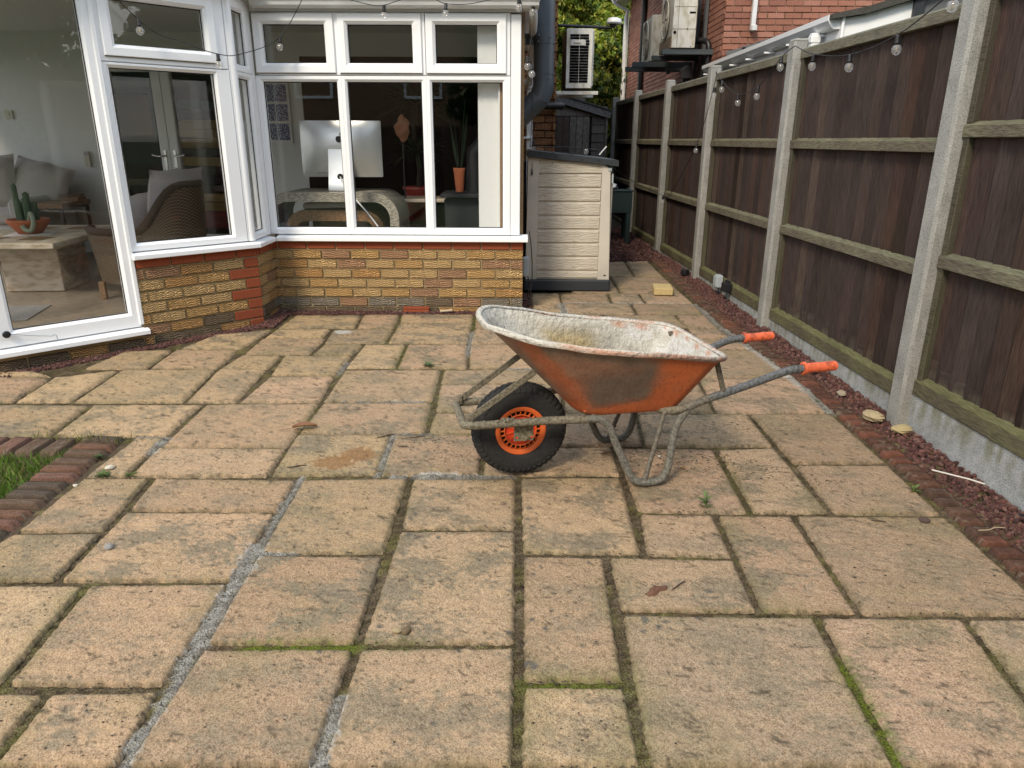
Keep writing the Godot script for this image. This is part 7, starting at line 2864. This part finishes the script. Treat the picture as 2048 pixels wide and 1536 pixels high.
	for q in [[-0.17, 0.36], [0.17, -0.36], [-0.17, -0.36], [0.17, 0.36]]:
		b = MB.new()
		b.box(Vector3(q[0], 0.4515, q[1]), Vector3(0.20, 0.002, 0.20), 0.0005)
		put("inlay", b.mesh(), mats.oak, top)
	var cc := thing("cactus_bowl", "cactuses in a terracotta bowl on the travertine table", "potted plant", P(-4.02, FL + 0.453, 5.98))
	b = MB.new()
	b.lathe([Vector2(0.0, 0.0), Vector2(0.085, 0.0), Vector2(0.135, 0.07), Vector2(0.155, 0.095), Vector2(0.155, 0.118), Vector2(0.14, 0.118), Vector2(0.125, 0.09), Vector2(0.0, 0.085)], 24)
	put("bowl", b.mesh(), mats.terracotta, cc)
	for q in [[-0.05, 0.02, 0.32, 0.019], [-0.085, -0.02, 0.21, 0.018], [-0.025, 0.04, 0.20, 0.018], [0.0, -0.03, 0.25, 0.024], [0.03, 0.03, 0.21, 0.026], [0.055, -0.02, 0.17, 0.028], [-0.06, -0.06, 0.17, 0.018]]:
		b = MB.new()
		for i in 8:
			var a := TAU * i / 8.0
			b.tube([Vector3(q[0] + cos(a) * q[3] * 0.55, 0.08, q[1] + sin(a) * q[3] * 0.55), Vector3(q[0] + cos(a) * q[3] * 0.55, 0.08 + q[2] * 0.93, q[1] + sin(a) * q[3] * 0.55), Vector3(q[0], 0.08 + q[2], q[1])], [q[3] * 0.55, q[3] * 0.5, 0.003], 6)
		put("cactus", b.mesh(), mats.cactus, cc)
	b = MB.new()
	b.tube(smooth_path([Vector3(0.05, 0.10, 0.06), Vector3(0.09, 0.17, 0.09), Vector3(0.12, 0.10, 0.12), Vector3(0.10, 0.04, 0.14), Vector3(0.06, 0.05, 0.15), Vector3(0.045, 0.08, 0.15)], 5), 0.018, 10)
	put("trailing_cactus", b.mesh(), mats.cactus_pale, cc)
	b = MB.new()
	b.box(Vector3.ZERO, Vector3(0.33, 0.004, 0.24), 0.001)
	var mg := put("magazine", b.mesh(), mats.paper)
	mg.position = P(-4.0, FL + 0.4535, 5.96)
	mg.rotation.y = 0.3
	tag(mg, "white magazine lying under the cactus bowl", "magazine")
	# sofa along the house wall
	var so := thing("sofa", "pale linen sofa with loose cushions against the back wall on the left", "sofa", P(-5.35, FL, 7.5))
	b = MB.new()
	b.box(Vector3(-0.2, 0.21, 0.0), Vector3(1.55, 0.36, 0.85), 0.06)
	put("base", b.mesh(), mats.linen, so)
	b = MB.new()
	b.box(Vector3(-0.2, 0.46, 0.08), Vector3(1.3, 0.16, 0.68), 0.06)
	put("seat", b.mesh(), mats.linen, so)
	b = MB.new()
	b.box(Vector3(0.50, 0.40, 0.02), Vector3(0.20, 0.50, 0.86), 0.06)
	put("arm", b.mesh(), mats.linen, so)
	b = MB.new()
	b.box(Vector3(-0.2, 0.55, -0.34), Vector3(1.5, 0.7, 0.2), 0.07)
	put("backrest", b.mesh(), mats.linen, so)
	var cu := put("cushion", cushion(0.62, 0.52, 0.2, 0.4, 1), mats.linen)
	cu.position = P(-5.38, FL + 0.53, 7.42)
	cu.rotation = Vector3(-0.28, 0.1, 0.05)
	tag(cu, "large square linen cushion upright on the sofa", "cushion")
	cu = put("cushion", cushion(0.58, 0.48, 0.18, 0.4, 2), mats.linen)
	cu.position = P(-4.98, FL + 0.56, 7.5)
	cu.rotation = Vector3(-0.5, 0.2, -0.32)
	tag(cu, "linen cushion leaning askew against the sofa's arm", "cushion")
	# side table with books
	var sd := thing("side_table", "oak-topped side table on black steel legs beside the sofa", "table", P(-4.70, FL, 7.42), 0.12)
	b = MB.new()
	b.box(Vector3(0, 0.57, 0), Vector3(0.46, 0.05, 0.62), 0.006)
	put("top", b.mesh(), mats.oak, sd)
	for sx in [-1, 1]:
		for sz in [-1, 1]:
			b = MB.new()
			b.box(Vector3(sx * 0.2, 0.275, sz * 0.28), Vector3(0.028, 0.55, 0.028), 0.003)
			put("leg", b.mesh(), mats.black_steel, sd)
	b = MB.new()
	b.box(Vector3(0, 0.53, 0.28), Vector3(0.42, 0.025, 0.026), 0.003)
	b.box(Vector3(0, 0.53, -0.28), Vector3(0.42, 0.025, 0.026), 0.003)
	put("frame_bar", b.mesh(), mats.black_steel, sd)
	for i in 2:
		b = MB.new()
		b.box(Vector3.ZERO, Vector3(0.20, 0.028, 0.15), 0.003)
		var bk := put("book", b.mesh(), mats.dark_wood if i else mats.oak)
		bk.position = P(-4.60, FL + 0.61 + 0.029 * i, 7.6)
		bk.rotation.y = 0.3 * i
		tag(bk, ["brown book lying on the side table, under another", "dark brown book on top of the one on the side table"][i], "book")
	# wicker armchair with its back to the glass
	var ac := thing("wicker_armchair", "woven wicker armchair with its back to the bay window", "armchair", P(-2.98, FL, 5.88), 0.15)
	b = MB.new()
	rows = []
	var inner_rows := []
	for j in 14:
		var row := []
		var ri := []
		var t := j / 13.0
		for i in 40:
			var a := lerpf(-0.72 * PI, 0.98 * PI, i / 39.0)
			# open towards -x: the back is on the right, one arm runs along the glass
			var back := 0.5 + 0.5 * cos(a - 0.25)
			var hgt := lerpf(0.40, 0.74, sstep(0.66, 0.98, back))
			var r := 0.40 + 0.05 * t
			row.append(Vector3(cos(a) * r, 0.12 + hgt * t, sin(a) * r * 0.95))
			ri.append(Vector3(cos(a) * (r - 0.05), 0.12 + hgt * t, sin(a) * (r - 0.05) * 0.95))
		rows.append(row)
		inner_rows.append(ri)
	b.sheet(rows, Vector3(0, 0.4, 0))
	b.sheet([inner_rows[13], rows[13]], Vector3(0, -3, 0))
	put("back", b.mesh(), mats.wicker, ac)
	b = MB.new()
	var edge := []
	for i in 40:
		edge.append((rows[13][i] + inner_rows[13][i]) * 0.5)
	b.tube(edge, 0.032, 8, false)
	put("rim_roll", b.mesh(), mats.wicker, ac)
	b = MB.new()
	b.lathe([Vector2(0.0, 0.15), Vector2(0.33, 0.15), Vector2(0.345, 0.18), Vector2(0.345, 0.30), Vector2(0.32, 0.34), Vector2(0.0, 0.36)], 28)
	put("seat", b.mesh(), mats.linen, ac)
	for q in [[0.32, 0.28], [-0.32, 0.28], [0.3, -0.3], [-0.3, -0.3]]:
		b = MB.new()
		b.box(Vector3(q[0], 0.07, q[1]), Vector3(0.045, 0.14, 0.045), 0.006)
		put("leg", b.mesh(), mats.oak, ac)
	cu = put("cushion", cushion(0.56, 0.55, 0.22, 0.2, 3), mats.linen)
	cu.position = P(-2.78, FL + 0.44, 5.9)
	cu.rotation = Vector3(0.18, 1.25, 0.0)
	tag(cu, "plump linen back cushion in the wicker armchair", "cushion")
	cu = put("cushion", cushion(0.44, 0.40, 0.16, 0.2, 4), mats.linen)
	cu.position = P(-2.98, FL + 0.42, 5.86)
	cu.rotation = Vector3(0.3, 0.8, 0.2)
	tag(cu, "smaller linen cushion tucked beside the plump one", "cushion")
	# wall fittings
	var rm := thing("wall_remote", "ivory remote control in a holder on the white back wall", "remote control", P(-4.585, 1.13, 7.98))
	b = MB.new()
	b.box(Vector3(0, 0.06, 0.012), Vector3(0.06, 0.155, 0.022), 0.006, Basis(Vector3(0, 0, 1), 0.03))
	put("case", b.mesh(), mats.ivory_plastic, rm)
	b = MB.new()
	b.box(Vector3(-0.002, 0.112, 0.0245), Vector3(0.036, 0.034, 0.002), 0.0005)
	put("display_window", b.mesh(), mats.grey_box, rm)
	for i in 2:
		b = MB.new()
		b.box(Vector3.ZERO, Vector3(0.085, 0.085, 0.012), 0.003)
		b.box(Vector3(0.0, 0.005, 0.008), Vector3(0.016, 0.022, 0.008), 0.002)
		var sw := put("wall_switch", b.mesh(), mats.ivory_plastic)
		sw.position = P(-5.34 - 0.15 * i, 1.63, 7.99)
		tag(sw, ["right-hand ivory switch of the pair on the white back wall", "left-hand ivory switch of the pair on the white back wall"][i], "switch")
	# grey rug corner by the tall pane
	b = MB.new()
	b.box(Vector3.ZERO, Vector3(0.7, 0.008, 0.5), 0.002)
	var rg := put("rug", b.mesh(), mats.rug_grey)
	rg.position = P(-3.80, FL + 0.0045, 4.98)
	rg.rotation.y = 0.25
	tag(rg, "corner of a flat grey rug on the floor behind the tall left pane", "rug")
	# dim hangings in the room beyond the French doors
	var hg := thing("patterned_hanging", "dim patterned cloth hanging in the room beyond the right French door", "wall hanging", P(-3.45, 0.4, 8.55))
	for i in 14:
		b = MB.new()
		var y := 0.10 * i
		var mt = [mats.cloth_red, mats.cloth_red, mats.cloth_ochre, mats.cloth_ochre, mats.cloth_dark, mats.cloth_dark, mats.cloth_dark, mats.cloth_ochre, mats.cloth_dark, mats.cloth_ochre, mats.cloth_ochre, mats.cloth_ochre, mats.cloth_dark, mats.cloth_teal][i]
		b.box(Vector3(0.0, y + 0.05, 0.01 * sin(i * 2.1)), Vector3(0.95, 0.098, 0.02), 0.008, Basis(Vector3(0, 0, 1), 0.03 * sin(i * 1.7)))
		put("cloth_band", b.mesh(), mt, hg)
	var cl := thing("tall_cupboard", "dim teal cupboard in the room beyond the left French door", "cupboard", P(-4.45, 0.2, 8.75))
	b = MB.new()
	b.box(Vector3(0, 0.95, 0), Vector3(0.9, 1.9, 0.4), 0.02)
	put("body", b.mesh(), mats.cloth_teal, cl)
	b = MB.new()
	b.box(Vector3(0.1, 1.45, 0.202), Vector3(0.46, 0.42, 0.01), 0.004)
	put("panel", b.mesh(), mats.cloth_ochre, cl)
	b = MB.new()
	b.box(Vector3(0.15, 0.55, 0.202), Vector3(0.5, 0.75, 0.01), 0.004)
	put("panel", b.mesh(), mats.cloth_dark, cl)


# ---------------------------------------------------------------- trees and what stands behind the photographer
func tree(called: String, label: String, at: Vector3, tall: float, crown: float, leaves: int, size: float, tones: Array, sd: int, low := 0.35) -> void:
	var r := RandomNumberGenerator.new()
	r.seed = sd
	var t := thing(called, label, "tree", at)
	var b := MB.new()
	b.tube(smooth_path([Vector3.ZERO, Vector3(0.1, tall * 0.25, 0.05), Vector3(-0.05, tall * 0.5, 0.1), Vector3(0.05, tall * 0.85, 0)], 5), [0.22, 0.21, 0.2, 0.19, 0.18, 0.17, 0.16, 0.15, 0.14, 0.12, 0.1, 0.09, 0.07, 0.06, 0.05, 0.03], 10)
	var blobs := []
	for i in 34:
		var a := r.randf() * TAU
		var hh := r.randf()
		var spread := crown * sin(PI * clampf(0.18 + 0.74 * hh, 0, 1)) * sqrt(r.randf())
		var c := Vector3(cos(a) * spread, tall * lerpf(low, 0.96, hh), sin(a) * spread)
		blobs.append([c, crown * r.randf_range(0.22, 0.40), r.randf_range(0.65, 1.25)])
		if i < 9:
			b.tube(smooth_path([Vector3(0, c.y * 0.6, 0), c * Vector3(0.5, 0.85, 0.5), c], 3), [0.06, 0.05, 0.045, 0.04, 0.03, 0.02, 0.012], 6)
	put("trunk", b.mesh(), mats.bark, t)
	# a twig of leaves
	var m := MB.new()
	for i in 7:
		var a := 2.4 * i
		leaf_shape(m, Vector3(0.1 * i - 0.3, 0.05 * sin(a), 0.05 * cos(a)), Vector3(cos(a), 0.5 * sin(a * 1.3), sin(a)).normalized(), Vector3(-sin(a), 0.2, cos(a)).normalized(), 0.55, 0.36, 0.12, Color.WHITE)
	var where := []
	var tint := []
	for i in leaves:
		var q = blobs[r.randi() % blobs.size()]
		var d := Vector3(r.randfn(), r.randfn(), r.randfn()).normalized() * pow(r.randf(), 0.4)
		var p: Vector3 = q[0] + d * q[1] * Vector3(1, 0.8, 1)
		where.append(Transform3D(Basis.from_euler(Vector3(r.randf() * TAU, r.randf() * TAU, r.randf() * TAU)).scaled(Vector3.ONE * size * r.randf_range(0.6, 1.3)), p))
		var c: Color = tones[r.randi() % tones.size()]
		tint.append(c * q[2] * r.randf_range(0.7, 1.2))
	scatter("crown", m.mesh(), mats.leaf, where, tint, t)


func build_surroundings() -> void:
	var bright := [Color(0.29, 0.35, 0.05), Color(0.38, 0.39, 0.07), Color(0.19, 0.27, 0.045), Color(0.44, 0.42, 0.10)]
	var deep := [Color(0.045, 0.085, 0.025), Color(0.06, 0.10, 0.03), Color(0.035, 0.065, 0.022)]
	tree("tree", "yellow-green leafy tree beyond the shed, nearest the house wall", P(0.9, 0.3, 22.0), 5.4, 2.0, 30000, 0.15, bright + [Color(0.11, 0.17, 0.04), Color(0.08, 0.13, 0.035)], 41, 0.06)
	tree("tree", "yellow-green leafy tree beyond the shed, against the neighbour's downpipe", P(2.5, 0.3, 24.5), 5.3, 2.0, 28000, 0.15, bright + bright + [Color(0.10, 0.16, 0.04)], 42, 0.06)
	tree("tree", "taller pale tree far behind the other two", P(1.2, 0.3, 31.0), 6.7, 2.8, 26000, 0.19, bright, 43, 0.08)
	tree("bush", "low leafy bush filling the gap under the trees beyond the shed", P(2.0, 0.2, 20.2), 3.4, 1.7, 22000, 0.13, bright + deep, 48, 0.02)
	# behind the photographer, seen only as reflections in the glass
	var b := MB.new()
	var bf := thing("back_fence", "brown board fence across the foot of the garden", "fence", Vector3(0, 0, 8.0))
	for i in 90:
		b = MB.new()
		b.col = Color(0.10, 0.07, 0.05) * rng.randf_range(0.7, 1.3)
		b.box(Vector3(-9.0 + 0.125 * i, 0.85, 0), Vector3(0.12, 1.75, 0.02), 0.002)
		put("board", b.mesh(), mats.board, bf)
	tree("tree", "dark garden tree behind the photographer on the right", Vector3(5.2, 0, 5.5), 7.5, 2.8, 9000, 0.30, deep, 44, 0.15)
	tree("tree", "dark garden tree at the foot of the garden", Vector3(1.0, 0, 11.0), 7.0, 2.6, 9000, 0.30, deep, 45, 0.1)
	tree("tree", "dark garden tree at the foot of the garden, farther right", Vector3(6.2, 0, 10.5), 8.0, 3.0, 9000, 0.32, deep, 46, 0.1)
	tree("tree", "broad dark tree beyond the side fence", Vector3(8.0, 0, 1.0), 7.5, 2.8, 8000, 0.32, deep, 47, 0.1)
	var hs := thing("house_behind", "gabled brick house beyond the foot of the garden", "house", Vector3(-5.5, 0, 17.0))
	b = MB.new()
	b.col = Color(0.30, 0.19, 0.12)
	b.prism(PackedVector2Array([Vector2(-4, 0), Vector2(4, 0), Vector2(4, 4.6), Vector2(0, 7.6), Vector2(-4, 4.6)]), 0.0, 7.0)
	put("wall", b.mesh(), mats.neighbour_brick, hs)
	for sgn in [-1, 1]:
		b = MB.new()
		b.box(Vector3(sgn * 2.15, 6.05, 3.4), Vector3(5.3, 0.12, 7.6), 0.01, Basis(Vector3(0, 0, 1), -sgn * 0.6435))
		put("roof", b.mesh(), mats.slate, hs)
	for q in [[-2.0, 3.4], [2.0, 3.4], [-2.0, 1.2], [2.0, 1.2]]:
		b = MB.new()
		hollow(b, Vector2(q[0] - 0.7, q[1] - 0.6), Vector2(q[0] + 0.7, q[1] + 0.6), Vector2(q[0] - 0.6, q[1] - 0.5), Vector2(q[0] + 0.6, q[1] + 0.5), 0.03, -0.02)
		put("window", b.mesh(), mats.upvc, hs, Transform3D(Basis(Vector3.UP, PI), Vector3(0, 0, -0.03)))


# paving slabs, far left, far right, near right, near left corners: x, d pairs
const SLABS := [
	-0.894, 1.689, -0.449, 1.698, -0.461, 1.281, -0.914, 1.276,
	-0.449, 1.698, 0.008, 1.706, 0.005, 1.287, -0.461, 1.281,
	-1.222, 1.518, -0.925, 1.529, -0.914, 1.276, -1.219, 1.272,
	-1.691, 1.512, -1.222, 1.518, -1.219, 1.272, -1.735, 1.265,
	-1.379, 1.981, -0.917, 1.993, -0.923, 1.531, -1.356, 1.528,
	-1.891, 1.974, -1.379, 1.981, -1.356, 1.528, -1.911, 1.521,
	-1.501, 2.443, -0.911, 2.445, -0.917, 1.993, -1.492, 1.985,
	-1.525, 2.721, -0.91, 2.722, -0.911, 2.445, -1.501, 2.443,
	-1.822, 2.716, -1.529, 2.721, -1.498, 2.292, -1.827, 2.28,
	-1.827, 2.28, -1.498, 2.292, -1.492, 1.985, -1.893, 1.976,
	-0.904, 2.722, -0.446, 2.739, -0.447, 2.159, -0.899, 2.158,
	-0.899, 2.158, -0.447, 2.159, -0.449, 1.7, -0.894, 1.689,
	-0.446, 2.739, 0.009, 2.747, 0.009, 2.332, -0.432, 2.325,
	-0.432, 2.325, 0.009, 2.332, 0.008, 1.706, -0.449, 1.7,
	0.009, 2.747, 0.452, 2.763, 0.444, 2.172, 0.016, 2.169,
	0.016, 2.169, 0.312, 2.164, 0.3, 1.559, 0.013, 1.559,
	0.013, 1.559, 0.3, 1.559, 0.306, 1.291, 0.006, 1.287,
	0.312, 2.164, 0.757, 2.155, 0.75, 1.859, 0.315, 1.856,
	0.315, 1.856, 0.913, 1.852, 0.897, 1.298, 0.306, 1.291,
	0.913, 1.852, 1.36, 1.853, 1.318, 1.303, 0.897, 1.298,
	1.36, 1.853, 1.663, 1.858, 1.661, 1.307, 1.318, 1.303,
	0.465, 2.462, 0.762, 2.456, 0.757, 2.155, 0.444, 2.169,
	0.762, 2.456, 1.06, 2.453, 1.052, 1.854, 0.75, 1.859,
	1.06, 2.453, 1.646, 2.455, 1.66, 1.858, 1.052, 1.854,
	0.446, 3.059, 0.914, 3.046, 0.905, 2.458, 0.463, 2.462,
	0.914, 3.046, 1.203, 3.073, 1.216, 2.463, 0.905, 2.458,
	1.216, 2.895, 1.643, 2.902, 1.646, 2.455, 1.215, 2.459,
	1.197, 3.477, 1.63, 3.478, 1.643, 2.902, 1.216, 2.895,
	0.618, 3.473, 1.197, 3.477, 1.203, 3.073, 0.592, 3.062,
	-0.15, 3.049, 0.446, 3.059, 0.452, 2.763, -0.15, 2.758,
	-1.059, 3.181, -0.591, 3.184, -0.584, 2.751, -1.045, 2.734,
	-0.591, 3.184, -0.152, 3.192, -0.15, 2.758, -0.584, 2.751,
	-1.651, 3.023, -1.049, 3.028, -1.045, 2.734, -1.64, 2.719,
	-1.806, 3.133, -1.657, 3.136, -1.64, 2.719, -1.822, 2.716,
	-1.655, 3.564, -1.044, 3.598, -1.049, 3.028, -1.649, 3.018,
	-1.044, 3.598, -0.445, 3.617, -0.436, 3.192, -1.059, 3.181,
	-0.429, 3.474, -0.118, 3.473, -0.147, 3.192, -0.436, 3.192,
	-0.118, 3.473, 0.618, 3.473, 0.592, 3.062, -0.146, 3.049,
	-0.447, 3.901, 0.247, 3.906, 0.249, 3.473, -0.429, 3.474,
	0.247, 3.906, 1.062, 4.026, 1.033, 3.481, 0.249, 3.473,
	-0.453, 4.161, 0.216, 4.175, 0.247, 3.906, -0.447, 3.901,
	0.216, 4.175, 0.814, 4.206, 0.867, 4.005, 0.247, 3.915,
	1.062, 4.026, 1.651, 4.038, 1.622, 3.478, 1.033, 3.481,
	0.878, 4.581, 1.586, 4.596, 1.651, 4.038, 0.871, 4.023,
	-2.249, 3.553, -1.655, 3.564, -1.657, 3.136, -2.223, 3.126,
	-2.84, 3.542, -2.249, 3.553, -2.223, 3.126, -2.823, 3.115,
	-2.394, 4.121, -1.814, 4.142, -1.775, 3.577, -2.375, 3.565,
	-2.716, 3.968, -2.394, 4.121, -2.375, 3.565, -2.679, 3.559,
	-3.2, 3.967, -2.716, 3.968, -2.679, 3.559, -2.903, 3.555,
	-3.265, 4.057, -2.892, 4.083, -2.721, 3.977, -3.2, 3.967,
	-1.814, 4.142, -1.506, 4.149, -1.494, 3.582, -1.775, 3.577,
	-1.502, 4.42, -1.053, 4.43, -1.07, 4.028, -1.467, 4.02,
	-1.467, 4.02, -1.07, 4.028, -1.047, 3.598, -1.494, 3.582,
	-1.777, 4.425, -1.502, 4.42, -1.506, 4.149, -1.814, 4.142,
	-1.773, 4.793, -1.317, 4.815, -1.329, 4.435, -1.771, 4.425,
	-1.751, 5.052, -1.343, 5.061, -1.345, 4.815, -1.766, 4.805,
	-1.343, 5.061, -0.89, 5.072, -0.891, 4.703, -1.321, 4.694,
	-1.728, 5.445, -1.209, 5.473, -1.179, 5.079, -1.756, 5.065,
	-1.209, 5.473, -0.912, 5.496, -0.892, 5.085, -1.179, 5.079,
	-0.912, 5.496, -0.337, 5.51, -0.329, 5.239, -0.889, 5.226,
	-0.889, 5.226, -0.329, 5.239, -0.331, 4.704, -0.891, 4.703,
	-1.318, 4.682, -1.031, 4.688, -1.053, 4.43, -1.329, 4.435,
	-1.039, 4.676, -0.746, 4.683, -0.737, 4.165, -1.055, 4.158,
	-0.746, 4.683, -0.327, 4.692, -0.299, 4.174, -0.737, 4.165,
	-1.053, 4.149, -0.453, 4.161, -0.445, 3.617, -1.049, 3.605,
	-0.327, 4.692, 0.154, 4.703, 0.17, 4.183, -0.299, 4.174,
	-0.32, 5.099, 0.275, 5.112, 0.29, 4.706, -0.327, 4.692,
	-0.333, 5.51, 0.177, 5.523, 0.202, 5.111, -0.32, 5.099,
	-2.256, 4.535, -1.821, 4.545, -1.814, 4.142, -2.239, 4.134,
	-2.557, 4.484, -2.256, 4.535, -2.239, 4.134, -2.64, 4.116,
	-2.129, 4.885, -1.766, 5.052, -1.814, 4.545, -2.237, 4.536,
	0.109, 6.248, 0.369, 6.255, 0.374, 5.543, 0.114, 5.537,
	0.369, 6.255, 0.793, 6.266, 0.787, 5.89, 0.362, 5.879,
	0.793, 6.266, 1.067, 6.273, 1.071, 5.897, 0.787, 5.89,
	1.067, 6.273, 1.466, 6.284, 1.481, 5.907, 1.071, 5.897,
	0.37, 5.879, 0.943, 5.876, 0.941, 5.541, 0.377, 5.528,
	0.943, 5.876, 1.481, 5.907, 1.482, 5.539, 0.941, 5.541,
	0.177, 5.523, 0.667, 5.519, 0.686, 5.122, 0.202, 5.111,
	0.667, 5.519, 1.234, 5.517, 1.266, 5.135, 0.686, 5.122,
	1.234, 5.517, 1.478, 5.523, 1.484, 5.127, 1.234, 5.121,
	0.275, 5.099, 0.97, 5.115, 0.97, 4.721, 0.29, 4.706,
	0.97, 5.115, 1.234, 5.121, 1.243, 4.727, 0.97, 4.721,
	1.234, 5.121, 1.484, 5.127, 1.516, 4.854, 1.261, 4.848,
	1.261, 4.848, 1.516, 4.854, 1.586, 4.596, 1.293, 4.59,
	0.154, 4.691, 0.9, 4.707, 0.875, 4.207, 0.17, 4.183,
	1.167, 7.85, 1.429, 7.889, 1.442, 7.013, 1.151, 7.029,
	0.62, 7.803, 1.167, 7.85, 1.151, 7.029, 0.66, 7.015,
	0.902, 6.998, 1.442, 7.013, 1.466, 6.284, 0.917, 6.269,
	0.56, 6.988, 0.902, 6.998, 0.917, 6.269, 0.462, 6.257
]
